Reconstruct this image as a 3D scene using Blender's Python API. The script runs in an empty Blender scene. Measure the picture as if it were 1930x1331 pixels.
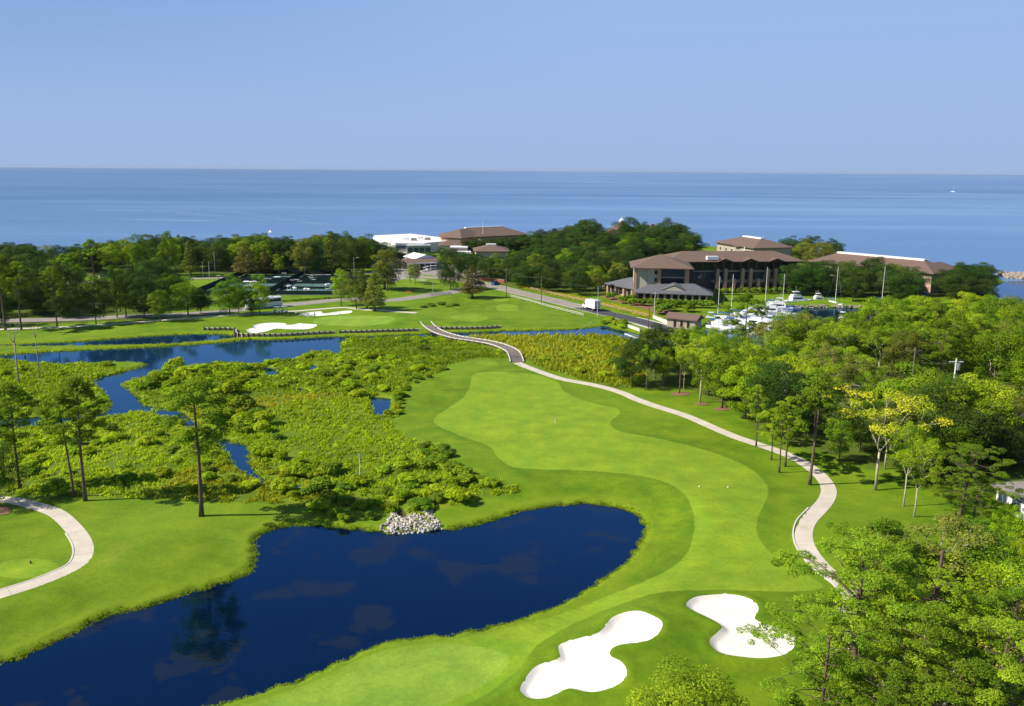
import bpy, math, random
import numpy as np
from mathutils import Vector, Matrix
random.seed(7); RNG = np.random.default_rng(7)
S = bpy.context.scene; COL = S.collection
R = math.radians
# ------------------------------------------------------------------ camera
H = 46.0; FPX = 1600.0; PITCH = 12.19; ROLL = 0.42
cam_d = bpy.data.cameras.new('camera'); cam_d.sensor_width = 36.0; cam_d.lens = FPX/1930*36
cam_d.clip_start = 0.5; cam_d.clip_end = 60000
cam = bpy.data.objects.new('camera', cam_d); COL.objects.link(cam)
CM = Matrix.Rotation(R(90-PITCH), 4, 'X') @ Matrix.Rotation(R(ROLL), 4, 'Z')
cam.matrix_world = Matrix.Translation((0, 0, H)) @ CM
S.camera = cam
S.render.resolution_x = 1024; S.render.resolution_y = 706
# ------------------------------------------------------------------ sky, sun, exposure
HAZE = 2.0e-5
SUN_EL, SUN_AZ = 40.0, 259.0      # azimuth from which the sun shines, clockwise from +Y
W = bpy.data.worlds.new('World'); S.world = W; W.use_nodes = True
nt = W.node_tree; nt.nodes.clear()
wo = nt.nodes.new('ShaderNodeOutputWorld'); bg = nt.nodes.new('ShaderNodeBackground')
sky = nt.nodes.new('ShaderNodeTexSky'); sky.sky_type = 'NISHITA'; sky.sun_disc = False
sky.sun_elevation = R(SUN_EL); sky.sun_rotation = R(SUN_AZ)
sky.altitude = 0; sky.air_density = 1.6; sky.dust_density = 0.25; sky.ozone_density = 6.0
tint = nt.nodes.new('ShaderNodeMixRGB'); tint.blend_type = 'MULTIPLY'; tint.inputs[0].default_value = 1.0
tint.inputs[2].default_value = (0.98, 0.90, 1.08, 1)
bg.inputs[1].default_value = 0.06
nt.links.new(sky.outputs[0], tint.inputs[1])
# bluish summer haze low over the whole horizon
tc = nt.nodes.new('ShaderNodeTexCoord'); sx = nt.nodes.new('ShaderNodeSeparateXYZ'); nt.links.new(tc.outputs['Generated'], sx.inputs[0])
mr = nt.nodes.new('ShaderNodeMapRange'); mr.interpolation_type = 'SMOOTHSTEP'; nt.links.new(sx.outputs[2], mr.inputs[0])
for i_, v_ in ((1, .22), (2, .85), (3, 1.0), (4, 0.0)): mr.inputs[i_].default_value = v_
hr = nt.nodes.new('ShaderNodeValToRGB'); nt.links.new(sx.outputs[2], hr.inputs[0])
e_ = hr.color_ramp.elements
e_[0].color = (.345, .482, .748, 1); e_[1].position = .6; e_[1].color = (.075, .20, .52, 1)
for p_, c_ in ((.06, (.35, .50, .78)), (.18, (.325, .485, .835)), (.30, (.20, .375, .76))):
    q_ = e_.new(p_); q_.color = (*c_, 1)
# a little deeper blue towards the left of the bay
lx = nt.nodes.new('ShaderNodeMapRange'); lx.interpolation_type = 'SMOOTHSTEP'; nt.links.new(sx.outputs[0], lx.inputs[0])
for i_, v_ in ((1, .15), (2, -.65), (3, 0.0), (4, 1.0)): lx.inputs[i_].default_value = v_
lz = nt.nodes.new('ShaderNodeMapRange'); lz.interpolation_type = 'SMOOTHSTEP'; nt.links.new(sx.outputs[2], lz.inputs[0])
for i_, v_ in ((1, .0), (2, .25), (3, 0.0), (4, 1.0)): lz.inputs[i_].default_value = v_
lm = nt.nodes.new('ShaderNodeMath'); lm.operation = 'MULTIPLY'; nt.links.new(lx.outputs[0], lm.inputs[0]); nt.links.new(lz.outputs[0], lm.inputs[1])
lt = nt.nodes.new('ShaderNodeMixRGB'); lt.blend_type = 'MULTIPLY'; lt.inputs[2].default_value = (.60, .74, .82, 1); nt.links.new(lm.outputs[0], lt.inputs[0]); nt.links.new(hr.outputs[0], lt.inputs[1])
vm = nt.nodes.new('ShaderNodeVectorMath'); vm.operation = 'SCALE'; vm.inputs['Scale'].default_value = 1/(.06*1.414); nt.links.new(lt.outputs[0], vm.inputs[0])
hm = nt.nodes.new('ShaderNodeMixRGB'); nt.links.new(mr.outputs[0], hm.inputs[0]); nt.links.new(tint.outputs[0], hm.inputs[1]); nt.links.new(vm.outputs[0], hm.inputs[2])
nt.links.new(hm.outputs[0], bg.inputs[0])
nt.links.new(bg.outputs[0], wo.inputs[0])
sun_d = bpy.data.lights.new('sun', 'SUN'); sun_d.energy = 5.0; sun_d.angle = R(0.55); sun_d.color = (1.0, 0.94, 0.82)
sun = bpy.data.objects.new('sun', sun_d); COL.objects.link(sun)
_a, _e = R(SUN_AZ), R(SUN_EL)
SUNV = Vector((math.sin(_a)*math.cos(_e), math.cos(_a)*math.cos(_e), math.sin(_e)))
sun.rotation_euler = SUNV.to_track_quat('Z', 'Y').to_euler(); sun.location = (0, 0, 200)
S.view_settings.view_transform = 'Standard'; S.view_settings.look = 'None'
S.view_settings.exposure = 0.5; S.view_settings.gamma = 1.0
S.view_settings.use_curve_mapping = False
S.cycles.max_bounces = 6; S.cycles.diffuse_bounces = 2; S.cycles.transparent_max_bounces = 4
# ------------------------------------------------------------------ helpers
def P(px, py, z=0.0):
    """the point of the plane z seen at that spot of the photograph"""
    d = CM.to_3x3() @ Vector(((px-965)/FPX, -(py-665.5)/FPX, -1.0))
    t = (z-H)/d.z
    return Vector((d.x*t, d.y*t, z))
def proj(x, y, z):
    v = CM.to_3x3().transposed() @ Vector((x, y, z-H))
    return 965+FPX*v.x/-v.z, 665.5-FPX*v.y/-v.z
def GP(pts, z=0.0): return np.array([P(a, b, z)[:2] for a, b in pts])
def topz(bx, by, py):
    """height above ground of a thing whose foot is at pixel bx,by and top at row py"""
    g = P(bx, by); lo, hi = 0, 44
    for _ in range(30):
        m = (lo+hi)/2
        if proj(g.x, g.y, m)[1] > py: lo = m
        else: hi = m
    return lo
def tag(o, label=None, cat=None, group=None, kind=None):
    if label: o['label'] = label
    if cat: o['category'] = cat
    if group: o['group'] = group
    if kind: o['kind'] = kind
    return o
def empty(name, loc=(0, 0, 0), rz=0.0):
    o = bpy.data.objects.new(name, None); COL.objects.link(o)
    o.location = loc; o.rotation_euler = (0, 0, rz); return o
def link(name, me, parent=None, mat=None):
    o = bpy.data.objects.new(name, me); COL.objects.link(o)
    if mat: 
        me.materials.clear(); me.materials.append(mat)
    if parent: o.parent = parent
    return o
def np_mesh(name, V, F, mat=None, smooth=False, attrs=None, fattrs=None, mats=None, midx=None):
    """V n x 3, F m x k (k = 3 or 4)"""
    V = np.asarray(V, dtype=np.float32); F = np.asarray(F, dtype=np.int32)
    me = bpy.data.meshes.new(name); n, k = F.shape
    me.vertices.add(len(V)); me.vertices.foreach_set('co', V.ravel())
    me.loops.add(n*k); me.loops.foreach_set('vertex_index', F.ravel())
    me.polygons.add(n); me.polygons.foreach_set('loop_start', np.arange(0, n*k, k, dtype=np.int32))
    me.polygons.foreach_set('use_smooth', np.full(n, smooth, dtype=bool))
    for a, v in (attrs or {}).items():
        at = me.attributes.new(a, 'FLOAT', 'POINT'); at.data.foreach_set('value', np.asarray(v, dtype=np.float32))
    for a, v in (fattrs or {}).items():
        at = me.attributes.new(a, 'FLOAT', 'FACE'); at.data.foreach_set('value', np.asarray(v, dtype=np.float32))
    if mats:
        for m in mats: me.materials.append(m)
        me.polygons.foreach_set('material_index', np.asarray(midx, dtype=np.int32))
    elif mat: me.materials.append(mat)
    me.update(); me.validate(); return me
class MB:
    """collects boxes, tubes and polygons into one mesh"""
    def __init__(s): s.v = []; s.f = []
    def add(s, vs, fs):
        b = len(s.v); s.v += [tuple(v) for v in vs]; s.f += [tuple(b+i for i in f) for f in fs]; return s
    def box(s, x0, x1, y0, y1, z0, z1):
        return s.add([(x0,y0,z0),(x1,y0,z0),(x1,y1,z0),(x0,y1,z0),(x0,y0,z1),(x1,y0,z1),(x1,y1,z1),(x0,y1,z1)],
            [(0,3,2,1),(4,5,6,7),(0,1,5,4),(1,2,6,5),(2,3,7,6),(3,0,4,7)])
    def bar(s, a, b, w, h=None):
        a, b = Vector(a), Vector(b); h = h or w; d = (b-a).normalized()
        u = d.cross(Vector((0,0,1)));  u = u.normalized() if u.length > .01 else Vector((1,0,0))
        v = u.cross(d); vs = []
        for p in (a, b):
            for i, j in ((-1,-1),(1,-1),(1,1),(-1,1)): vs.append(p+u*(w/2*i)+v*(h/2*j))
        return s.add(vs, [(0,1,2,3),(7,6,5,4),(0,4,5,1),(1,5,6,2),(2,6,7,3),(3,7,4,0)])
    def tube(s, pts, rad, n=7, cap=True):
        pts = [Vector(p) for p in pts]; rad = rad if isinstance(rad, (list, tuple)) else [rad]*len(pts)
        rings = []
        for i, p in enumerate(pts):
            d = (pts[min(i+1, len(pts)-1)]-pts[max(i-1, 0)]).normalized()
            u = d.cross(Vector((0.13, 0.98, 0.05))).normalized(); v = d.cross(u)
            rings.append([p+(u*math.cos(2*math.pi*k/n)+v*math.sin(2*math.pi*k/n))*rad[i] for k in range(n)])
        vs = [q for r in rings for q in r]; fs = []
        for i in range(len(pts)-1):
            for k in range(n): fs.append((i*n+k, i*n+(k+1)%n, (i+1)*n+(k+1)%n, (i+1)*n+k))
        if cap: fs.append(tuple(range(n))[::-1]); fs.append(tuple((len(pts)-1)*n+k for k in range(n)))
        return s.add(vs, fs)
    def lathe(s, prof, n=12, c=(0,0,0)):
        vs = []; fs = []
        for r, z in prof:
            for k in range(n): vs.append((c[0]+r*math.cos(2*math.pi*k/n), c[1]+r*math.sin(2*math.pi*k/n), c[2]+z))
        for i in range(len(prof)-1):
            for k in range(n): fs.append((i*n+k, i*n+(k+1)%n, (i+1)*n+(k+1)%n, (i+1)*n+k))
        fs.append(tuple(range(n))[::-1]); fs.append(tuple((len(prof)-1)*n+k for k in range(n)))
        return s.add(vs, fs)
    def prism(s, poly, z0, z1):
        n = len(poly)
        a = sum(poly[i][0]*poly[(i+1)%n][1]-poly[(i+1)%n][0]*poly[i][1] for i in range(n))
        if a < 0: poly = poly[::-1]
        vs = [(x, y, z0) for x, y in poly]+[(x, y, z1) for x, y in poly]
        return s.add(vs, [tuple(range(n))[::-1], tuple(range(n, 2*n))]+[(i, (i+1)%n, n+(i+1)%n, n+i) for i in range(n)])
    def mesh(s, name, mat=None, smooth=False):
        me = bpy.data.meshes.new(name); me.from_pydata(s.v, [], s.f); me.update()
        if smooth: me.polygons.foreach_set('use_smooth', [True]*len(me.polygons))
        if mat: me.materials.append(mat)
        return me
    def build(s, name, mat, parent=None, smooth=False): return link(name, s.mesh(name, mat, smooth), parent)
def copy_tree(o, parent=None):
    c = o.copy(); COL.objects.link(c); c.parent = parent
    for ch in KIDS.get(o.name, []): 
        d = ch.copy(); COL.objects.link(d); d.parent = c
        for g in KIDS.get(ch.name, []):
            e = g.copy(); COL.objects.link(e); e.parent = d
    return c
KIDS = {}
def learn(o):
    KIDS[o.name] = list(o.children)
    for c in o.children:
        if c.children: KIDS[c.name] = list(c.children)
    return o
# ------------------------------------------------------------------ materials
def newmat(name):
    m = bpy.data.materials.new(name); m.use_nodes = True
    return m, m.node_tree, m.node_tree.nodes['Principled BSDF']
def N(t, typ, **kw):
    n = t.nodes.new(typ)
    for k, v in kw.items():
        if k.startswith('i_'): n.inputs[k[2:].replace('_', ' ')].default_value = v
        elif k.startswith('n'): n.inputs[int(k[1:])].default_value = v
        else: setattr(n, k, v)
    return n
def noise(t, scale, detail=3, vec=None, rough=.5):
    n = N(t, 'ShaderNodeTexNoise'); n.inputs['Scale'].default_value = scale; n.inputs['Detail'].default_value = detail
    n.inputs['Roughness'].default_value = rough
    if vec: t.links.new(vec, n.inputs['Vector'])
    return n.outputs['Fac']
def ramp(t, fac, stops, interp='LINEAR'):
    r = N(t, 'ShaderNodeValToRGB'); e = r.color_ramp.elements; r.color_ramp.interpolation = interp
    while len(e) < len(stops): e.new(0.5)
    for i, (p, c) in enumerate(stops):
        e[i].position = p; e[i].color = (*c, 1) if len(c) == 3 else c
    t.links.new(fac, r.inputs[0]); return r.outputs[0]
def mixc(t, fac, a, b, mode='MIX'):
    m = N(t, 'ShaderNodeMixRGB', blend_type=mode)
    for s, v in ((0, fac), (1, a), (2, b)):
        if isinstance(v, (int, float)): m.inputs[s].default_value = v
        elif isinstance(v, tuple): m.inputs[s].default_value = (*v, 1)
        else: t.links.new(v, m.inputs[s])
    return m.outputs[0]
def maths(t, op, a, b=0.0, clamp=False):
    m = N(t, 'ShaderNodeMath', operation=op, use_clamp=clamp)
    for s, v in ((0, a), (1, b)):
        if isinstance(v, (int, float)): m.inputs[s].default_value = v
        else: t.links.new(v, m.inputs[s])
    return m.outputs[0]
def mrange(t, v, a, b, c=0.0, d=1.0):
    m = N(t, 'ShaderNodeMapRange'); m.interpolation_type = 'SMOOTHSTEP'
    t.links.new(v, m.inputs[0])
    for i, x in ((1, a), (2, b), (3, c), (4, d)): m.inputs[i].default_value = x
    return m.outputs[0]
def attr(t, name, typ='GEOMETRY'):
    a = N(t, 'ShaderNodeAttribute', attribute_name=name, attribute_type=typ); return a.outputs['Fac']
def bump(t, h, bsdf, strength=.3, dist=.1):
    b = N(t, 'ShaderNodeBump'); b.inputs['Strength'].default_value = strength; b.inputs['Distance'].default_value = dist
    t.links.new(h, b.inputs['Height']); t.links.new(b.outputs[0], bsdf.inputs['Normal'])
def wpos(t): return N(t, 'ShaderNodeNewGeometry').outputs['Position']
def plain(name, c, rough=.7, var=.18, scale=1.5, metal=0.0, spec=.3, detail=4, bmp=0.0):
    m, t, b = newmat(name)
    f = noise(t, scale, detail, wpos(t))
    lo = tuple(max(0, x*(1-var)) for x in c); hi = tuple(min(1, x*(1+var)) for x in c)
    t.links.new(ramp(t, f, [(.3, lo), (.7, hi)]), b.inputs['Base Color'])
    b.inputs['Roughness'].default_value = rough; b.inputs['Metallic'].default_value = metal
    b.inputs['Specular IOR Level'].default_value = spec
    if bmp: bump(t, f, b, bmp, .05)
    return m
# ------------------------------------------------------------------ outlines of the grounds (read off the photograph, laid on the ground plane)
def smooth_closed(p, n=4):
    p = np.asarray(p, float); m = len(p); out = []
    for i in range(m):
        p0, p1, p2, p3 = p[i-1], p[i], p[(i+1) % m], p[(i+2) % m]
        for k in range(n):
            t = k/n
            out.append(.5*((2*p1)+(-p0+p2)*t+(2*p0-5*p1+4*p2-p3)*t*t+(-p0+3*p1-3*p2+p3)*t**3))
    return np.array(out)
def smooth_open(p, n=6):
    p = np.asarray(p, float); p = np.vstack([2*p[0]-p[1], p, 2*p[-1]-p[-2]]); out = []
    for i in range(1, len(p)-2):
        p0, p1, p2, p3 = p[i-1], p[i], p[i+1], p[i+2]
        for k in range(n):
            t = k/n
            out.append(.5*((2*p1)+(-p0+p2)*t+(2*p0-5*p1+4*p2-p3)*t*t+(-p0+3*p1-3*p2+p3)*t**3))
    out.append(p[-2]); return np.array(out)
def seg_dist(Q, A, B):
    best = np.full(len(Q), 1e9, np.float32); X = Q[:, 0].astype(np.float32); Y = Q[:, 1].astype(np.float32)
    for (ax, ay), (bx, by) in zip(A, B):
        dx, dy = bx-ax, by-ay; L = dx*dx+dy*dy+1e-9
        t = np.clip(((X-ax)*dx+(Y-ay)*dy)/L, 0, 1)
        np.minimum(best, (X-ax-t*dx)**2+(Y-ay-t*dy)**2, out=best)
    return np.sqrt(best)
def inside(Q, A, B):
    X, Y = Q[:, 0], Q[:, 1]; c = np.zeros(len(Q), bool)
    for (ax, ay), (bx, by) in zip(A, B):
        if ay == by: continue
        c ^= ((ay > Y) != (by > Y)) & (X < (bx-ax)*(Y-ay)/(by-ay)+ax)
    return c
def sdf(Q, poly, margin=12.0):
    """signed distance, negative inside, clipped at margin"""
    lo = poly.min(0)-margin; hi = poly.max(0)+margin
    m = (Q[:, 0] > lo[0]) & (Q[:, 0] < hi[0]) & (Q[:, 1] > lo[1]) & (Q[:, 1] < hi[1])
    out = np.full(len(Q), margin, np.float32)
    if m.any():
        A, B = poly, np.roll(poly, -1, 0); q = Q[m]
        d = seg_dist(q, A, B); out[m] = np.where(inside(q, A, B), -d, np.minimum(d, margin))
    return out
def pdist(Q, line, margin=8.0):
    lo = line.min(0)-margin; hi = line.max(0)+margin
    m = (Q[:, 0] > lo[0]) & (Q[:, 0] < hi[0]) & (Q[:, 1] > lo[1]) & (Q[:, 1] < hi[1])
    out = np.full(len(Q), margin, np.float32)
    if m.any(): out[m] = np.minimum(seg_dist(Q[m], line[:-1], line[1:]), margin)
    return out
WL = -0.45      # level of the ponds
POND = [(0,1245),(42,1230),(87,1208),(146,1182),(194,1156),(246,1144),(275,1139),(324,1123),(389,1102),(453,1081),(478,1062),
 (480,1030),(481,1012),(495,1000),(520,989),(560,985),(600,986),(662,991),(710,996),(733,1000),(760,1000),(786,995),(818,997),(838,993),(869,990),
 (911,980),(952,968),(1000,955),(1060,947),(1110,944),(1160,950),(1195,962),(1214,982),(1215,1000),(1200,1030),(1175,1060),(1130,1090),
 (1090,1115),(1040,1140),(1000,1155),(930,1175),(850,1190),(760,1200),(700,1215),(640,1240),(580,1270),(500,1295),(430,1315),
 (370,1333),(300,1356),(200,1400),(0,1440),(-200,1430),(-300,1380),(-200,1310),(-80,1270)]
LAKE = [(-60,668),(-60,660),(-60,650),(26,646),(135,642),(207,637),(316,629),(389,627),(440,629),(475,637),(530,637),(581,634),(623,632),(660,632),(700,631),(745,629),
 (797,627),(835,623),(881,624),(949,621),(1016,620),(1083,618),(1114,615),(1140,611),(1158,617),(1190,624),(1235,636),(1260,650),(1235,652),(1195,643),(1184,639),
 (1156,632),(1114,631),(1050,631),(985,632),(933,632),(886,633),(860,636),(828,634),(797,633),(760,634),(726,635),(690,637),(655,638),(644,646),(640,669),
 (615,659),(581,664),(555,675),(517,681),(475,686),(460,682),(413,682),(363,685),(330,692),(311,698),(285,706),(248,714),(232,722),
 (264,746),(271,760),(306,764),(337,770),(365,790),(383,803),(410,815),(440,830),(466,834),(470,858),(478,881),(495,898),
 (530,906),(562,910),(560,915),(520,912),(485,902),(470,893),(450,884),(438,873),(432,855),(412,834),(383,813),(350,800),(315,786),(272,772),
 (233,777),(207,783),(170,788),(122,795),(39,803),(-40,800),(-40,786),(41,784),(104,782),(150,782),(181,780),(205,768),(204,751),(187,731),(172,719),(181,710),
 (220,701),(245,694),(272,688),(272,683),(225,680),(155,683),(119,685),(78,684),(39,679)]
STRIP = [(-80,652),(78,651),(202,649),(321,646),(389,641),(440,636),(462,635),(468,637),(448,640),(389,645),(337,648),(259,653),(155,657),(52,662),(-80,672)]
PUD1 = [(703,746),(718,747),(735,749),(735,760),(731,769),(714,783),(706,773),(702,757)]
PUD2 = [(498,690),(515,692),(527,703),(510,706),(498,700)]
PUD3 = [(668,936),(690,934),(705,938),(690,944)]
PUD4 = [(563,729),(577,731),(576,735),(564,733)]
PUD5 = [(610,893),(619,900),(612,915),(606,905)]
PUD6 = [(588,685),(596,688),(592,697),(584,693)]
PUD7 = [(755,958),(765,960),(762,972),(754,970)]
HARB = [(1215,634),(1330,640),(1325,615),(1345,603),(1385,590),(1440,581),(1500,575),(1560,573),(1625,575),(1700,582),(1800,570),(1865,545),(1900,528),(2100,530),
 (2300,545),(2100,600),(1900,610),(1700,640),(1560,655),(1400,668),(1250,655)]
MARSH = [(-200,668),(39,679),(155,683),(300,700),(480,670),(560,655),(640,640),(700,631),(798,630),(846,634),(900,646),(945,655),(962,664),(966,674),(959,676),(907,676),(885,681),(845,691),(828,706),
 (771,726),(757,748),(754,774),(740,794),(741,806),(762,823),(787,837),(828,848),(851,854),(848,868),(842,881),(859,895),(905,905),(940,915),(983,926),(911,943),(834,964),
 (800,972),(728,965),(657,957),(543,954),(400,947),(337,943),(220,940),(110,934),(65,932),(26,935),(-100,945),(-260,960)]
MARSH2 = [(835,632),(886,633),(985,632),(1100,631),(1184,639),(1200,660),(1215,700),(1200,726),(1170,735),(1140,728),(1076,708),(1024,695),(990,680),(985,672),(975,660),(950,650),(900,640)]
FAIR = [(890,712),(905,706),(940,704),(1010,707),(1050,718),(1062,735),(1090,752),(1125,763),(1162,771),(1168,782),(1155,795),(1150,806),(1170,822),(1230,832),(1300,845),(1370,865),(1418,890),
 (1446,925),(1442,960),(1426,1000),(1430,1030),(1452,1055),(1500,1085),(1540,1108),(1548,1122),(1490,1132),(1412,1134),(1283,1138),(1219,1147),(1171,1160),(1123,1173),
 (1058,1202),(1010,1234),(978,1273),(925,1310),(850,1345),(700,1400),(480,1420),(380,1360),(480,1322),(560,1297),(640,1262),(700,1237),(780,1217),(850,1206),(930,1189),(972,1178),(1058,1157),(1155,1125),(1219,1101),(1267,1077),
 (1297,1045),(1308,1005),(1302,970),(1285,945),(1255,924),(1215,911),(1150,902),(1080,897),(1010,893),(965,887),(938,868),(922,848),(870,828),(824,803),(819,788),(845,770),(875,748),(886,728)]
GREEN = [(430,1345),(500,1318),(600,1282),(660,1250),(720,1227),(780,1216),(840,1213),(900,1222),(945,1236),(959,1256),(945,1278),(905,1302),(840,1330),(720,1375),(540,1395),(440,1375)]
def ell(cx, cy, rx, ry, n=16): return [(cx+rx*math.cos(2*math.pi*k/n), cy+ry*math.sin(2*math.pi*k/n)) for k in range(n)]
TEES = [ell(48,1081,64,21), ell(956,581,22,8), ell(885,603,36,7), ell(945,565,14,3), ell(918,686,22,5)]
FGREEN = ell(668,607,78,11)
c5 = lambda pts: [(930+x/3.113, 1080+y/3.113) for x, y in pts]
c2 = lambda pts: [(400+x/3.86, 400+y/3.86) for x, y in pts]
BUNK = [c5([(160,700),(230,610),(310,580),(370,572),(387,545),(378,505),(395,488),(440,478),(540,460),(610,448),(655,410),(685,365),(730,342),(790,328),(860,330),(930,362),(983,400),(975,450),(920,500),(850,515),(730,525),(683,550),(685,582),(740,610),(775,650),(770,700),(700,740),(600,757),(530,750),(470,733),(420,730),(375,750),(300,770),(215,765),(168,735)]),
 c5([(1125,285),(1145,255),(1190,228),(1280,212),(1370,205),(1450,215),(1520,247),(1547,290),(1540,330),(1524,362),(1560,387),(1640,405),(1710,420),(1757,450),(1766,490),(1740,530),(1680,562),(1560,583),(1420,580),(1320,565),(1270,532),(1263,498),(1300,462),(1333,428),(1310,402),(1230,360),(1160,325),(1130,300)]),
 c2([(250,868),(270,850),(300,845),(315,822),(400,810),(520,815),(545,830),(620,820),(700,822),(762,828),(740,845),(680,858),(540,855),(460,852),(380,872),(290,880)]),
 c2([(630,744),(700,730),(790,724),(805,741),(880,730),(950,722),(1015,721),(1000,740),(900,751),(770,759),(680,757)])]
SHORE = [(-1500,490),(-600,487),(-100,484),(200,483),(500,472),(700,463),(1000,458),(1100,457),(1300,461),(1500,474),(1650,487),(1800,503),(1860,513),(1892,526),(1870,546),(1860,560),(2000,600),(2400,700)]
WOODS = [(1165,733),(1200,735),(1235,738),(1290,738),(1340,762),(1390,788),(1430,820),(1500,848),(1560,862),(1610,880),(1690,890),(1760,905),(1810,925),(1870,905),(1960,930),(2500,960),(2500,600),(1900,612),(1700,648),(1560,660),(1400,672),(1250,668),(1210,700)]
WOODS2 = [(1590,1290),(1660,1180),(1740,1110),(1900,1060),(2300,1000),(2500,1500),(1700,1500)]
BELT = [(-800,480),(-800,560),(0,545),(60,530),(140,525),(360,518),(480,517),(600,511),(720,505),(760,500),(760,465),(-800,470)]
BELT2 = [(870,520),(905,530),(960,542),(1010,550),(1100,555),(1180,556),(1190,530),(1330,520),(1520,550),(1600,560),(1760,560),(1860,560),(1890,530),(1700,505),(1400,475),(1000,465),(880,480)]
GROVE = [(-400,610),(60,612),(240,606),(320,603),(300,560),(100,560),(-400,560)]
gp = {}
for k_, v_, n_ in (('pond', POND, 3), ('lake', LAKE, 2), ('strip', STRIP, 3), ('marsh', MARSH, 3), ('marsh2', MARSH2, 3), ('fair', FAIR, 4), ('green', GREEN, 4), ('fgreen', FGREEN, 2),
        ('shore', SHORE, 0), ('woods', WOODS, 2), ('woods2', WOODS2, 2), ('belt', BELT, 1), ('belt2', BELT2, 1), ('grove', GROVE, 1), ('harb', HARB, 3)):
    q = GP(v_)
    gp[k_] = smooth_closed(q, n_) if n_ > 1 else q
gp['shore'] = np.vstack([gp['shore'], [[3000, -200], [3000, -3000], [-3000, -3000], [-3000, gp['shore'][0][1]]]])
PUDS = [smooth_closed(GP(p), 3) for p in (PUD1, PUD2, PUD3, PUD4, PUD5, PUD6, PUD7)]
TEEG = [GP(t) for t in TEES]; BUNKG = [smooth_closed(GP(b), 4) for b in BUNK]
# ways
PATH_R = smooth_open(GP([(975,685),(998,695),(1050,711),(1114,724),(1166,739),(1200,754),(1240,770),(1292,789),(1340,809),(1385,826),(1430,840),(1478,856),(1512,872),(1538,890),(1556,910),(1562,930),(1555,953),(1540,975),(1520,1000),(1513,1020),(1516,1040),(1530,1062),(1555,1088),(1588,1112),(1606,1140),(1605,1165),(1600,1190),(1610,1220),(1635,1255),(1660,1290),(1690,1330),(1730,1390),(1780,1450)]), 8)
PATH_B = smooth_open(GP([(785,594),(797,602),(803,612),(815,623),(833,632),(861,640),(894,645),(928,651),(952,659),(966,667),(972,677),(975,685)]), 10)
PATH_L = smooth_open(GP([(-40,938),(26,945),(71,957),(107,971),(133,994),(152,1020),(160,1046),(152,1072),(123,1091),(65,1114),(0,1133),(-60,1150),(-150,1175)]), 8)
PATH_N = smooth_open(GP([(785,594),(765,592),(740,589),(715,586),(690,585),(650,580),(600,583),(540,588),(440,594),(330,602),(200,612),(60,618),(-120,625)]), 6)
ROAD_M = smooth_open(GP([(745,514),(790,522),(837,524),(880,530),(915,536),(972,550),(1040,566),(1080,576),(1125,587),(1170,597),(1215,608),(1262,621),(1320,637),(1400,662),(1500,700),(1650,735),(1800,760),(2000,790)]), 6)
ROAD_D = smooth_open(GP([(1095,580),(1125,587),(1170,597),(1215,608),(1262,621),(1320,637),(1400,662)]), 6)
ROAD_W = smooth_open(GP([(905,534),(870,547),(812,556),(764,563),(733,566),(690,565),(641,565),(581,571),(530,576),(470,582),(400,589),(300,595),(200,599),(52,603),(-150,608)]), 6)
ROAD_N = smooth_open(GP([(-200,548),(52,538),(140,533),(260,529),(368,525),(479,522),(594,518),(659,514),(706,515),(745,514)]), 6)
ROAD_P = smooth_open(GP([(725,512),(735,500),(748,488),(760,476)]), 4)
WAYS = [(PATH_R, 1.15), (PATH_L, 1.1), (PATH_N, 1.1), (ROAD_M, 3.9), (ROAD_W, 3.6), (ROAD_N, 3.0), (ROAD_P, 3.5)]
def sm(x, a, b):
    t = np.clip((x-a)/(b-a), 0, 1); return t*t*(3-2*t)
MND = [(1250,960,9,.9),(1225,1180,8,.6),(1130,1215,9,.7),(1330,1160,8,.5),(1480,1190,7,.7),(1210,1290,7,.6),(600,1290,10,.5),(780,850,9,.6),(1100,840,14,.5),(1480,1000,10,.7),(900,700,10,.7),
       (1000,930,12,.4),(350,1020,14,.6),(60,1170,12,.5),(1400,1230,9,.4),(720,605,16,.9),(860,590,16,1.0),(900,570,14,1.0),(1660,1010,14,.6),(1300,800,14,.5)]
MNDG = [(*P(a, b)[:2], c, d) for a, b, c, d in MND]
def base_h(Q):
    x, y = Q[:, 0], Q[:, 1]
    h = .16*np.sin(x*.061+1.3)*np.cos(y*.047+.6)+.10*np.sin(x*.13+y*.09)+.06*np.sin(x*.21-y*.17+2)
    for mx, my, r, a in MNDG: h = h+a*np.exp(-((x-mx)**2+(y-my)**2)/(2*r*r))
    return h*sm(300-y, 0, 60)
def water_d(Q, margin=12.0):
    d = np.minimum(sdf(Q, gp['pond'], margin), np.maximum(sdf(Q, gp['lake'], margin), -sdf(Q, gp['strip'], margin)))
    for p in PUDS: d = np.minimum(d, sdf(Q, p, margin))
    x, y = Q[:, 0], Q[:, 1]
    w = .22*np.sin(x*1.9+3*np.sin(y*.7))+.18*np.sin(y*2.3+2*np.sin(x*.9))+.1*np.sin(x*5.1+y*4.3)
    return d+w*.8*(np.abs(d) < 4)
def height(Q, wd=None):
    Q = np.asarray(Q, float); wd = water_d(Q) if wd is None else wd
    h = base_h(Q)*sm(wd, 1.0, 9.0)
    # keep the ways level across, lower the soil a little beneath them
    h = np.where(wd < 2.2, h*0+(-.0)+(WL-.9)*(1-sm(wd, -1.6, 1.1)), h)
    for b in BUNKG:
        d = sdf(Q, b, 6); h = h-.34*(1-sm(d, -.75, .10))+.14*np.exp(-((d-.5)/.6)**2)
    hd = sdf(Q, gp['harb'], 12); sd = sdf(Q, gp['shore'], 30)
    h = h*sm(hd, 0, 5); h = h-4*(1-sm(hd, -1.2, .2))-5*sm(sd, -3, 8)
    return h
def hz(x, y):
    return float(height(np.array([[x, y]]))[0])
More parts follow.
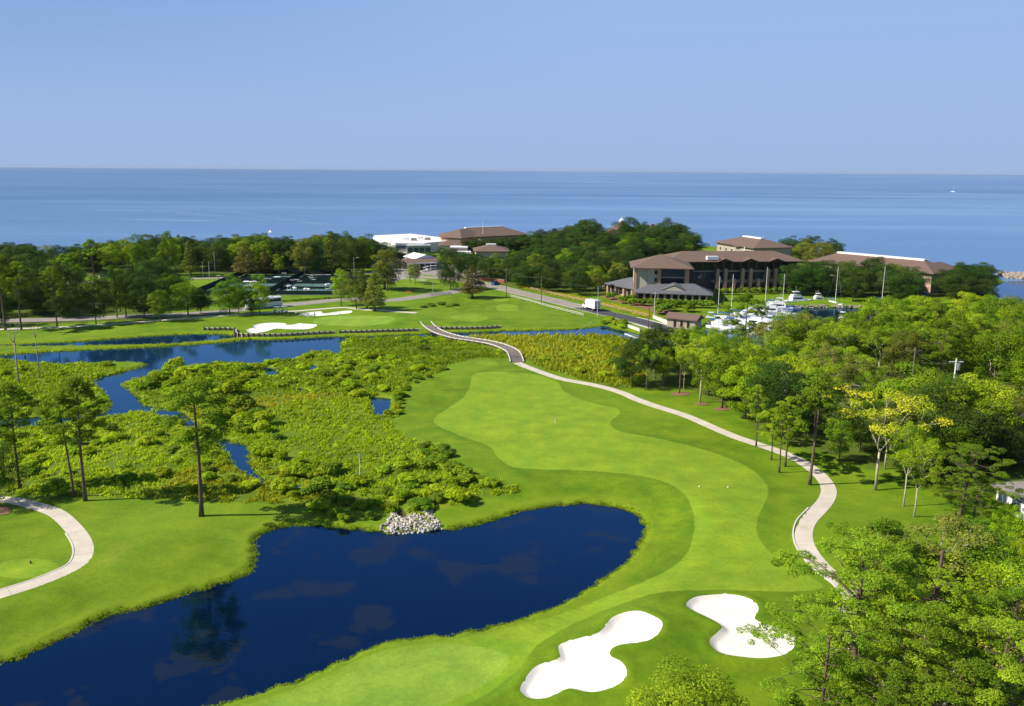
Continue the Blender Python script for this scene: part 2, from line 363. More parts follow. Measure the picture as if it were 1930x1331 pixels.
# ------------------------------------------------------------------ the land: one grid, split along its outlines
def land_grid():
    fine = np.arange(-42, 42.01, .215); th = np.concatenate([np.arange(-180, -42, 3.0), fine, np.arange(43.5, 180, 3.0)])
    r = [8.0]
    while r[-1] < 700: r.append(r[-1]*1.00375 if r[-1] > 45 else r[-1]+2.0)
    while r[-1] < 3000: r.append(r[-1]*1.12)
    r = np.array(r); T, RR = np.meshgrid(np.radians(th), r)
    X = (RR*np.sin(T)); Y = (RR*np.cos(T)); nr, ntn = X.shape
    Q = np.stack([X.ravel(), Y.ravel()], 1)
    cell = (RR*.00375).ravel()
    return Q, nr, ntn, cell
Q, NR, NT, CELL = land_grid()
def zone_d(Q):
    z = {}
    z['fair'] = sdf(Q, gp['fair']); z['green'] = np.minimum(sdf(Q, gp['green']), sdf(Q, gp['fgreen']))
    t = np.full(len(Q), 12.0, np.float32)
    for p in TEEG: t = np.minimum(t, sdf(Q, p, 6))
    z['tee'] = t
    b = np.full(len(Q), 12.0, np.float32)
    for p in BUNKG: b = np.minimum(b, sdf(Q, p, 6))
    z['bunk'] = b
    z['marsh'] = np.minimum(sdf(Q, gp['marsh']), sdf(Q, gp['marsh2']))
    return z
Z0 = zone_d(Q)
# pull grid points onto the outlines so that the edges of fairway, green, tees and bunkers are clean
for key in ('bunk', 'fair', 'green', 'tee'):
    d = Z0[key]; near = np.abs(d) < CELL*.42
    q = Q[near]; e = .05
    f = {'bunk': lambda q: np.min([sdf(q, p, 6) for p in BUNKG], 0), 'fair': lambda q: sdf(q, gp['fair']),
         'green': lambda q: np.minimum(sdf(q, gp['green']), sdf(q, gp['fgreen'])), 'tee': lambda q: np.min([sdf(q, p, 6) for p in TEEG], 0)}[key]
    gx = (f(q+[e, 0])-f(q-[e, 0]))/(2*e); gy = (f(q+[0, e])-f(q-[0, e]))/(2*e)
    L = np.sqrt(gx*gx+gy*gy)+1e-6; ok_ = L > .88
    Q[near] = q-np.stack([gx/L, gy/L], 1)*(d[near]*ok_)[:, None]
Z0 = zone_d(Q); WD = water_d(Q); HH = height(Q, WD)
WAYD = np.full(len(Q), 8.0, np.float32)
for ln, hw in WAYS: WAYD = np.minimum(WAYD, pdist(Q, ln)-hw)
HH = HH-.10*(1-sm(WAYD, -.9, -.25))
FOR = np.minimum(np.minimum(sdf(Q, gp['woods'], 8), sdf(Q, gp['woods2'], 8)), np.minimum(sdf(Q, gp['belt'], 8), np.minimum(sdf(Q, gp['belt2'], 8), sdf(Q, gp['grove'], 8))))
SH = np.maximum(sdf(Q, gp['shore'], 30), -sdf(Q, gp['harb'], 12))
idx = np.arange(NR*NT).reshape(NR, NT)
i00 = idx[:-1, :]; i10 = idx[1:, :]
F = np.stack([i00, np.roll(i00, -1, 1), np.roll(i10, -1, 1), i10], -1).reshape(-1, 4)[:, ::-1]
DM = np.min([np.abs(Z0[k]) for k in ('bunk', 'fair', 'green', 'tee')], 0)
use02 = (DM[F[:, 0]]+DM[F[:, 2]]) < (DM[F[:, 1]]+DM[F[:, 3]])
def ta(a, b, c): A, B, C_ = Q[F[:, a]], Q[F[:, b]], Q[F[:, c]]; return (B[:, 0]-A[:, 0])*(C_[:, 1]-A[:, 1])-(B[:, 1]-A[:, 1])*(C_[:, 0]-A[:, 0])
sg_ = np.sign(np.median(ta(0, 1, 2))); q02 = np.minimum(ta(0, 1, 2)*sg_, ta(0, 2, 3)*sg_); q13 = np.minimum(ta(0, 1, 3)*sg_, ta(1, 2, 3)*sg_)
lim = .12*np.abs(ta(0, 1, 2)+ta(0, 2, 3)); use02 = np.where((q02 < lim) & (q13 > q02), False, np.where((q13 < lim) & (q02 > q13), True, use02))
F = np.vstack([np.where(use02[:, None], F[:, [0, 1, 2]], F[:, [0, 1, 3]]), np.where(use02[:, None], F[:, [0, 2, 3]], F[:, [1, 2, 3]])])
fc = lambda a: a[F].mean(1)
zone = np.zeros(len(F), int)
zone[fc(Z0['marsh']) < 0] = 1
zone[fc(Z0['fair']) < 0] = 2
gm = fc(Z0['green']) < 0; zone[gm] = 3
tm = fc(Z0['tee']) < 0; zone[tm] = 4
bm = fc(Z0['bunk']) < 0; zone[bm] = 5
def grass_mat():
    m, t, b = newmat('turf'); pos = wpos(t)
    big = noise(t, .035, 4, pos); mid = noise(t, .22, 5, pos, .6); fine_ = noise(t, 2.2, 5, pos, .7); ff = noise(t, 9.0, 3, pos, .7)
    rough = ramp(t, mid, [(.25, (.080, .150, .004)), (.5, (.115, .192, .006)), (.75, (.165, .232, .009))])
    rough = mixc(t, mrange(t, big, .44, .66), rough, (.150, .232, .010))
    fair = ramp(t, mid, [(.3, (.172, .262, .015)), (.7, (.222, .312, .020))])
    # mowing passes on the fairway
    sep = N(t, 'ShaderNodeSeparateXYZ'); t.links.new(pos, sep.inputs[0])
    ws = N(t, 'ShaderNodeTexWave', wave_type='BANDS', bands_direction='X'); ws.inputs['Scale'].default_value = .07; ws.inputs['Distortion'].default_value = 6
    ws.inputs['Detail'].default_value = 1; ws.inputs['Detail Scale'].default_value = .25; t.links.new(pos, ws.inputs['Vector'])
    fair = mixc(t, mrange(t, ws.outputs['Fac'], .3, .7, 0, .28), fair, (.165, .285, .020))
    df, dg, dt_ = attr(t, 'd_fair'), attr(t, 'd_green'), attr(t, 'd_tee')
    wob = maths(t, 'MULTIPLY', maths(t, 'SUBTRACT', noise(t, 1.2, 2, pos), .5), .5)
    dfw = maths(t, 'ADD', df, wob)
    c = mixc(t, mrange(t, dfw, .12, -.12), rough, fair)
    # the longer first cut shows as a darker band along the outside of the fairway
    band = maths(t, 'MULTIPLY', mrange(t, dfw, -.15, .15), mrange(t, dfw, 2.6, .8))
    c = mixc(t, maths(t, 'MULTIPLY', band, .30), c, (.088, .160, .007))
    gr = ramp(t, mid, [(.3, (.175, .285, .030)), (.7, (.220, .325, .038))])
    c = mixc(t, mrange(t, dg, .1, -.1), c, gr)
    ring = maths(t, 'MULTIPLY', mrange(t, dg, -.1, .1), mrange(t, dg, 2.4, 1.6))
    c = mixc(t, maths(t, 'MULTIPLY', ring, .40), c, (.14, .27, .016))
    c = mixc(t, mrange(t, dt_, .12, -.12, 0, .85), c, fair)
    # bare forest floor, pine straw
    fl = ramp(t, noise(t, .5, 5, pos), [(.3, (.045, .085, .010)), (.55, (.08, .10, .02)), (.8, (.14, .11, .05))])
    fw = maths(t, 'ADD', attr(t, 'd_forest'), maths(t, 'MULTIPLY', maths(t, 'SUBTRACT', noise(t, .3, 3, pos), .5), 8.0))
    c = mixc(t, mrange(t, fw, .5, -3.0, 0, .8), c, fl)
    # marsh soil
    ms = ramp(t, noise(t, .12, 5, pos), [(.3, (.075, .125, .008)), (.5, (.130, .185, .012)), (.72, (.20, .24, .016))])
    ms = mixc(t, mrange(t, fine_, .35, .75, 0, .6), ms, (.06, .10, .008))
    mw = maths(t, 'ADD', attr(t, 'd_marsh'), maths(t, 'MULTIPLY', wob, 2.0))
    c = mixc(t, mrange(t, mw, .3, -.4), c, ms)
    # drier, yellower bank and mud at the water's edge
    dw = attr(t, 'd_water')
    dwn = maths(t, 'ADD', dw, maths(t, 'MULTIPLY', maths(t, 'SUBTRACT', mid, .5), 3.0))
    c = mixc(t, mrange(t, dwn, 3.6, 1.2, 0, .5), c, (.18, .25, .012))
    c = mixc(t, mrange(t, maths(t, 'ADD', dw, wob), .35, .0), c, (.06, .055, .018))
    # worn dry patches
    dry = maths(t, 'MULTIPLY', mrange(t, noise(t, .09, 4, pos), .62, .74), mrange(t, fine_, .4, .6))
    c = mixc(t, maths(t, 'MULTIPLY', dry, .35), c, (.26, .24, .05))
    c = mixc(t, .8, c, ramp(t, mid, [(.3, (.42, .45, .45)), (.7, (.58, .55, .5))]), 'OVERLAY')
    c = mixc(t, .9, c, ramp(t, fine_, [(.3, (.42, .46, .4)), (.7, (.60, .58, .56))]), 'OVERLAY')
    mpg = N(t, 'ShaderNodeMapping'); mpg.inputs['Scale'].default_value = (.35, 2.2, 1); mpg.inputs['Rotation'].default_value = (0, 0, R(35)); dv = N(t, 'ShaderNodeVectorMath', operation='ADD'); t.links.new(pos, dv.inputs[0])
    nw = N(t, 'ShaderNodeTexNoise'); nw.inputs['Scale'].default_value = .05; t.links.new(pos, nw.inputs['Vector']); sv_ = N(t, 'ShaderNodeVectorMath', operation='SCALE'); sv_.inputs['Scale'].default_value = 26; t.links.new(nw.outputs['Color'], sv_.inputs[0]); t.links.new(sv_.outputs[0], dv.inputs[1]); t.links.new(dv.outputs[0], mpg.inputs[0])
    c = mixc(t, .55, c, ramp(t, noise(t, 1.0, 3, mpg.outputs[0], .6), [(.3, (.43, .45, .45)), (.7, (.57, .56, .53))]), 'OVERLAY')
    c = mixc(t, .30, c, ramp(t, ff, [(.3, (.38, .40, .38)), (.7, (.62, .62, .6))]), 'OVERLAY')
    t.links.new(c, b.inputs['Base Color']); b.inputs['Roughness'].default_value = .85; b.inputs['Specular IOR Level'].default_value = .12
    bump(t, maths(t, 'ADD', fine_, maths(t, 'MULTIPLY', ff, .5)), b, .5, .12)
    return m
def sand_mat():
    m, t, b = newmat('white_sand'); pos = wpos(t)
    c = ramp(t, noise(t, .8, 4, pos), [(.3, (.74, .69, .59)), (.7, (.86, .82, .73))])
    rk = N(t, 'ShaderNodeTexWave', bands_direction='DIAGONAL'); rk.inputs['Scale'].default_value = 1.6; rk.inputs['Distortion'].default_value = 5; t.links.new(pos, rk.inputs['Vector'])
    t.links.new(c, b.inputs['Base Color']); b.inputs['Roughness'].default_value = .95; b.inputs['Specular IOR Level'].default_value = .1
    bump(t, rk.outputs['Fac'], b, .15, .03); return m
TURF = grass_mat(); SAND = sand_mat()
V3 = np.stack([Q[:, 0], Q[:, 1], HH], 1)
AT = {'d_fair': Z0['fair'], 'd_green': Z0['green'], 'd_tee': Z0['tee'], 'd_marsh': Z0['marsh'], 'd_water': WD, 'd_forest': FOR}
# soil closing the middle of the grid, under the camera
c0 = len(V3); V3 = np.vstack([V3, [[0, 0, 0]]]); AT = {k: np.append(v, 8.0) for k, v in AT.items()}
def piece(name, sel, mat, label, extra=None):
    f = F[sel]; u, inv = np.unique(f, return_inverse=True)
    me = np_mesh(name, V3[u], inv.reshape(f.shape), mat, True, {k: v[u] for k, v in AT.items()})
    o = link(name, me); tag(o, label, None, None, 'structure'); return o
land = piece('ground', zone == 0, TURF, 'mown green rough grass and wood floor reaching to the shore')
piece('marsh_ground', zone == 1, TURF, 'wet olive green marsh ground around the creeks')
fcx = Q[F].mean(1)
piece('fairway', zone == 2, TURF, 'pale green mown fairway winding round the dark pond')
near_g = gm & (sdf(fcx, gp['green'], 6) < .5) & (zone == 3); far_g = (zone == 3) & ~near_g
piece('putting_green', near_g, TURF, 'smooth putting green at the bottom edge beside the pond')
piece('putting_green', far_g, TURF, 'distant putting green between the two far bunkers')
tl = ['oval tee in the left corner inside the bend of the path', 'oval tee below the utility pole on the far lawn', 'long narrow tee lawn beside the canal', 'smallest tee by the lamp at the road', 'small round tee at the near end of the footbridge']
for p, l in zip(TEEG, tl):
    piece('tee', (zone == 4) & (sdf(fcx, p, 6) < .5), TURF, l)
bl = ['white sand bunker with three lobes, left of the near pair', 'white hourglass sand bunker, right of the near pair under the pines', 'wide low white bunker above the timber wall', 'thin crescent white bunker behind the distant green']
for p, l in zip(BUNKG, bl):
    piece('sand_bunker', (zone == 5) & (sdf(fcx, p, 6) < .5), SAND, l)
k_ = len(idx[0]); me = np_mesh('soil', np.vstack([V3[idx[0]], [[0, 0, 0]]]), np.array([[i, (i+1) % k_, k_] for i in range(k_)]), TURF, True)
tag(link('lawn', me), 'mown lawn below the viewpoint', None, None, 'structure')
# ------------------------------------------------------------------ water
def water_mat(name, deep, algae=None, rip=.02, rscale=.5, rough=.03, ior=1.33, tinted=None):
    m, t, b = newmat(name); pos = wpos(t)
    c = mixc(t, noise(t, .03, 3, pos), deep, tuple(x*1.5 for x in deep))
    if algae:
        a = noise(t, .11, 5, pos, .55); a2 = noise(t, .9, 4, pos, .7)
        s = maths(t, 'ADD', a, maths(t, 'MULTIPLY', maths(t, 'SUBTRACT', a2, .5), .13))
        msk = mrange(t, s, .555, .585, 0, .38)
        c = mixc(t, msk, c, algae)
        t.links.new(maths(t, 'ADD', rough, maths(t, 'MULTIPLY', msk, .35)), b.inputs['Roughness'])
    else: b.inputs['Roughness'].default_value = rough
    t.links.new(c, b.inputs['Base Color']); b.inputs['IOR'].default_value = ior
    n = maths(t, 'ADD', noise(t, rscale, 3, pos), maths(t, 'MULTIPLY', noise(t, rscale*5, 2, pos), .3))
    bump(t, n, b, rip, .3); return m
def tinted_water(name, deep, algae, ior, tint, rip, rscale, amask):
    m, t, b = newmat(name); pos = wpos(t); out = t.nodes['Material Output']; t.nodes.remove(b)
    d = N(t, 'ShaderNodeBsdfDiffuse'); g = N(t, 'ShaderNodeBsdfGlossy'); g.inputs['Roughness'].default_value = .02; g.inputs['Color'].default_value = (*tint, 1)
    c = mixc(t, noise(t, .03, 3, pos), deep, tuple(x*1.4 for x in deep)); fr = N(t, 'ShaderNodeFresnel'); fr.inputs['IOR'].default_value = ior; fac = fr.outputs[0]
    if algae:
        a = noise(t, .10, 6, pos, .62); a2 = noise(t, 1.3, 4, pos, .7)
        s = maths(t, 'ADD', a, maths(t, 'MULTIPLY', maths(t, 'SUBTRACT', a2, .5), .10)); msk = mrange(t, s, .545, .575, 0, amask)
        msk = maths(t, 'MULTIPLY', msk, mrange(t, noise(t, 3.0, 3, pos, .7), .3, .6, .45, 1)); c = mixc(t, msk, c, algae); fac = maths(t, 'MULTIPLY', fac, maths(t, 'SUBTRACT', 1.0, maths(t, 'MULTIPLY', msk, .6)))
    t.links.new(c, d.inputs[0]); mx = N(t, 'ShaderNodeMixShader'); t.links.new(fac, mx.inputs[0]); t.links.new(d.outputs[0], mx.inputs[1]); t.links.new(g.outputs[0], mx.inputs[2]); t.links.new(mx.outputs[0], out.inputs[0])
    bn = N(t, 'ShaderNodeBump'); bn.inputs['Strength'].default_value = rip; bn.inputs['Distance'].default_value = .3
    wv = N(t, 'ShaderNodeMapping'); wv.inputs['Scale'].default_value = (.6, 1.6, 1); t.links.new(pos, wv.inputs[0])
    t.links.new(maths(t, 'ADD', noise(t, rscale, 3, wv.outputs[0]), maths(t, 'MULTIPLY', noise(t, rscale*4, 2, pos), .25)), bn.inputs['Height']); t.links.new(bn.outputs[0], g.inputs['Normal']); return m
POND_M = tinted_water('pond_water', (.0004, .0045, .016), (.022, .026, .022), 1.75, (.30, .62, 1.0), .045, .9, .42)
LAKE_M = tinted_water('lake_water', (.003, .018, .05), None, 1.7, (.50, .78, 1.0), .03, .8, 0)
HARB_M = tinted_water('harbour_water', (.006, .016, .035), None, 1.5, (.55, .75, 1.0), .12, .6, 0)
def sheet(name, polys, z, mat, label, x0, x1, y0, y1, n):
    xs = np.linspace(x0, x1, n); ys = np.linspace(y0, y1, n); X, Y = np.meshgrid(xs, ys)
    q = np.stack([X.ravel(), Y.ravel()], 1); i = np.arange(n*n).reshape(n, n)
    f = np.stack([i[:-1, :-1], i[:-1, 1:], i[1:, 1:], i[1:, :-1]], -1).reshape(-1, 4)
    d = np.min([sdf(q, p, 8) for p in polys], 0); keep = (d[f] < 3.0).any(1); f = f[keep]
    u, inv = np.unique(f, return_inverse=True)
    V = np.column_stack([q[u], np.full(len(u), z)])
    return tag(link(name, np_mesh(name, V, inv.reshape(f.shape), mat, True)), label, None, None, 'structure')
def bb(ps): a = np.vstack(ps); return a[:, 0].min()-3, a[:, 0].max()+3, a[:, 1].min()-3, a[:, 1].max()+3
sheet('pond', [gp['pond']], WL, POND_M, 'dark navy pond curving across the foreground', *bb([gp['pond']]), 120)
sheet('lake', [gp['lake']]+PUDS, WL, LAKE_M, 'blue lagoon and creeks winding through the marsh', *bb([gp['lake']]), 300)
sheet('harbour', [gp['harb']], -1.14, HARB_M, 'dark sheltered water of the marina basin', *bb([gp['harb']]), 160)
def sea_mat():
    m, t, b = newmat('sea_water'); pos = wpos(t)
    mp = N(t, 'ShaderNodeMapping'); mp.inputs['Scale'].default_value = (.0011, .006, 1); mp.inputs['Rotation'].default_value = (0, 0, R(-8)); t.links.new(pos, mp.inputs[0])
    st = noise(t, 1.0, 6, mp.outputs[0], .62)
    mp2 = N(t, 'ShaderNodeMapping'); mp2.inputs['Scale'].default_value = (.00035, .0008, 1); t.links.new(pos, mp2.inputs[0])
    lg = noise(t, 1.0, 3, mp2.outputs[0], .5)
    c = ramp(t, st, [(.40, (.062, .145, .295)), (.53, (.095, .190, .355)), (.64, (.16, .28, .46))])
    c = mixc(t, mrange(t, lg, .4, .65, 0, .35), c, (.14, .26, .44))
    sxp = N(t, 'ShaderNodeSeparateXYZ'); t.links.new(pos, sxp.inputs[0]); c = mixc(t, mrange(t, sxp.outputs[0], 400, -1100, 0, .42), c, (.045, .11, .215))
    t.links.new(c, b.inputs['Base Color']); b.inputs['Roughness'].default_value = .30; b.inputs['IOR'].default_value = 1.33
    b.inputs['Specular IOR Level'].default_value = .35
    bump(t, noise(t, .15, 4, pos, .6), b, .6, .8); return m
def slick_mat():
    m, t, b = newmat('calm_water'); b.inputs['Base Color'].default_value = (.16, .27, .45, 1)
    b.inputs['Roughness'].default_value = .3; return m
mb = MB(); RR_ = [0, 700, 1500, 4000, 10000, 33000]; rings = []
vs = [(0, 0, -1.2)]; nn = 96
for r_ in RR_[1:]:
    for k in range(nn): vs.append((r_*math.sin(2*math.pi*k/nn), r_*math.cos(2*math.pi*k/nn), -1.2))
fs = [(0, 1+(k+1) % nn, 1+k) for k in range(nn)]
for i in range(len(RR_)-2):
    for k in range(nn):
        a = 1+i*nn; fs.append((a+k, a+(k+1) % nn, a+nn+(k+1) % nn, a+nn+k))
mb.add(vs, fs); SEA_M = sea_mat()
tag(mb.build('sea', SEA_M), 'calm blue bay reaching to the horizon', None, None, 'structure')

# pale wind-smoothed streaks on the bay
def streak(pts, hw, seed):
    ln = smooth_open(GP(pts, -1.2), 8); t = np.gradient(ln, axis=0); t /= np.linalg.norm(t, axis=1)[:, None]; n = np.stack([-t[:, 1], t[:, 0]], 1); k = np.sin(np.linspace(.12, math.pi-.12, len(ln)))[:, None]
    A, B = ln+n*hw*k, ln-n*hw*k; V = [(*p, -1.12) for pr in zip(A, B) for p in pr]
    o = link('calm_streak', np_mesh('calm_streak', V, [(2*i, 2*i+1, 2*i+3, 2*i+2) for i in range(len(ln)-1)], SLICK)); return o
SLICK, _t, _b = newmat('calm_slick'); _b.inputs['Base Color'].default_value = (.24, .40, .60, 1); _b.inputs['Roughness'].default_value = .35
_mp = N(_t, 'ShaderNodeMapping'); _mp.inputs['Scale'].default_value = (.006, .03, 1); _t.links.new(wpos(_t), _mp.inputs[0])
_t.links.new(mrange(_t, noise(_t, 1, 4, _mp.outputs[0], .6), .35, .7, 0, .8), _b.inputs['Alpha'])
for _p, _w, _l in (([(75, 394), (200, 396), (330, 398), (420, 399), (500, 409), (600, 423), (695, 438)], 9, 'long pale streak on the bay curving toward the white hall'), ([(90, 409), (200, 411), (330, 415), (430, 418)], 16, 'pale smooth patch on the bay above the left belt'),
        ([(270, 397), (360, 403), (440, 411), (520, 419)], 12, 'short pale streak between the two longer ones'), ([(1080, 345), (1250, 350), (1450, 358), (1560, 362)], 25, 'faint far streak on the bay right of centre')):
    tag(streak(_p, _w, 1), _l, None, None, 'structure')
# ------------------------------------------------------------------ paths and roads
def ribbon(name, line, hw, mat, label, th=.10, lift=.0, zf=None, edge=None, off=0.0, z_add=0.0):
    ln = np.asarray(line); t = np.gradient(ln, axis=0); t /= np.linalg.norm(t, axis=1)[:, None]+1e-9
    nrm = np.stack([-t[:, 1], t[:, 0]], 1)
    A = ln+nrm*(hw+off); B = ln-nrm*(hw-off)
    zs = np.maximum(height(A), height(B)) if zf is None else zf(ln)
    zs = np.convolve(np.pad(zs, 3, 'edge'), np.ones(7)/7, 'valid') if zf is None else zs
    zs = zs+lift+z_add; V = []; 
    for i in range(len(ln)):
        V += [(*A[i], zs[i]), (*B[i], zs[i]), (*B[i], zs[i]-th), (*A[i], zs[i]-th)]
    Fq = []
    for i in range(len(ln)-1):
        a, b = 4*i, 4*i+4
        Fq += [(a, a+1, b+1, b), (a+1, a+2, b+2, b+1), (a+3, a, b, b+3), (a+2, a+3, b+3, b+2)]
    me = np_mesh(name, V, Fq, mat); o = link(name, me)
    if label: tag(o, label, None, None, 'structure')
    return o
def concrete_mat(name, c1, c2, joints=True):
    m, t, b = newmat(name); pos = wpos(t)
    c = ramp(t, noise(t, .35, 5, pos, .6), [(.3, c1), (.7, c2)])
    c = mixc(t, mrange(t, noise(t, 3.5, 4, pos), .5, .8, 0, .35), c, tuple(x*.7 for x in c1))
    t.links.new(c, b.inputs['Base Color']); b.inputs['Roughness'].default_value = .88; bump(t, noise(t, 8, 3, pos), b, .2, .02); return m
CONC = concrete_mat('pale_concrete', (.50, .44, .34), (.64, .57, .46))
ASPH_OLD = concrete_mat('worn_asphalt', (.24, .21, .18), (.33, .29, .25))
ASPH = concrete_mat('dark_asphalt', (.045, .045, .05), (.075, .072, .075))
DECKM = concrete_mat('grey_boards', (.14, .115, .095), (.22, .185, .155))
KERB = concrete_mat('kerb_concrete', (.55, .50, .43), (.68, .62, .55))
WHITEP = plain('road_paint', (.75, .74, .70), .7, .1)
YELP = plain('yellow_paint', (.62, .42, .05), .7, .1)
JOINT = plain('slab_joint', (.28, .23, .18), .9, .1)  # brown base strip that shows in the joints between path slabs
def slabs(name, line, hw, mat, label, step=2.6, kerb=None):
    """a concrete cart path: separate slabs with recessed joints"""
    ln = np.asarray(line); seg = np.r_[0, np.cumsum(np.linalg.norm(np.diff(ln, axis=0), axis=1))]
    root = ribbon(name, line, hw-.03, JOINT, label, .08, -.035)
    root['kind'] = 'structure'; big = []; n = int(seg[-1]/step); V = []; Fq = []
    ss = np.linspace(0, seg[-1], n*2+1); pts = np.stack([np.interp(ss, seg, ln[:, i]) for i in (0, 1)], 1)
    t = np.gradient(pts, axis=0); t /= np.linalg.norm(t, axis=1)[:, None]; nr = np.stack([-t[:, 1], t[:, 0]], 1)
    zA = height(pts+nr*hw); zB = height(pts-nr*hw); zz = np.maximum(zA, zB); zz = np.convolve(np.pad(zz, 2, 'edge'), np.ones(5)/5, 'valid')
    for k in range(n):
        i = 2*k; vs = []; gap = .02
        for q, s_ in ((i, gap), (i+1, 0), (i+2, -gap)):
            p = pts[q]+t[q]*s_
            for sd in (1, -1): vs.append((*(p+nr[q]*hw*sd), zz[q]+.012))
        lo = [(x, y, z-.1) for x, y, z in vs]
        fs = [(0,1,3,2), (2,3,5,4), (1,0,6,7), (4,5,11,10), (0,2,8,6), (2,4,10,8), (3,1,7,9), (5,3,9,11)]
        c = pts[i+1]; d = math.hypot(*c)
        if c[1] > 0 and len(big) < 290 and d < 230:
            mb = MB(); mb.add(vs+lo, fs); big.append(mb.build('slab', mat, root))
        else:
            b = len(V); V += vs+lo; Fq += [tuple(b+j for j in f) for f in fs]
    if V:
        me = np_mesh('slab', V, Fq, mat); o = link('slab', me, root); o['kind'] = 'stuff'
    return root
slabs('cart_path', PATH_R, 1.1, CONC, 'pale concrete cart path winding down the right of the fairway')
slabs('cart_path', PATH_L, 1.05, CONC, 'pale concrete cart path curving round the left corner tee')
ribbon('cart_path', PATH_N, 1.1, CONC, 'narrow pale path along the far bunkers to the footbridge', .1, .012)
ribbon('road', ROAD_W, 3.4, ASPH_OLD, 'worn tan road passing the tennis courts', .1, .012)
ribbon('road', ROAD_N, 2.8, ASPH_OLD, 'pale lane behind the tennis courts', .1, .012)
ribbon('road', ROAD_M, 3.7, ASPH_OLD, 'worn grey road from the clubhouse toward the marina', .1, .022)
ribbon('road', ROAD_D, 3.5, ASPH, 'newly laid dark asphalt stretch by the hotel', .1, .03)
ribbon('road', ROAD_P, 4.5, ASPH_OLD, 'grey driveway up to the white roofed hall', .1, .032)
for sd in (-1, 1):
    ribbon('edge_line', ROAD_M, .07, WHITEP, 'white painted edge line on the marina road', .004, .042, off=sd*3.3)
ribbon('centre_line', ROAD_M, .09, YELP, 'yellow centre line on the marina road', .004, .042)
# kerb along the outside bends of the cart paths
def kerbline(line, i0, i1, off, label):
    o = ribbon('kerb', np.asarray(line)[i0:i1], .09, KERB, label, .2, .10, off=off)
n_ = len(PATH_R)
kerbline(PATH_R, 136, 190, -1.25, 'pale kerb on the outer bend of the right cart path')
kerbline(PATH_R, 200, 226, -1.25, 'pale kerb beside the bunker pines')
kerbline(PATH_L, 36, 86, -1.2, 'pale kerb round the left corner tee')
# parking court before the white hall
cq = GP([(742,532),(700,512),(760,500),(900,498),(930,520),(905,530),(880,524),(790,517)])
mb = MB(); mb.prism([tuple(p) for p in cq], -.05, .045); tag(mb.build('forecourt', ASPH_OLD), 'paved forecourt where the golf carts stand', None, None, 'structure')
# ------------------------------------------------------------------ the footbridge over the canal
WOODP = plain('weathered_timber', (.46, .35, .21), .85, .35, 2.5, bmp=.3)
WOODD = plain('dark_timber', (.10, .07, .045), .9, .3, 2.0)
WHTW = plain('whitewashed_timber', (.62, .57, .50), .8, .12, 2)
br = empty('footbridge', (*PATH_B[len(PATH_B)//2], 0)); tag(br, 'curving timber cart bridge with low pale kerb rails over canal and reeds', 'footbridge')
bz = lambda ln: np.full(len(ln), .42)*sm(np.linalg.norm(ln-PATH_B[0], axis=1), 0, 6)*sm(np.linalg.norm(ln-PATH_B[-1], axis=1), 0, 8)+.05
def local(o, root): o.parent = root; o.matrix_parent_inverse = Matrix.Translation(root.location).inverted(); return o
seg = np.r_[0, np.cumsum(np.linalg.norm(np.diff(PATH_B, axis=0), axis=1))]
def along(line, s):
    sg = np.r_[0, np.cumsum(np.linalg.norm(np.diff(line, axis=0), axis=1))]; s = min(max(s, 0), sg[-1])
    p = np.array([np.interp(s, sg, line[:, i]) for i in (0, 1)]); e = .4
    q = np.array([np.interp(min(s+e, sg[-1]), sg, line[:, i]) for i in (0, 1)]); r_ = np.array([np.interp(max(s-e, 0), sg, line[:, i]) for i in (0, 1)])
    t = q-r_; t /= np.linalg.norm(t)+1e-9; return p, t, np.array([-t[1], t[0]])
L_ = seg[-1]; nb = int(L_/.42); plank = []
mb = MB()
local(ribbon('deck_frame', PATH_B, 1.5, WOODD, None, .25, -.05, bz), br)
for k in range(nb):
    p, t, n = along(PATH_B, (k+.5)*L_/nb); z = float(bz(p[None])[0])+.02
    if k % 1 == 0:
        a = p+n*1.62; b = p-n*1.62
        mb.bar((*a, z), (*b, z), .38, .06)
o = mb.build('plank', DECKM, None); local(o, br); o['kind'] = 'stuff'
for sd in (-1, 1):
    k = 0; s_ = 0.0
    while s_ < L_-1.6:
        p, t, n = along(PATH_B, s_); q, t2, n2 = along(PATH_B, s_+1.75)
        a = p+n*sd*1.62; b = q+n2*sd*1.62; z = float(bz(p[None])[0]); z2 = float(bz(q[None])[0])
        m_ = MB(); m_.bar((*a, z+.26), (*b, z2+.26), .24, .22); local(m_.build('kerb_rail', WHTW), br)
        s_ += 1.95
for sd in (-1, 1):
    for k in range(int(L_/3.9)+1):
        p, t, n = along(PATH_B, k*3.9); a = p+n*sd*1.5; z = float(bz(p[None])[0])
        m_ = MB(); m_.tube([(*a, -1.6), (*a, z+.12)], .16, 8); local(m_.build('pile', WOODD), br)
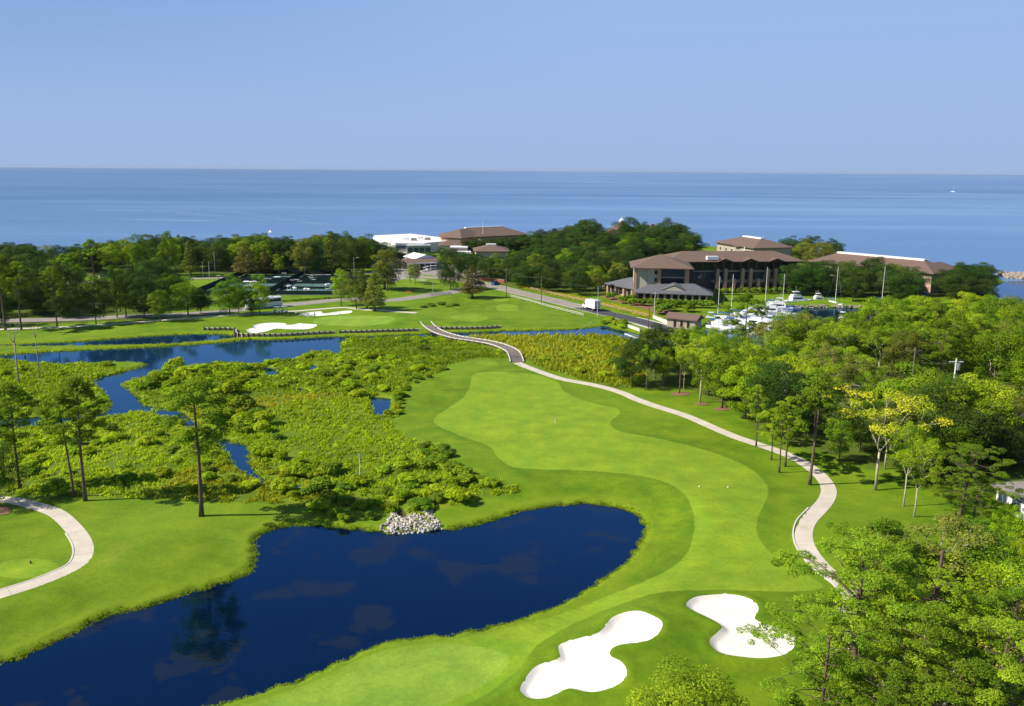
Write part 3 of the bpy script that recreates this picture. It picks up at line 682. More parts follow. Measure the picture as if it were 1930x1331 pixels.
# ------------------------------------------------------------------ timber sea wall along the canal
def bulkhead(line, label, top=.72, step=1.5):
    ln = smooth_open(GP(line), 4); sg = np.linalg.norm(np.diff(ln, axis=0), axis=1).sum()
    r_ = empty('timber_bulkhead', (*ln[0], 0)); tag(r_, label, 'retaining wall'); n_ = int(sg/step)
    face = MB(); capm = MB(); pm = None
    for k in range(n_):
        p, t, n = along(ln, k*step); q, _, _ = along(ln, (k+1)*step)
        b_ = MB(); b_.bar((*(p+t*.03), top-.9), (*(q-t*.03), top-.9), .10, 1.8); local(b_.build('board', WOODP), r_)
        if k % 2 == 0:
            w_, _, _ = along(ln, (k+2)*step); c_ = MB(); c_.bar((*p, top-.05), (*w_, top-.05), .34, .12); local(c_.build('cap', WHTW), r_)
        if pm is None:
            pmb = MB(); pmb.tube([(0, 0, -2.2), (0, 0, 0)], .24, 8); pm = pmb.mesh('pile', WOODD)
        pl = link('pile', pm, None); pl.location = (*(p+np.array([n[0], n[1]])*(-.28)), top+.16); local(pl, r_)
    return r_
bulkhead([(386,622),(400,622.5),(420,622),(440,622.5),(446,624),(444,630),(452,633),(475,634),(530,634),(581,631),(623,629),(641,628)], 'long timber piled wall holding the bunker bank above the lagoon')
bulkhead([(641,628),(680,627.5),(724,626),(760,625),(794,624)], 'dark piled wall between the lagoon and the footbridge')
bulkhead([(822,621),(850,621),(881,621),(915,620),(945,618)], 'short piled wall on the far bank right of the footbridge')
# ------------------------------------------------------------------ rock spillway
ROCK = []
for i, c in enumerate([(.46, .40, .33), (.30, .25, .20), (.56, .51, .45)]): ROCK.append(plain(f'limestone_{"abc"[i]}', c, .9, .3, 1.2, bmp=.5))
def rock_mesh(seed, mat):
    r_ = random.Random(seed); mb = MB(); ps = []
    import bmesh
    bm = bmesh.new(); bmesh.ops.create_icosphere(bm, subdivisions=1, radius=1)
    for v in bm.verts: v.co = Vector((v.co.x*r_.uniform(.8, 1.3), v.co.y*r_.uniform(.7, 1.1), v.co.z*.65))*r_.uniform(.75, 1.1)
    me = bpy.data.meshes.new('rock'); bm.to_mesh(me); bm.free(); me.materials.append(mat); return me
RM = [rock_mesh(i, ROCK[i % 3]) for i in range(9)]
rp = GP([(712,994),(728,985),(737,968),(760,972),(790,966),(815,962),(830,985),(834,993),(800,998),(760,1001),(735,1001)])
rc = rp.mean(0); rk = empty('rock_spillway', (*rc, 0)); tag(rk, 'heap of pale broken limestone where marsh drains into the pond', 'rock pile', )
rr = random.Random(3); lo_, hi_ = rp.min(0), rp.max(0); n_ = 0
MBst = []
while n_ < 470:
    x, y = rr.uniform(lo_[0], hi_[0]), rr.uniform(lo_[1], hi_[1])
    if sdf(np.array([[x, y]]), rp)[0] > 0: continue
    o = bpy.data.objects.new('rock', rr.choice(RM)) if n_ < 285 else None
    z = max(float(height(np.array([[x, y]]))[0]), WL-.1)+.06
    s_ = rr.uniform(.17, .30) if n_ < 285 else rr.uniform(.15, .24)
    if o:
        COL.objects.link(o); o.parent = rk; o.location = (x-rc[0], y-rc[1], z+rr.uniform(0, .08)); o.scale = (s_,)*3; o.rotation_euler = [rr.uniform(0, 6) for _ in range(3)]
    else: MBst.append((x, y, z, s_))
    n_ += 1
sv, sf = [], []
base = np.array([v.co[:] for v in RM[2].vertices]); bf = np.array([list(p.vertices) for p in RM[2].polygons])
for i, (x, y, z, s_) in enumerate(MBst):
    a = i*1.3; c, s2 = math.cos(a), math.sin(a); q = base*s_
    sv.append(np.stack([q[:, 0]*c-q[:, 1]*s2+x-rc[0], q[:, 0]*s2+q[:, 1]*c+y-rc[1], q[:, 2]+z], 1)); sf.append(bf+i*len(base))
o = link('rock', np_mesh('rock', np.vstack(sv), np.vstack(sf), ROCK[2]), rk); o['kind'] = 'stuff'
# ------------------------------------------------------------------ foliage
def leaf_mat(name, cols, trans=.2, rough=.65):
    m, t, b = newmat(name); out = t.nodes['Material Output']
    a = attr(t, 'tint'); oi = N(t, 'ShaderNodeObjectInfo').outputs['Random']
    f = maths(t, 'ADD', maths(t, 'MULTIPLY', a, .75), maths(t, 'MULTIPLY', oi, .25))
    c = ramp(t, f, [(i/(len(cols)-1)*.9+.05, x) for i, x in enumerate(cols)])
    hs = N(t, 'ShaderNodeHueSaturation'); t.links.new(c, hs.inputs['Color'])
    t.links.new(maths(t, 'ADD', .82, maths(t, 'MULTIPLY', oi, .4)), hs.inputs['Value'])
    oi2 = maths(t, 'FRACT', maths(t, 'MULTIPLY', oi, 7.31)); t.links.new(maths(t, 'ADD', .474, maths(t, 'MULTIPLY', oi2, .030)), hs.inputs['Hue'])
    c = hs.outputs[0]
    t.links.new(c, b.inputs['Base Color']); b.inputs['Roughness'].default_value = rough; b.inputs['Specular IOR Level'].default_value = .07
    tr = N(t, 'ShaderNodeBsdfTranslucent'); tc_ = mixc(t, 1.0, c, (1.5, 1.45, .6), 'MULTIPLY'); t.links.new(tc_, tr.inputs[0])
    mx = N(t, 'ShaderNodeMixShader'); mx.inputs[0].default_value = trans
    t.links.new(b.outputs[0], mx.inputs[1]); t.links.new(tr.outputs[0], mx.inputs[2]); t.links.new(mx.outputs[0], out.inputs[0]); return m
LM = {
 'pine': leaf_mat('pine_needles', [(.065, .140, .008), (.155, .270, .014), (.29, .41, .022)], .28),
 'dark': leaf_mat('dark_oak_leaves', [(.018, .048, .006), (.042, .095, .011), (.085, .155, .018)]),
 'green': leaf_mat('green_leaves', [(.050, .120, .006), (.130, .245, .010), (.25, .37, .016)]),
 'bright': leaf_mat('bright_leaves', [(.12, .225, .006), (.225, .365, .010), (.36, .49, .018)]),
 'olive': leaf_mat('olive_leaves', [(.075, .110, .014), (.145, .190, .024), (.24, .27, .04)]),
 'rust': leaf_mat('rusty_cypress_leaves', [(.075, .10, .014), (.16, .15, .03), (.27, .20, .05)]),
 'yellow': leaf_mat('yellowing_leaves', [(.17, .26, .008), (.32, .38, .015), (.55, .50, .03)]),
 'shrub': leaf_mat('marsh_shrub_leaves', [(.17, .28, .008), (.29, .43, .014), (.43, .55, .025)], .4),
 'fern': leaf_mat('dark_shrub_leaves', [(.055, .125, .008), (.115, .215, .012), (.19, .30, .018)]),
}
BARK = plain('pine_bark', (.13, .085, .06), .95, .35, 3.0, bmp=.5)
BARKG = plain('grey_bark', (.17, .14, .11), .95, .3, 3.0, bmp=.5)
BARKP = plain('pale_bark', (.42, .37, .27), .85, .2, 2.0)
DEADW = plain('dead_wood', (.38, .32, .26), .9, .2, 2.0)
def leaves(clumps, dens, size, rng, up=.35, rnd=.75, flat=1.0, aspect=1.0):
    """clumps: list of (centre, radii, tint). Leaf-sized quads spread over the outer part of each clump"""
    Vs, Ts = [], []
    for c, rad, tn in clumps:
        rad = np.asarray(rad, float); area = (rad[0]*rad[1]+rad[0]*rad[2]+rad[1]*rad[2])/3*4*math.pi
        n = max(6, int(area*dens))
        d = rng.normal(size=(n, 3)); d /= np.linalg.norm(d, axis=1)[:, None]
        d[:, 2] = np.where((d[:, 2] < -.35) & (rng.random(n) < .6), -d[:, 2], d[:, 2])
        rr_ = rng.uniform(.62, 1.06, n)[:, None]
        p = np.asarray(c)+d*rad*rr_
        nm = d/rad*rad.mean()*1.0+rng.normal(size=(n, 3))*rnd+np.array([0, 0, up]); nm /= np.linalg.norm(nm, axis=1)[:, None]
        a = rng.normal(size=(n, 3)); u = np.cross(nm, a); u /= np.linalg.norm(u, axis=1)[:, None]; v = np.cross(nm, u)
        s = size*rng.uniform(.6, 1.35, n)[:, None]; u = u*s*.5; v = v*s*.5*aspect
        q = np.stack([p-u, p-v*.8+u*.2, p+u, p+v], 1)
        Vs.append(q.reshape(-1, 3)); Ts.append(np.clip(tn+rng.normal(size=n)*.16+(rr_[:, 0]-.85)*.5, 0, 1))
    V = np.vstack(Vs); T = np.concatenate(Ts); n = len(T)
    return V, np.arange(n*4).reshape(n, 4), T
def crown_mesh(name, clumps, dens, size, rng, mat, **k):
    V, Fq, T = leaves(clumps, dens, size, rng, **k); return np_mesh(name, V, Fq, mat, False, None, {'tint': T})
def limb(mb, a, b, r0, r1, rng, bend=.08, n=5, sides=6):
    a, b = np.array(a, float), np.array(b, float); L = np.linalg.norm(b-a); pts = []
    off = rng.normal(size=3)*L*bend
    for i in range(n):
        t = i/(n-1); pts.append(a+(b-a)*t+off*math.sin(math.pi*t))
    mb.tube(pts, [r0+(r1-r0)*i/(n-1) for i in range(n)], sides); return pts
# every kind is built at a height of 10 and scaled
def make_pine(seed, q=1.0, spread=.30, bare=.52, lean=0.0, pads=22, padr=1.0, lf=.17):
    """tall bare trunk, open crown of needle pads on crooked limbs"""
    g = np.random.default_rng(seed); mb = MB(); top = np.array([lean, g.normal()*.15, 9.3])
    pts = [np.array([lean*(t**1.5)+math.sin(t*5+seed)*.05, math.sin(t*4+seed)*.05, 9.3*t]) for t in np.linspace(0, 1, 9)]
    mb.tube(pts, [.115*(1-t)**.8+.025+(.04 if t == 0 else 0) for t in np.linspace(0, 1, 9)], 9)
    cl = []
    for i in range(pads):
        t = bare+(1-bare)*(i/(pads-1))**.85; z = 9.3*t
        env = spread*10*(math.sin(math.pi*min(1, (t-bare)/(1-bare)*.82+.16))**.7)*g.uniform(.45, 1.05)
        a = i*2.4+g.uniform(-.5, .5); k = min(int(t*8), 7); st = pts[k]+(pts[k+1]-pts[k])*(t*8-k)
        e = st+np.array([math.cos(a)*env, math.sin(a)*env, env*g.uniform(.05, .45)])
        lp = limb(mb, st, e, .030*(1.25-t)+.012, .010, g, .1, 5, 5)
        r_ = padr*g.uniform(.5, .95)*(.75+.35*(1-t)); tn = g.uniform(.25, .8)
        cl.append((e+np.array([0, 0, .12]), (r_, r_, r_*.48), tn))
        for j in range(3):
            o_ = g.normal(size=3)*np.array([1, 1, .3])*r_*.85; cl.append((e+o_, (r_*.55, r_*.55, r_*.33), np.clip(tn+g.normal()*.15, 0, 1)))
        if env > 1.3: cl.append((lp[3]+np.array([0, 0, .15]), (r_*.5, r_*.5, r_*.3), tn))
    cl.append((top+np.array([0, 0, .3]), (.8*padr, .8*padr, .5*padr), .6))
    return mb.mesh('trunk', BARK, True), crown_mesh('crown', cl, 105*q*(.17/lf)**2*.9, lf, g, LM['pine'], up=.8, rnd=.7, aspect=.42)
def make_broad(seed, mat, q=1.0, w=.36, low=.22, round_=.9, nclump=46, bark=None, size=.21, base=.12, tilt=.55):
    """a full crown of many leaf clumps with gaps between"""
    g = np.random.default_rng(seed); mb = MB(); bark = bark or BARKG
    mb.tube([(0, 0, 0), (.05, 0, 1.2), (.0, .08, 3), (.1, 0, 5.4), (0, 0, 8.3)], [.22, .15, .13, .08, .02], 8)
    cl = []; cz = 10*(low+1)/2; hzz = 10*(1-low)/2
    gold = math.pi*(3-math.sqrt(5))
    for i in range(nclump):
        zz = 1-2*(i+.5)/nclump; rr_ = math.sqrt(1-zz*zz); a = i*gold+g.uniform(-.3, .3)
        sh = g.uniform(.62, .98) if g.random() < .75 else g.uniform(.3, .6)
        lob = 1+.20*math.sin(a*3+seed)+.12*math.sin(a*5+zz*4+seed*2)
        p = np.array([math.cos(a)*rr_*w*10*sh*lob, math.sin(a)*rr_*w*10*sh*lob, cz+zz*hzz*sh*(1+.08*math.sin(a*2+seed))])
        r_ = w*10*g.uniform(.20, .36); cl.append((p, (r_, r_, r_*.72*round_), g.uniform(.15, .85)))
        if i % 4 == 0: limb(mb, (0, 0, min(p[2]*.55+.6, 6.5)), p, .07, .02, g, .08, 4, 5)
    return mb.mesh('trunk', bark, True), crown_mesh('crown', cl, 15*q*1.9/(size/.21)**2, size/math.sqrt(q*1.7), g, mat, up=tilt, rnd=.5)
def make_conic(seed, mat, q=1.0, w=.24, size=.19):
    g = np.random.default_rng(seed); mb = MB(); mb.tube([(0, 0, 0), (0, 0, 1.5), (0.03, 0, 5), (0, 0, 9.6)], [.28, .17, .11, .03], 8); cl = []
    for i in range(58):
        t = (i+.5)/58; z = 1.5+8.2*t; r_ = w*10*(1-t)**.72*min(1, .55+t*3); a = i*2.4+g.uniform(-.4, .4); s = g.uniform(.55, 1.0)
        rr_ = .42+.75*(1-t)*g.uniform(.6, 1.1); cl.append(((math.cos(a)*r_*s, math.sin(a)*r_*s, z), (rr_, rr_, rr_*.6), g.uniform(.1, .9)))
        if i % 5 == 0: limb(mb, (0, 0, z), cl[-1][0], .045, .015, g, .05, 3, 5)
    return mb.mesh('trunk', BARKG, True), crown_mesh('crown', cl, 22*q, size/math.sqrt(q), g, mat, up=.6, rnd=.5)
def branchy(mb, p, d, L, r, g, depth, tips, spread=.6, sides=5):
    d = d/np.linalg.norm(d); e = p+d*L; limb(mb, p, e, r, r*.62, g, .06, 4, sides)
    if depth == 0: tips.append(e); return
    for k in range(g.integers(2, 4)):
        nd = d+g.normal(size=3)*spread; nd[2] = abs(nd[2])*.7+.25; branchy(mb, e, nd, L*g.uniform(.62, .82), r*.6, g, depth-1, tips, spread, 4)
    tips.append(e)
def make_open(seed, mat, q=1.0, bark=None, dens=20, leafr=.55, size=.15, trunk=3.0, r0=.10, depth=4, spread=.62, L=1.9):
    """an airy tree whose pale limbs show through"""
    g = np.random.default_rng(seed); mb = MB(); tips = []
    mb.tube([(0, 0, 0), (.05, .02, trunk*.5), (0, 0, trunk)], [r0*1.3, r0, r0*.85], 8)
    for k in range(3): 
        a = k*2.1+seed; branchy(mb, np.array([0, 0, trunk*.92]), np.array([math.cos(a)*.55, math.sin(a)*.55, 1.0]), L, r0*.62, g, depth-1, tips, spread)
    tp = np.array(tips); sc = 9.6/tp[:, 2].max(); 
    mb.v = [(x*sc, y*sc, z*sc) for x, y, z in mb.v]; tp = tp*sc
    if mat is None: return mb.mesh('trunk', bark or BARKP, True), None
    cl = [(p+g.normal(size=3)*.15, (leafr*g.uniform(.7, 1.5),)*2+(leafr*g.uniform(.5, 1.0),), g.uniform(.2, .9)) for p in tp]
    return mb.mesh('trunk', bark or BARKP, True), crown_mesh('crown', cl, dens*q*1.2, size/math.sqrt(q), g, mat, up=.6, rnd=.55)
def make_bush(seed, mat, q=1.0, size=.16):
    g = np.random.default_rng(seed); cl = []
    for i in range(16):
        a = g.uniform(0, 6.28); r_ = g.uniform(0, .62); cl.append(((math.cos(a)*r_, math.sin(a)*r_, .28+.5*(1-r_)*g.uniform(.6, 1.1)), (g.uniform(.2, .38),)*2+(g.uniform(.17, .3),), g.uniform(.2, .9)))
    return crown_mesh('bush', cl, 150*q, size/math.sqrt(q)*.7, g, mat, up=.7, rnd=.5)
PROTO = {
 'pine': [make_pine(11, 1.3), make_pine(12, 1.3, .27, .48, .5), make_pine(13, 1.3, .25, .58, -.4, 18), make_pine(14, 1.2, .33, .42, .2, 26)],
 'bigpine': [make_pine(21, 1.3, .20, .50, .2, 26, .82), make_pine(22, 1.3, .22, .46, -.4, 28, .82), make_pine(23, 1.3, .20, .55, .5, 22, .85)],
 'oldpine': [make_pine(24, 1.0, .36, .42, .2, 38, .66, .11), make_pine(25, 1.0, .40, .38, -.5, 40, .64, .11), make_pine(26, 1.0, .35, .42, .6, 34, .68, .11)],
 'dark': [make_broad(31, LM['dark'], 1, .50, .06), make_broad(32, LM['dark'], 1, .46, .08), make_broad(33, LM['dark'], 1, .58, .05, .8, 54)],
 'green': [make_broad(41, LM['green'], 1, .38, .12), make_broad(42, LM['green'], 1, .35, .16), make_broad(43, LM['green'], 1, .44, .08)],
 'bright': [make_broad(51, LM['bright'], 1, .34, .16), make_broad(52, LM['bright'], 1, .40, .12), make_broad(53, LM['bright'], 1.6, .34, .2)],
 'olive': [make_broad(61, LM['olive'], 1, .36, .22), make_broad(62, LM['olive'], 1, .42, .2)],
 'rust': [make_conic(71, LM['rust']), make_conic(72, LM['rust'], 1, .30)],
 'cone': [make_conic(75, LM['green']), make_conic(76, LM['olive'], 1, .22)],
 'airy': [make_open(81, LM['bright'], 1.2, depth=4), make_open(82, LM['bright'], 1.2, leafr=.5, depth=4), make_open(83, LM['olive'], 1.2, depth=4)],
 'yellow': [make_open(91, LM['yellow'], 1.5, r0=.065, leafr=.62, depth=3, dens=22)],
 'bare': [make_open(95, None, 1, DEADW, trunk=5.2, depth=3, L=1.3, spread=.9), make_open(96, None, 1, DEADW, trunk=6.2, depth=2, L=1.2, spread=.9)],
}
BUSH = {k: [make_bush(100+i, LM[m], q) for i in range(3)] for k, m, q in (('shrub', 'shrub', 1.0), ('fern', 'fern', 1.0), ('lawn', 'green', .8))}
NAMES = {'pine': 'pine_tree', 'bigpine': 'pine_tree', 'oldpine': 'pine_tree', 'dark': 'oak_tree', 'green': 'broadleaf_tree', 'bright': 'broadleaf_tree', 'olive': 'broadleaf_tree', 'rust': 'cypress_tree',
         'cone': 'cypress_tree', 'airy': 'tallow_tree', 'yellow': 'sycamore_tree', 'bare': 'dead_tree'}
TREES = []
tr_rng = random.Random(5)
def tree(kind, x, y, h, label, group=None, w=1.0, var=None, rz=None):
    v = PROTO[kind]; i = tr_rng.randrange(len(v)) if var is None else var
    tm_, cm_ = v[i % len(v)]; z = hz(x, y)-.08
    r_ = empty(NAMES[kind], (x, y, z), tr_rng.uniform(0, 6.28) if rz is None else rz); s = h/10
    r_.scale = (s*w, s*w, s); tag(r_, label, 'tree', group)
    a = link('trunk', tm_, r_)
    if cm_: link('crown', cm_, r_)
    TREES.append((x, y, h*w*.35)); return r_
def tree_px(kind, bx, by, ty, label, group=None, w=1.0, var=None, rz=None):
    g = P(bx, by); return tree(kind, g.x, g.y, topz(bx, by, ty), label, group, w, var, rz)
def bush(kind, x, y, s, label, group=None, hs=1.0, name='shrub', z=None):
    o = link(name, tr_rng.choice(BUSH[kind])); o.location = (x, y, (hz(x, y) if z is None else z)-.1); o.scale = (s, s, s*hs); o.rotation_euler = (0, 0, tr_rng.uniform(0, 6.28))
    tag(o, label, 'shrub', group); return o
# ------------------------------------------------------------------ trees one can point at
T = tree_px
T('bigpine', 380, 978, 712, 'lone tall pine on the lawn left of the rock spillway', None, 1.12, 1, 2.2)
T('bigpine', 161, 947, 712, 'taller pine of the pair beside the left cart path', None, 1.0, 0, 1.0)
T('bigpine', 139, 939, 735, 'thinner pine of the pair beside the left cart path', None, .85, 2, 4.0)
T('bigpine', 38, 922, 722, 'dark ivy-stemmed pine at the left edge of the marsh', None, .95, 1, 5.0)
T('dark', -5, 952, 842, 'dark low oak at the left end of the cart path', None, .85, 0)
T('bare', 36, 722, 596, 'taller leafless dead tree standing in the left marsh', None, .8, 0)
T('bare', 75, 711, 604, 'thinner leafless dead tree right of the taller one', None, .6, 1)
T('bigpine', 1526, 916, 706, 'tall pine with long bare trunk beside the right cart path', None, 1.0, 2, 0.5)
T('yellow', 1650, 925, 730, 'yellowing tree with pale limbs on the right lawn', None, 1.25, 0, 1.2)
T('airy', 1702, 958, 800, 'left one of two slim pale stemmed trees on the right lawn', None, .65, 0)
T('airy', 1722, 980, 838, 'right one of two slim pale stemmed trees on the right lawn', None, .75, 1)
T('oldpine', 1803, 1018, 838, 'broad pine with a leaning trunk before the white house', None, 1.3, 1, 2.4)
T('oldpine', 1826, 1030, 890, 'shorter pine crowding the broad one before the white house', None, 1.0, 0, 5.1)
T('bright', 1893, 1050, 950, 'small reddish stemmed tree in the lawn by the right edge', None, .8, 1)
T('bigpine', 1425, 843, 725, 'leafy pine where the right path enters the shade', None, .9, 1)
for bx, by, ty, kd, lb, w in [(1453,868,770,'pine','leftmost pine of the small clump inside the path',1.0),(1468,893,760,'bigpine','forward pine of the small clump inside the path',.9),(1480,881,748,'bigpine','rear pine of the small clump inside the path',1.0),
    (1581,868,790,'green','slim tree in shade right of the tall bare pine',.9),(1218,734,650,'airy','small bare-limbed tree at the tip of the right woods',.6),(1249,729,655,'bright','round yellow-green tree at the edge of the right woods',.75),
    (1280,744,618,'bigpine','straight pine in the straw bed at the woodland edge',.8),(1288,742,660,'airy','pale stem beside the straw bed pine',.5),(1319,764,640,'airy','pale-limbed tree in the second straw bed',.95),(1360,775,640,'green','green tree in the third straw bed',.9)]:
    T(kd, bx, by, ty, lb, None, w)
T('dark', 1192, 728, 640, 'dense dark tree at the left tip of the right woods', None, .9, 0)
T('dark', 1235, 716, 612, 'tall dark tree behind the tip of the right woods', None, .8, 1)
T('pine', 1400, 690, 553, 'tall open pine standing in front of the marina boats', None, 1.0, 3, 1.0)
# near trees, bottom right: their feet are hidden or below the frame
def C(kind, cx, cy, h, label, group=None, w=1.0, var=None, frac=.72, rz=None):
    g = P(cx, cy, h*frac); return tree(kind, g.x, g.y, h, label, group, w, var, rz)
C('oldpine', 1625, 1120, 17.5, 'big leaning pine over the right cart path by the bunker', None, 1.27, 0, .72, 3.6)
C('oldpine', 1560, 1235, 14.5, 'pine with low boughs nearest the right bunker', None, 1.01, 1, .72, 1.2)
C('pine', 1660, 1040, 13.5, 'darker pine top behind the big leaning pine', None, 1.0, 3, .8)
C('oldpine', 1730, 1250, 16, 'broad pine in the bottom right thicket, left one', None, 1.22, 0)
C('oldpine', 1880, 1265, 16, 'broad pine filling the bottom right corner', None, 1.22, 1)
C('airy', 1745, 1040, 12.5, 'airy pale green tree between the pines, upper right thicket', None, 1.2, 2)
C('airy', 1745, 1105, 11, 'tallow tree with a pale forked stem in the right thicket', None, 1.2, 0)
C('airy', 1850, 1130, 11.5, 'tallow tree with many pale twigs in the right thicket', None, 1.3, 1)
C('airy', 1800, 1195, 11, 'pale twigged tallow tree above the corner pines', None, 1.3, 0)
C('green', 1850, 1045, 10.5, 'green leafy tree right of the bare pole in the thicket', None, 1.1, 0)
C('bright', 1910, 1110, 10.5, 'bright tree at the right edge of the thicket', None, 1.1, 1)
C('airy', 1925, 1190, 10, 'tallow tree cut by the right edge of the view', None, 1.3, 2)
C('bright', 1660, 1215, 9, 'low bright tree between the cart path and the corner pines', None, 1.0, 2)
C('oldpine', 1660, 1330, 13, 'pine at the bottom edge beside the cart path', None, 1.06, 2)
C('oldpine', 1800, 1340, 14, 'pine at the bottom edge near the corner', None, 1.17, 0)
C('oldpine', 1940, 1350, 14, 'pine cut off at the bottom right corner', None, 1.17, 2)
C('green', 1287, 1325, 8.5, 'round bushy treetop at the bottom edge between bunkers and pines', None, 1.25, 2, .75)
C('bright', 1612, 1150, 9, 'leafy tree covering the bend of the path beneath the big pine', None, 1.0, 0)
C('green', 1590, 1290, 9, 'green tree between bunker pine and bottom path', None, .9, 1)
C('bright', 1845, 1200, 10, 'bright leafy tree above the corner pines', None, 1.1, 2)
C('oldpine', 1760, 1140, 13.5, 'pine behind the branchless trunk', None, 1.0, 1)
C('oldpine', 1900, 1180, 13, 'pine crown at the right edge above the corner', None, 1.0, 2)
C('pine', 1500, 1338, 9, 'tip of a small pine at the bottom edge', None, .8, 1, .9)
C('dark', 1780, 1090, 9, 'dark undergrowth tree in the middle of the right thicket', None, 1.1, 1)
C('green', 1700, 1160, 8, 'shaded tree beneath the big leaning pine', None, 1.0, 1)
# the row along the far road and lawn
row = [('bigpine',108,615,500,'tall pine in front of the left road, alone on the far bank',.85),('pine',10,622,478,'tall dark pine at the left edge beyond the lagoon',1.0),('pine',41,622,492,'second tall pine from the left edge beyond the lagoon',1.0),
 ('dark',181,611,520,'dense dark tree reaching down to the far lawn',.72),('dark',221,599,505,'dark shade tree left of the fork-trunked one',.66),('green',238,598,508,'fork-trunked tree in the far row',.8),('dark',272,600,503,'dark tree in the thick of the far row',.75),
 ('green',302,607,545,'low tree in front of the far row',1.0),('green',355,594,522,'light green tree with a clear trunk right of the far row',1.05),('dark',379,592,543,'small dark round tree before the courts',.9),
 ('green',433,594,520,'left tree of the pair by the courts and coach',.95),('bright',450,592,533,'smaller stem behind the left tree by the coach',.7),('green',490,594,520,'tree half hiding the coach',.85),('dark',474,592,548,'dark small tree at the coach front',.7),
 ('bright',643,576,506,'bright tree beside the courts corner',.85),('olive',672,583,508,'feathery cypress left of the dark pair',.85),('cone',706,588,512,'dark cypress at the head of the far green',1.4),('rust',692,582,520,'rusty topped cypress between the dark pair',1.1),
 ('olive',730,549,468,'tall double crowned cypress before the white hall',1.0),('cone',725,545,482,'dark lower cypress leaning on the tall one',1.9),('bright',774,533,497,'small bright tree left of the pair on the forecourt lawn',.8),('olive',783,536,496,'small golden tree right of the pair on the forecourt lawn',.8),
 ('dark',849,546,474,'dark upright tree at the road junction',.66),('rust',890,562,500,'rust brown cypress on the lawn by the junction',1.7),('olive',884,560,530,'low green boughs under the rust cypress',.9),
 ('rust',465,521,462,'brownish pyramid tree behind the tennis courts',1.6),('rust',501,519,474,'smaller brownish tree right of the pyramid one',1.7),('bright',527,520,478,'small bright green tree behind the courts',.8),
 ('olive',575,523,447,'big golden-topped oak behind the courts',.85),('dark',592,521,450,'dark oak against the golden-topped one',.75),('cone',626,523,434,'tall green spire behind the courts',1.15),('dark',660,513,440,'broad oak right of the tall spire',.7),
 ('green',686,512,444,'rounded tree left of the white roofs',.8),('green',320,520,434,'tallest tree of the left belt against the sea',.6),('bright',332,518,445,'yellow-green top beside the tallest belt tree',.55),('cone',360,522,452,'pointed tree right of the tallest belt tree',1.1),
 ('green',265,520,443,'broad light tree of the left belt',.7),('bright',245,515,452,'loose light crown of the left belt',.6),('pine',178,520,450,'pine standing above the left belt',.9),('pine',125,560,478,'pine with airy top over the left lane',.9),
 ('bright',65,560,505,'light green tree near the left lane',.7),('dark',335,560,520,'dark tree in the gap by the courts',.6),('dark',150,590,540,'shadowed tree by the left road',.8),('dark',118,598,545,'low shadowed tree by the left road',.8),
 ('olive',1125,556,512,'yellow-green sapling by the slate-roofed restaurant',.7),('dark',1085,548,500,'round oak at the end of the roadside oaks',.8),('dark',1160,545,505,'oak squeezed against the restaurant wing',.6)]
for kd, bx, by, ty, lb, w in row: T(kd, bx, by, ty, lb, None, w)
for bx, by, ty, lb in [(703,500,450,'left of two oaks hiding the hall wall'),(722,497,456,'right of two oaks hiding the hall wall'),(741,494,463,'low oak at the foot of the hall wall'),(690,503,444,'taller oak left of the hall wall'),(842,482,462,'round oak among the resort roofs'),(856,490,468,'dark oak behind the junction tree'),(755,492,474,'small dark oak left of the tan shed'),(870,492,474,'oak right of the tan shed')]:
    T('dark', bx, by, ty, lb, None, 1.15)
for k_, (bx, ty) in enumerate([(878, 452), (892, 449), (908, 450), (923, 451), (938, 449), (952, 447), (966, 446), (980, 444), (992, 440)]):
    T('dark', bx, 484, ty, 'oak in the row between the long brown roof and the pale topped block', 'oaks below the long brown roof', 1.05)
for bx, by, ty, lb in [(815,497,474,'oak over the right end of the canopy'),(836,490,466,'oak before the low brown roof'),(878,498,476,'oak screening the entrance canopy'),(895,505,480,'oak below the pale topped block')]: T('dark', bx, by, ty, lb, None, 1.1)
# ------------------------------------------------------------------ woods: many trees, spaced by chance inside their outlines
KEEP_OUT = []     # (polygon, margin) kept clear
def fill(poly, n, dist, kinds, hts, label, group, seed, wf=(.85, 1.15), ok=None, margin=0.0):
    r_ = random.Random(seed); p = GP(poly); lo, hi = p.min(0), p.max(0); done = 0
    for _ in range(n*60):
        if done >= n: break
        x, y = r_.uniform(lo[0], hi[0]), r_.uniform(lo[1], hi[1])
        q = np.array([[x, y]])
        if not inside(q, p, np.roll(p, -1, 0))[0]: continue
        kd = r_.choices([k for k, _ in kinds], [w for _, w in kinds])[0]; h = r_.uniform(*hts)
        rad = dist*(.6+.4*h/hts[1])
        if any((x-a)**2+(y-b)**2 < (rad*.5+min(c, 4)*.5+.8)**2 for a, b, c in TREES): continue
        if any(sdf(q, kp, 8)[0] < m+margin for kp, m in KEEP_OUT): continue
        if ok and not ok(x, y, h): continue
        u, v = proj(x, y, h*.8)
        if not (-160 < u < 2090 and v < 1400): continue
        lb = label if isinstance(label, str) else label(kd)
        gp_ = group if isinstance(group, str) else group(kd)
        tree(kd, x, y, h, lb, gp_, r_.uniform(*wf)); done += 1
    return done
ADJ = {'pine': 'tall green pine', 'bigpine': 'broad topped pine', 'dark': 'dark round oak', 'green': 'mid green leafy tree', 'bright': 'bright yellow-green tree', 'olive': 'olive green tree', 'rust': 'rust tinged cypress', 'cone': 'pointed cypress', 'airy': 'airy tree with pale limbs'}
def lab(where): return lambda k: ADJ[k]+' '+where
def grp(where): return lambda k: ADJ[k]+'s '+where

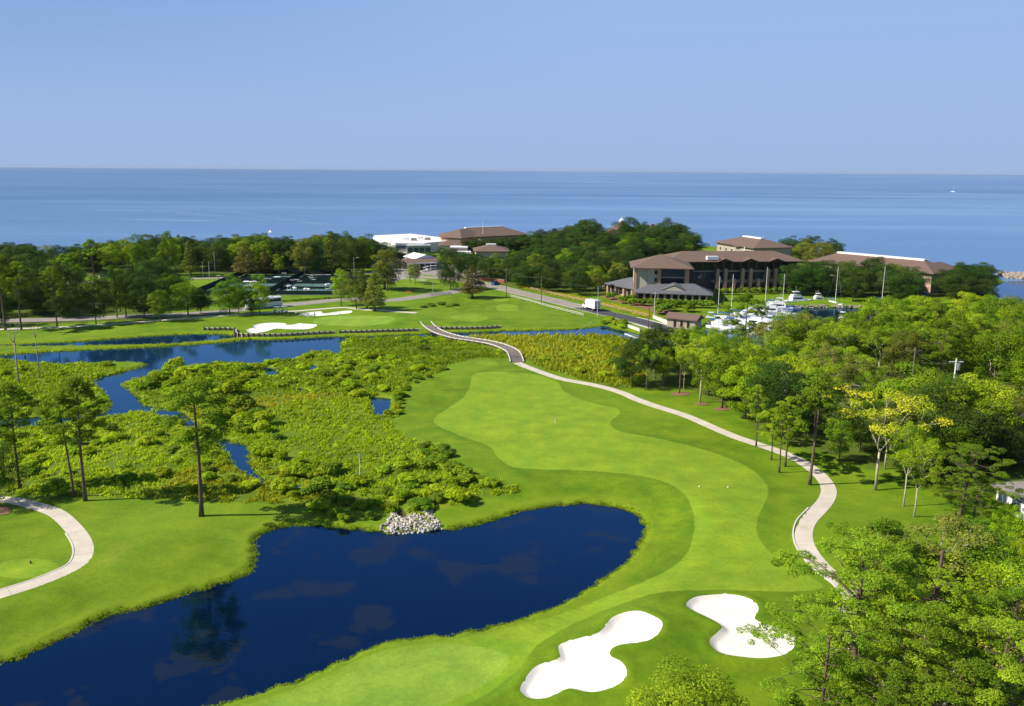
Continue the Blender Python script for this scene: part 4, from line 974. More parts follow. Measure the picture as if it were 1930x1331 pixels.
for cx, ty, hh, kd, lb in [(1448, 603, 13, 'airy', 'feathery treetop under the largest yacht'), (1478, 588, 14, 'bright', 'bright treetop left of the open harbour water'), (1508, 592, 13, 'olive', 'olive treetop below the long white yacht'), (1540, 604, 12, 'bright', 'lower bright treetop before the harbour water'), (1598, 600, 13, 'airy', 'feathery treetop right of the open water'),
    (1622, 590, 14, 'green', 'green treetop before the pale dock'), (1655, 556, 16, 'bright', 'high bright crown left of the long tree ridge'), (1700, 560, 16, 'green', 'high green crown in front of the pink wing'), (1465, 620, 12, 'bright', 'second row treetop below the largest yacht'), (1420, 640, 11, 'green', 'green treetop below the ranked motorboats'), (1350, 630, 10, 'green', 'green treetop right of the tan washroom')]:
    g = P(cx, ty, hh); tree(kd, g.x, g.y, hh, lb, None, .9)
# ------------------------------------------------------------------ buildings
SHINGLE = None
def shingle_mat(name, c1, c2, sc=3.0):
    m, t, b = newmat(name); pos = wpos(t)
    c = ramp(t, noise(t, 1.6, 5, pos, .7), [(.3, c1), (.7, c2)])
    sep = N(t, 'ShaderNodeSeparateXYZ'); t.links.new(pos, sep.inputs[0])
    fr = maths(t, 'FRACT', maths(t, 'MULTIPLY', sep.outputs[2], sc)); c = mixc(t, mrange(t, fr, .12, 0, 0, .35), c, tuple(x*.5 for x in c1))
    t.links.new(c, b.inputs['Base Color']); b.inputs['Roughness'].default_value = .9; bump(t, noise(t, 5, 3, pos), b, .3, .05); return m
BROWN_R = shingle_mat('brown_shingles', (.125, .078, .056), (.180, .118, .088))
SLATE_R = shingle_mat('slate_roofing', (.085, .088, .10), (.135, .137, .15), 4)
GREY_R = shingle_mat('grey_shingles', (.16, .14, .125), (.22, .20, .18))
WHITE_R = plain('white_roof_membrane', (.80, .79, .76), .6, .05, .2)
CREAM = plain('cream_stucco', (.46, .42, .31), .9, .08, .5)
PINK = plain('pink_brick_wall', (.48, .33, .25), .9, .12, 2)
BRICK = plain('tan_brick', (.44, .26, .17), .9, .2, 2.5)
BRICKR = plain('red_brick', (.30, .10, .06), .9, .2, 2.5)
STONE = plain('tan_stone', (.40, .33, .25), .9, .2, 1.5)
TRIMD = plain('dark_brown_trim', (.055, .035, .025), .6, .2)
TRIMW = plain('white_trim', (.78, .76, .72), .6, .06)
WHITEW = plain('white_wall', (.72, .71, .68), .8, .06)
TAUPE = plain('taupe_panel', (.30, .25, .20), .8, .12)
def glass_mat(name, c, rough=.08):
    m, t, b = newmat(name); b.inputs['Base Color'].default_value = (*c, 1); b.inputs['Roughness'].default_value = rough
    b.inputs['Specular IOR Level'].default_value = .45; return m
GLASS = glass_mat('dark_window_glass', (.012, .016, .022)); GLASSB = glass_mat('blue_window_glass', (.03, .06, .09))
def frame(a, b, name, label, cat='building', z=None):
    """an Empty at a, its x axis towards b"""
    a, b = Vector(a[:2]), Vector(b[:2]); w = (b-a).length; rz = math.atan2(b.y-a.y, b.x-a.x)
    o = empty(name, (a.x, a.y, (hz(a.x, a.y) if z is None else z)), rz); tag(o, label, cat); return o, w
def keep(root, x0, x1, y0, y1, m=1.5):
    c, s = math.cos(root.rotation_euler.z), math.sin(root.rotation_euler.z); l = root.location
    KEEP_OUT.append((np.array([[l.x+x*c-y*s, l.y+x*s+y*c] for x, y in ((x0, y0), (x1, y0), (x1, y1), (x0, y1))]), m))
KEEP_OUT = []
def hip(mb, x0, x1, y0, y1, ze, zr, inset=None, th=.25, gable=False):
    """hipped roof over a rectangle: solid, with a fascia"""
    w, d = x1-x0, y1-y0; long_x = w >= d; i = (min(w, d)/2 if inset is None else inset)
    if gable: i = 0
    if long_x: r = [(x0+i, (y0+y1)/2, zr), (x1-i, (y0+y1)/2, zr)]
    else: r = [((x0+x1)/2, y0+i, zr), ((x0+x1)/2, y1-i, zr)]
    e = [(x0, y0), (x1, y0), (x1, y1), (x0, y1)]
    v = [(x, y, ze-th) for x, y in e]+[(x, y, ze) for x, y in e]+r
    f = [(3, 2, 1, 0), (0, 1, 5, 4), (1, 2, 6, 5), (2, 3, 7, 6), (3, 0, 4, 7)]
    if long_x: f += [(4, 5, 9, 8), (5, 6, 9), (6, 7, 8, 9), (7, 4, 8)]
    else: f += [(4, 5, 8), (5, 6, 9, 8), (6, 7, 9), (7, 4, 8, 9)]
    mb.add(v, f); return mb
def win(root, x, z, w, h, y=0.0, glass=None, mat=None, mull=1, dark=False):
    """a window in a wall that faces -y: glass set back in a proud frame"""
    f = MB(); t = .09; fr = mat or TRIMW
    f.box(x-w/2-t, x+w/2+t, y-.07, y+.02, z-t, z-.002); f.box(x-w/2-t, x+w/2+t, y-.07, y+.02, z+h+.002, z+h+t)
    f.box(x-w/2-t, x-w/2, y-.07, y+.02, z, z+h); f.box(x+w/2, x+w/2+t, y-.07, y+.02, z, z+h)
    for k in range(1, mull+1):
        xx = x-w/2+w*k/(mull+1); f.box(xx-.03, xx+.03, y-.05, y+.01, z, z+h)
    o = f.build('window', fr, root); MB().box(x-w/2+.005, x+w/2-.005, y-.03, y+.015, z+.005, z+h-.005).build('pane', glass or GLASS, o); return o
# --- hotel, main wing
A = P(1300, 553); B = P(1505, 551)
ht, wM = frame(A, B, 'hotel', 'long three storey brown roofed hotel wing with brick pillars and dark glazing', z=0)
x0h = -4.0
body = MB(); body.box(x0h, wM-.6, 2.2, 17, 0, 12.2); body.build('wall', plain('warm_brown_cladding', (.13, .085, .06), .8, .15), ht)
hip(MB(), x0h-6, wM+1.4, -1.6, 18.5, 12.3, 15.4, 9).build('roof', BROWN_R, ht)
pxs = [1349, 1364, 1380, 1396, 1411, 1426, 1443, 1458, 1473, 1487, 1502]
px2 = lambda p: (p-1300)/(1505-1300)*wM
for i, p in enumerate(pxs):
    hh = 9.3 if i in (0, 1, 3, 4, 6, 7, 10) else 5.4
    MB().box(px2(p)-.62, px2(p)+.62, -.9, .4, 0, hh).box(px2(p)-.36, px2(p)+.36, -.75, .3, hh, hh+.25).build('pillar', BRICK, ht)
MB().box(px2(1340), wM, .45, 2.2, 4.0, 5.0).build('parapet', TAUPE, ht)
MB().box(px2(1306), wM-.3, .9, 2.2, 8.1, 8.6).build('balcony_slab', TAUPE, ht)
for i in range(10):
    c = (px2(pxs[i])+px2(pxs[i+1]))/2
    win(ht, c, .5, 1.9, 2.9, 2.12, GLASS, TAUPE, 1)
    win(ht, c, 5.3, 2.3, 2.7, 2.12, GLASSB, TRIMD, 2); win(ht, c, 8.8, 2.3, 2.9, 2.12, GLASS, TRIMD, 2)
for k in range(4): win(ht, px2(1310+k*10.5), 8.8, 1.6, 2.9, 2.12, GLASS, TRIMD, 1); win(ht, px2(1310+k*10.5), 5.3, 1.6, 2.7, 2.12, GLASSB, TRIMD, 1)
for i in (0, 1, 2):
    c = px2((1360, 1407, 1456)[i]); g = MB()
    g.add([(c-3.2, -2.0, 12.1), (c+3.2, -2.0, 12.1), (c, -2.0, 13.4), (c-3.2, 1.0, 12.3), (c+3.2, 1.0, 12.3), (c, 2.6, 13.6),
           (c-3.2, -2.0, 12.35), (c+3.2, -2.0, 12.35), (c, -2.0, 13.45)], [(6, 8, 5, 3), (8, 7, 4, 5), (0, 2, 8, 6), (2, 1, 7, 8), (0, 6, 3), (1, 4, 7)])
    d = g.build('dormer', BROWN_R, ht)
    MB().add([(c-2.5, -1.7, 12.1), (c+2.5, -1.7, 12.1), (c, -1.7, 13.2), (c-2.5, -1.6, 12.1), (c+2.5, -1.6, 12.1), (c, -1.6, 13.2)], [(0, 1, 2), (5, 4, 3), (0, 2, 5, 3), (2, 1, 4, 5), (1, 0, 3, 4)]).build('gable', TRIMD, d)
MB().box(6.0, 10.5, -.8, 1.2, 12.9, 14.2).build('roof_opening', TRIMW, ht)
MB().tube([(24, 8, 15.5), (24, 8, 16.9)], .25, 8).build('vent', TRIMW, ht)
keep(ht, x0h-4, wM+2, -2, 19)
# --- hotel, end tower
A = P(1197, 504, 12.0); B = P(1301, 506, 12.0)
tw, wT = frame(A, B, 'hotel_tower', 'square hipped end block of the hotel with blank cream wall and corner glazing', z=0)
dT = 17
MB().box(0, wT*.43, 0, dT, 0, 12).build('wall', CREAM, tw); MB().box(wT*.43, wT-.5, .8, dT, 0, 12).build('wall', TAUPE, tw)
hip(MB(), -1.6, wT+1.2, -2.2, dT+2, 12.1, 15.9).build('roof', BROWN_R, tw)
for k in range(3): win(tw, wT*.385, 4.2+k*2.7, .9, 1.4, -.02, GLASS, TAUPE, 0)
for xx, w_ in ((.0, .7), (wT*.43, .9), (wT*.93, 1.1)): MB().box(xx-.3, xx+w_, -.35, .5, 0, 11.9).build('pillar', BRICK, tw)
win(tw, wT*.69, 8.9, wT*.40, 2.9, .78, GLASSB, TRIMD, 4); win(tw, wT*.69, 5.4, wT*.40, 3.0, .78, GLASS, TRIMD, 4)
MB().box(wT*.45, wT*.92, .2, .8, 8.35, 8.8).build('parapet', TAUPE, tw)
MB().box(wT*.22, wT*.225+.1, -.08, 0, 3, 11.9).build('downpipe', TAUPE, tw)
keep(tw, -3, wT+2, -3, dT+2)
# --- slate roofed restaurant
A = P(1196, 551, 3.6); B = P(1341, 556, 3.6)
rs, wR = frame(A, B, 'restaurant', 'low slate roofed restaurant with brick piers in front of the hotel', z=0)
MB().box(.8, wR-1.2, 1.2, 11, 0, 3.5).build('wall', TAUPE, rs); hip(MB(), -.6, wR+.6, -.6, 12.5, 3.6, 6.6).build('roof', SLATE_R, rs)
g = MB(); gx = wR*.51
g.add([(gx-5, 1.2, 4.3), (gx+5, 1.2, 4.3), (gx, 1.2, 6.3), (gx-5, 1.2, 4.1), (gx+5, 1.2, 4.1), (gx, 8.5, 7.4), (gx-3, 7, 6.3), (gx+3, 7, 6.3)], [(0, 2, 5, 6), (2, 1, 7, 5), (3, 4, 1, 0)]).build('gable_roof', SLATE_R, rs)
g2 = MB().add([(gx-3.8, 1.35, 4.5), (gx+3.8, 1.35, 4.5), (gx, 1.35, 6.0), (gx-3.8, 1.45, 4.5), (gx+3.8, 1.45, 4.5), (gx, 1.45, 6.0)], [(0, 1, 2), (5, 4, 3), (0, 2, 5, 3), (2, 1, 4, 5), (1, 0, 3, 4)]).build('gable', CREAM, rs)
MB().lathe([(.45, 0), (.45, .12)], 12).build('round_vent', GLASS, g2)
for k in range(11):
    xx = 1.0+(wR-2.6)*k/10; MB().box(xx-.4, xx+.4, .1, 1.0, 0, 3.3).build('pier', STONE if k % 2 else BRICK, rs)
    if k < 10: win(rs, xx+(wR-2.6)/20, .7, 1.7, 2.2, 1.15, GLASS, TRIMD, 1)
keep(rs, -2, wR+2, -2, 13)
A = P(1141, 534, 3.6); B = P(1196, 545, 3.6)
rw, wW = frame(A, B, 'restaurant_wing', 'angled slate roofed wing at the left of the restaurant', z=0)
MB().box(1, wW-.4, 1.2, 12, 0, 3.5).build('wall', STONE, rw); hip(MB(), -.6, wW+2, -.4, 14, 3.6, 6.3).build('roof', SLATE_R, rw)
for k in range(4):
    xx = 1+(wW-3)*k/3; MB().box(xx-.45, xx+.45, .2, 1.1, 0, 3.3).build('pier', BRICK, rw)
    if k < 3: win(rw, xx+(wW-3)/6, .7, 2.0, 2.0, 1.15, GLASS, TRIMD, 1)
keep(rw, -2, wW+2, -2, 15)
# --- plain wings with hipped brown roofs (some with a pale flat top)
def wing(a, b, depth, ez, rz_, name, label, wall, ins=None, flat=None, nwin=0, floors=2, roof=None, z=0, glass=None, ov=1.2, side=True):
    r_, w = frame(a, b, name, label, z=z); MB().box(ov, w-ov, ov, depth-ov, -.5, ez-.1).build('wall', wall, r_)
    hip(MB(), 0, w, 0, depth, ez, rz_, ins).build('roof', roof or BROWN_R, r_)
    if flat:
        i = min(w, depth)/2*.9; f = MB()
        if w >= depth: f.box(i, w-i, depth/2-flat*.6, depth/2+flat*.6, rz_-.6, rz_+.08)
        else: f.box(w/2-flat*.6, w/2+flat*.6, i, depth-i, rz_-.6, rz_+.08)
        f.build('flat_roof', WHITE_R, r_)
    for fl in range(floors):
        for k in range(nwin): win(r_, ov+1+(w-2*ov-2)*(k+.5)/nwin, 1.0+fl*3.1, min(1.5, w/nwin*.5), 1.6, ov-.02, glass or GLASS, TRIMW, 1)
    keep(r_, 0, w, 0, depth); return r_, w
B3, w3 = wing(P(1522, 492, 8), P(1760, 516, 8), 19, 8, 12.2, 'resort_wing', 'long brown roofed pink walled wing at the right end of the shore', PINK, None, 2.0, 14, 2)
r_, w_ = wing(P(1757, 514, 8), P(1812, 506, 8), 12, 8, 10.6, 'resort_annex', 'short pink walled end annex with brown hip roof by the harbour mouth', PINK, None, None, 3, 2)
wing(P(1346, 456, 8), P(1420, 468, 8), 24, 8, 12, 'resort_wing', 'brown roofed wing with pale flat top behind the hotel', STONE, None, 2.2, 6, 2)
wing(P(1420, 467, 7.6), P(1474, 461, 7.6), 12, 7.6, 10, 'resort_annex', 'brown hip roofed end block beside a dark oak behind the hotel', STONE, None, None, 3, 2)
wing(P(866, 448, 8), P(1000, 442, 8), 26, 8, 12.6, 'resort_wing', 'long brown roof with white ridge line under the flagpole', BRICK, None, 1.6, 8, 2)
wing(P(826, 446, 8), P(870, 449, 8), 24, 8, 12.2, 'resort_annex', 'brown hipped end of the long roof left of the flagpole', BRICK, None, None, 3, 2)
wing(P(893, 474, 5.5), P(962, 474, 5.5), 20, 5.5, 8.4, 'resort_pavilion', 'brown hip roofed block with broad white flat top among oaks', CREAM, None, 4.2, 5, 1)
wing(P(826, 463, 6), P(886, 463, 6), 12, 6, 8.6, 'resort_block', 'low brown roof in front of the white conference hall', CREAM, None, None, 4, 1)
wing(P(884, 457, 6), P(912, 458, 6), 9, 6, 8.0, 'resort_block', 'small brown roof beside the white canopy', BRICK, None, None, 2, 1)
wing(P(1220, 454, 4.5), P(1294, 452, 4.5), 13, 4.5, 8.0, 'resort_pavilion', 'low brown roofed hall with pale walls under the brick chimney', WHITEW, None, None, 8, 1, glass=GLASSB)
wing(P(1216, 436, 9), P(1250, 437, 9), 14, 9, 12.0, 'resort_block', 'dark hipped roof behind the brick chimney', STONE, None, None, 3, 2)
wing(P(1125, 444, 7), P(1165, 443, 7), 12, 7, 9.5, 'resort_block', 'low brown roof at the foot of the cupola building', CREAM, None, None, 4, 1)
wing(P(458, 468, 7), P(482, 468, 7), 8, 7, 9.5, 'house', 'small brown roofed house among the left belt trees', WHITEW, None, None, 2, 1)
wing(P(1895, 835, 3.2), P(1990, 850, 3.2), 10, 3.2, 5.6, 'house', 'brown roofed house half hidden by oaks at the right edge', BRICK, None, None, 5, 1)
# cupola building
c = P(1174, 441, 8); cb = empty('cupola_hall', (c.x, c.y+8, 0)); tag(cb, 'brown conical roofed hall topped by a white cupola', 'building')
MB().lathe([(9.6, 0), (9.6, 8)], 8).build('wall', BRICK, cb); MB().lathe([(11.2, 7.7), (11.2, 8.0), (1.5, 14.6), (1.4, 14.4)], 8).build('roof', BROWN_R, cb)
MB().lathe([(1.4, 14.2), (1.4, 15.6), (1.9, 15.7), (.25, 17.0), (.12, 17.9)], 8).build('cupola', TRIMW, cb); KEEP_OUT.append((np.array([[c.x-10, c.y-2], [c.x+10, c.y-2], [c.x+10, c.y+18], [c.x-10, c.y+18]]), 1))
c = P(1229, 446, 6); ch = empty('chimney_stack', (c.x, c.y, 0)); tag(ch, 'tall brick chimney rising among the oaks', 'chimney')
MB().box(-1.1, 1.1, -.8, .8, 0, 13.4).build('shaft', BRICK, ch); MB().box(-1.3, 1.3, -1.0, 1.0, 13.4, 13.9).build('cap', STONE, ch)
# white conference hall
def flatblock(pts, z1, name, label, wall, roof, th=.5, z0=-.5, par=.3):
    q = GP(pts, z1); c = q.mean(0); o = empty(name, (c[0], c[1], 0)); tag(o, label, 'building'); l = [tuple(a-c) for a in q]
    ins = [tuple((a-c)*.985) for a in q]
    MB().prism(ins, z0, z1-th).build('wall', wall, o); MB().prism(l, z1-th+.002, z1).build('roof', roof, o)
    KEEP_OUT.append((q, 2.0)); return o
fb = flatblock([(702, 444), (774, 440.5), (868, 452), (800, 458), (745, 457.5)], 5.6, 'conference_hall', 'big flat white roofed conference hall near the shore', WHITEW, WHITE_R)
fb2 = flatblock([(767, 462.5), (812, 462), (806, 457.5), (768, 457.5)], 4.6, 'hall_extension', 'grey flat roofed extension with a white edge below the conference hall', TAUPE, WHITE_R)
fb3 = flatblock([(848, 466), (881, 466), (886, 461.5), (850, 461.5)], 6.0, 'service_block', 'flat white edged block right of the round oak by the halls', TAUPE, WHITE_R)
fb4 = flatblock([(862, 475), (888, 475), (886, 469.5), (862, 469)], 4.0, 'canopy', 'white entrance canopy among the resort roofs', WHITEW, WHITE_R, 1.0)
def on_block(root, l0, z, w, h, n, pl, pr, zc, glass=GLASSB):
    """windows along the block wall between two roof edge points"""
    a, b = P(*pl, zc), P(*pr, zc); c = Vector((root.location.x, root.location.y, 0)); a = Vector((a.x, a.y, 0)); b = Vector((b.x, b.y, 0))
    d = (b-a).normalized(); nn_ = Vector((d.y, -d.x, 0)); L = (b-a).length
    for k in range(n):
        m = c+(a+(b-a)*((k+.5)/n)-c)*.985+nn_*.04
        f = MB(); f.bar(m-d*w/2-c+Vector((0, 0, z+h/2)), m+d*w/2-c+Vector((0, 0, z+h/2)), .1, h+.16); o = f.build('window', TRIMW, root)
        g = MB(); g.bar(m-d*(w/2-.08)+nn_*.04-c+Vector((0, 0, z+h/2)), m+d*(w/2-.08)+nn_*.04-c+Vector((0, 0, z+h/2)), .08, h); g.build('pane', glass, o)
on_block(fb, 0, 2.2, 4.2, 1.8, 4, (745, 457.5), (800, 458), 5.6); on_block(fb2, 0, .8, 3.0, 2.4, 4, (767, 462.5), (812, 462), 4.6)
on_block(fb3, 0, 1.2, 2.2, 2.2, 4, (848, 466), (881, 466), 6)
for k, (a, b) in enumerate([(765, 452), (780, 453), (792, 450), (806, 452)]):
    q = P(a, b, 5.8); ac = MB(); ac.box(-1.6, 1.6, -1, 1, 0, 1.3).box(-1.2, 1.2, -.7, .7, 1.3, 1.5); o = ac.build('rooftop_unit', TAUPE if k % 2 else TRIMW); o.location = (q.x, q.y, 5.6)
    tag(o, ['leftmost grey and white box on the hall roof', 'second box from the left on the hall roof', 'rearmost box on the hall roof', 'rightmost box on the hall roof'][k], 'air unit')
# shed and canopy by the forecourt
A = P(783, 488, 4.5); B = P(822, 486, 4.5); sh_, wS = frame(A, B, 'cart_shed', 'tan shed with bright white pitched roof behind the golf carts', z=0)
MB().box(.3, wS-.3, .3, 13, 0, 4.4).build('wall', CREAM, sh_); hip(MB(), -.3, wS+.3, -.3, 13.6, 4.5, 6.2, gable=True).build('roof', WHITE_R, sh_)
win(sh_, wS*.8, 1, 1.6, 2, .28); win(sh_, wS*.3, 0, 3.0, 2.8, .28, TAUPE); keep(sh_, -1, wS+1, -1, 14)
A = P(769, 497, 3.3); B = P(833, 494, 3.3); cn, wC = frame(A, B, 'cart_canopy', 'long brown roofed lean-to with white fascia over the golf carts', z=0)
MB().add([(0, 0, 3.3), (wC, 0, 3.3), (wC, 8, 4.6), (0, 8, 4.6), (0, 0, 3.1), (wC, 0, 3.1), (wC, 8, 4.4), (0, 8, 4.4)], [(0, 1, 2, 3), (7, 6, 5, 4), (1, 5, 6, 2), (3, 2, 6, 7), (0, 3, 7, 4), (0, 4, 5, 1)]).build('roof', BROWN_R, cn)
MB().box(-.1, wC+.1, -.12, -.01, 2.9, 3.45).build('fascia', TRIMW, cn); MB().box(0, wC, 7.7, 8, 0, 4.2).build('wall', TAUPE, cn)
for k in range(7): MB().box(wC*k/6-.12+.1*(k == 0)-.1*(k == 6), wC*k/6+.12+.1*(k == 0)-.1*(k == 6), .2, .44, 0, 3.1).build('post', TRIMW, cn)
keep(cn, -1, wC+1, -6, 9)
# marina washroom
A = P(1255, 598, 2.9); B = P(1312, 604, 2.9); wr, wX = frame(A, B, 'washroom_block', 'small tan block building with shallow brown roof beside the road bridge', z=0)
MB().box(.3, wX-.3, .3, 5.2, -.3, 2.8).build('wall', STONE, wr); hip(MB(), -.4, wX+.4, -.4, 6, 2.9, 4.2, gable=True).build('roof', BROWN_R, wr)
for k in range(3): win(wr, wX*(.3+.22*k), .2, .8, 2.0, .28, GLASS, BRICK, 0)
keep(wr, -1, wX+1, -3, 7)
# white house at the right edge
A = P(1853, 925, 2.9); B = P(1912, 936, 2.9)
A2 = P(1870, 912, 3.0); B2 = P(1913, 934, 3.0)
hs, wH = frame(A2, B2, 'house', 'white walled house with grey hip roof at the right edge', z=hz(A2.x, A2.y))
MB().box(.5, wH+12, .5, 17, -.4, 2.9).build('wall', WHITEW, hs); hip(MB(), -.3, wH+13, -.3, 18, 3.0, 6.4).build('roof', GREY_R, hs)
for k in range(4): win(hs, 1.8+k*2.6, .7, 1.5, 1.6, .48, GLASSB, TAUPE, 1)
MB().tube([(3, 4, 4), (3, 4, 5.4)], .12, 8).build('vent', TRIMW, hs); MB().tube([(5, 5, 4.5), (5, 5, 5.8)], .12, 8).build('vent', TRIMW, hs)
keep(hs, -1, wH+13, -4, 18)
# gatehouse kiosk and parapets at the junction
g = P(929, 523); gk = empty('gatehouse', (g.x, g.y, 0)); tag(gk, 'small hip roofed brick kiosk where the road leaves the oaks', 'gatehouse')
for a in (-1.7, 1.7):
    for b_ in (-1.3, 1.3): MB().box(a-.35, a+.35, b_-.35, b_+.35, 0, 2.6).build('pillar', BRICK, gk)
hip(MB(), -3.1, 3.1, -2.6, 2.6, 2.6, 4.4).build('roof', BROWN_R, gk); MB().box(-1.3, 1.3, -.9, .9, 0, 1.1).build('counter', BRICK, gk)
def wallrun(pts, z0, z1, th, mat, name, label, cat='wall', cap=None, base=None):
    ln = GP(pts); o = empty(name, (*ln[0], 0)); tag(o, label, cat)
    for i in range(len(ln)-1):
        a, b = ln[i]-ln[0], ln[i+1]-ln[0]; m = MB(); m.bar((*a, (z0+z1)/2), (*b, (z0+z1)/2), th, z1-z0); m.build('panel', mat, o)
        if cap: m = MB(); m.bar((*a, z1+.05), (*b, z1+.05), th+.12, .1); m.build('cap', cap, o)
    return o
wallrun([(905, 529), (925, 530), (951, 533)], -.2, 1.1, .4, BRICKR, 'brick_wall', 'low red brick wall by the gatehouse', cap=STONE)
# road bridge parapets over the canal
wallrun([(1184, 617), (1206, 625)], -.4, .8, .3, KERB, 'bridge_parapet', 'near white parapet of the road bridge over the canal', cap=KERB)
wallrun([(1178, 627), (1203, 636)], -1.2, -.2, .5, KERB, 'bridge_abutment', 'pale concrete abutment below the road bridge')
wallrun([(1231, 599), (1263, 612)], -.4, .8, .3, KERB, 'bridge_parapet', 'far white parapet of the road bridge by the washroom', cap=KERB)
MBr = ribbon('road_bridge', smooth_open(GP([(1170, 597), (1215, 608), (1262, 621)]), 6), 4.6, KERB, None, 1.2, -.16, lambda l: np.full(len(l), .1)); tag(MBr, 'concrete road bridge deck over the canal', 'bridge')
# ------------------------------------------------------------------ tennis courts
COURT = plain('court_green', (.065, .135, .125), .8, .12, .4); COURTB = plain('court_surround', (.085, .15, .14), .8, .12, .4)
SCREEN = plain('dark_windscreen', (.010, .028, .022), .9, .2, 1)
ca, cb_ = P(372, 556), P(640, 557); cc, cd = P(700, 524), P(395, 530)
o_ = Vector((ca.x, ca.y)); ex = Vector((cb_.x-ca.x, cb_.y-ca.y)); wX_ = ex.length; rz_ = math.atan2(ex.y, ex.x)
tc = empty('tennis_courts', (ca.x, ca.y, .02), rz_); tag(tc, 'block of dark green tennis courts behind the coach', 'tennis courts')
dY = 62.0; MB().box(0, wX_, 0, dY, -.3, .06).build('surround', COURTB, tc)
ncx, ncy = 4, 2; cw, cl = 10.97, 23.77; gx_ = (wX_-ncx*cw)/(ncx+1); gy = (dY-ncy*cl)/(ncy+1)
for i in range(ncx):
    for j in range(ncy):
        x = gx_+(cw+gx_)*i; y = gy+(cl+gy)*j
        c_ = MB().box(x, x+cw, y, y+cl, .02, .066).build('court', COURT, tc)
        L = MB(); 
        for a in (0, 1.37, cw-1.37, cw): L.box(x+a-.03, x+a+.03, y, y+cl, .066, .071)
        for b_ in (0, 5.5, cl-5.5, cl): L.box(x+.06, x+cw-.06, y+b_-.03, y+b_+.03, .072, .076)
        L.build('line', WHITEP, c_); n_ = MB(); n_.box(x-.9, x+cw+.9, y+cl/2-.02, y+cl/2+.02, .07, 1.0); n_.build('net', SCREEN, c_)
def fence_run(a, b, h=2.5, label=None):
    f = MB(); f.bar((*a, h/2+.1), (*b, h/2+.1), .06, h-.3); return f
fr = empty('court_fence', (ca.x, ca.y, .02), rz_); tag(fr, 'dark windscreen fence enclosing the tennis courts', 'fence')
fence_run((0, 0), (wX_, 0), 1.7).build('windscreen', SCREEN, fr)
runs = [((wX_, 0), (wX_, dY)), ((wX_, dY), (0, dY)), ((0, dY), (0, 0)), ((0, dY/2), (wX_, dY/2)), ((wX_/2, 0), (wX_/2, dY))]
for a, b in runs:
    fence_run(a, b).build('windscreen', SCREEN, fr); L = math.hypot(b[0]-a[0], b[1]-a[1])
    for k in range(int(L/6)):
        t_ = k*6/L; MB().tube([(a[0]+(b[0]-a[0])*t_, a[1]+(b[1]-a[1])*t_, 0), (a[0]+(b[0]-a[0])*t_, a[1]+(b[1]-a[1])*t_, 3.3)], .05, 6).build('post', TRIMD, fr)
KEEP_OUT.append((np.array([[(Matrix.Rotation(rz_, 2) @ Vector(v)+o_)[i] for i in (0, 1)] for v in ((0, 0), (wX_, 0), (wX_, dY), (0, dY))]), 1.0))
for k, (a, b, t_) in enumerate([(537, 545, 515), (561, 556, 527), (566, 556, 530), (588, 552, 524), (592, 551, 527), (413, 538, 520), (620, 540, 518), (503, 566, 525), (551, 540, 528)]):
    h = min(topz(a, b, t_), 9); q = P(a, b); o = empty('court_light', (q.x, q.y, 0)); tag(o, 'slim dark lamp post standing among the tennis courts', 'lamp post', 'lamp posts among the tennis courts')
    MB().tube([(0, 0, 0), (0, 0, h)], [.09, .06], 7).build('pole', TRIMD, o); MB().box(-.9, .9, -.12, .12, h-.05, h+.1).build('lamp_head', TRIMW, o)
for k, (a, b) in enumerate([(465, 541), (478, 541), (545, 549), (556, 553), (579, 555), (523, 532), (618, 546)]):
    q = P(a, b, .1); o = empty('shade_bench', (q.x, q.y, .08), k*.7); tag(o, 'little white shaded bench beside the tennis courts', 'bench', 'white shaded benches on the tennis courts')
    MB().box(-1.2, 1.2, -.25, .25, .4, .5).build('seat', TRIMW, o); hip(MB(), -1.3, 1.3, -.5, .5, 2.2, 2.45).build('canopy', WHITE_R, o)
    for s_ in (-1.3, 1.3): MB().tube([(s_, 0, 0), (s_, 0, 2.3)], .05, 6).build('post', TRIMW, o)
# keep the open lawns, ways and views clear
def near_way(x, y, h):
    q = np.array([[x, y]])
    for ln, hw in WAYS:
        if pdist(q, ln, 10)[0] < hw+2.2: return False
    return water_d(q)[0] > 1.5 and sdf(q, gp['harb'], 8)[0] > 2 and sdf(q, gp['shore'], 30)[0] < -3
def below(lim):
    """keeps a tree whose top stays under the outline seen in the photograph"""
    xs, ys = zip(*lim)
    def f(x, y, h):
        if not near_way(x, y, h): return False
        u, v = proj(x, y, h); r_ = h*.3/math.hypot(x, y)*FPX
        return v > max(np.interp(u-r_, xs, ys), np.interp(u+r_, xs, ys), np.interp(u, xs, ys))-2
    return f
SKY_L = [(-400, 460), (0, 452), (60, 458), (150, 462), (200, 450), (235, 448), (280, 440), (330, 436), (400, 447), (470, 440), (520, 446), (560, 448), (620, 438), (700, 448), (730, 462), (740, 470), (800, 480)]
fill([(-500, 478), (-500, 500), (0, 500), (300, 500), (500, 500), (720, 488), (725, 472), (560, 474), (200, 478)], 88, 7.5, [('dark', 6), ('green', 1.4), ('olive', .7), ('cone', .6)], (9, 15), lab('in the wooded belt against the bay'), grp('in the wooded belt against the bay'), 1, (.95, 1.35), below(SKY_L))
fill([(-500, 500), (-500, 530), (60, 527), (200, 519), (360, 514), (500, 510), (640, 506), (720, 503), (720, 488), (300, 498)], 62, 8, [('dark', 6), ('green', 1.6), ('bright', .4), ('olive', .8), ('pine', .5)], (10, 16), lab('behind the lane and tennis courts'), grp('behind the lane and tennis courts'), 2, (.85, 1.15), below(SKY_L))
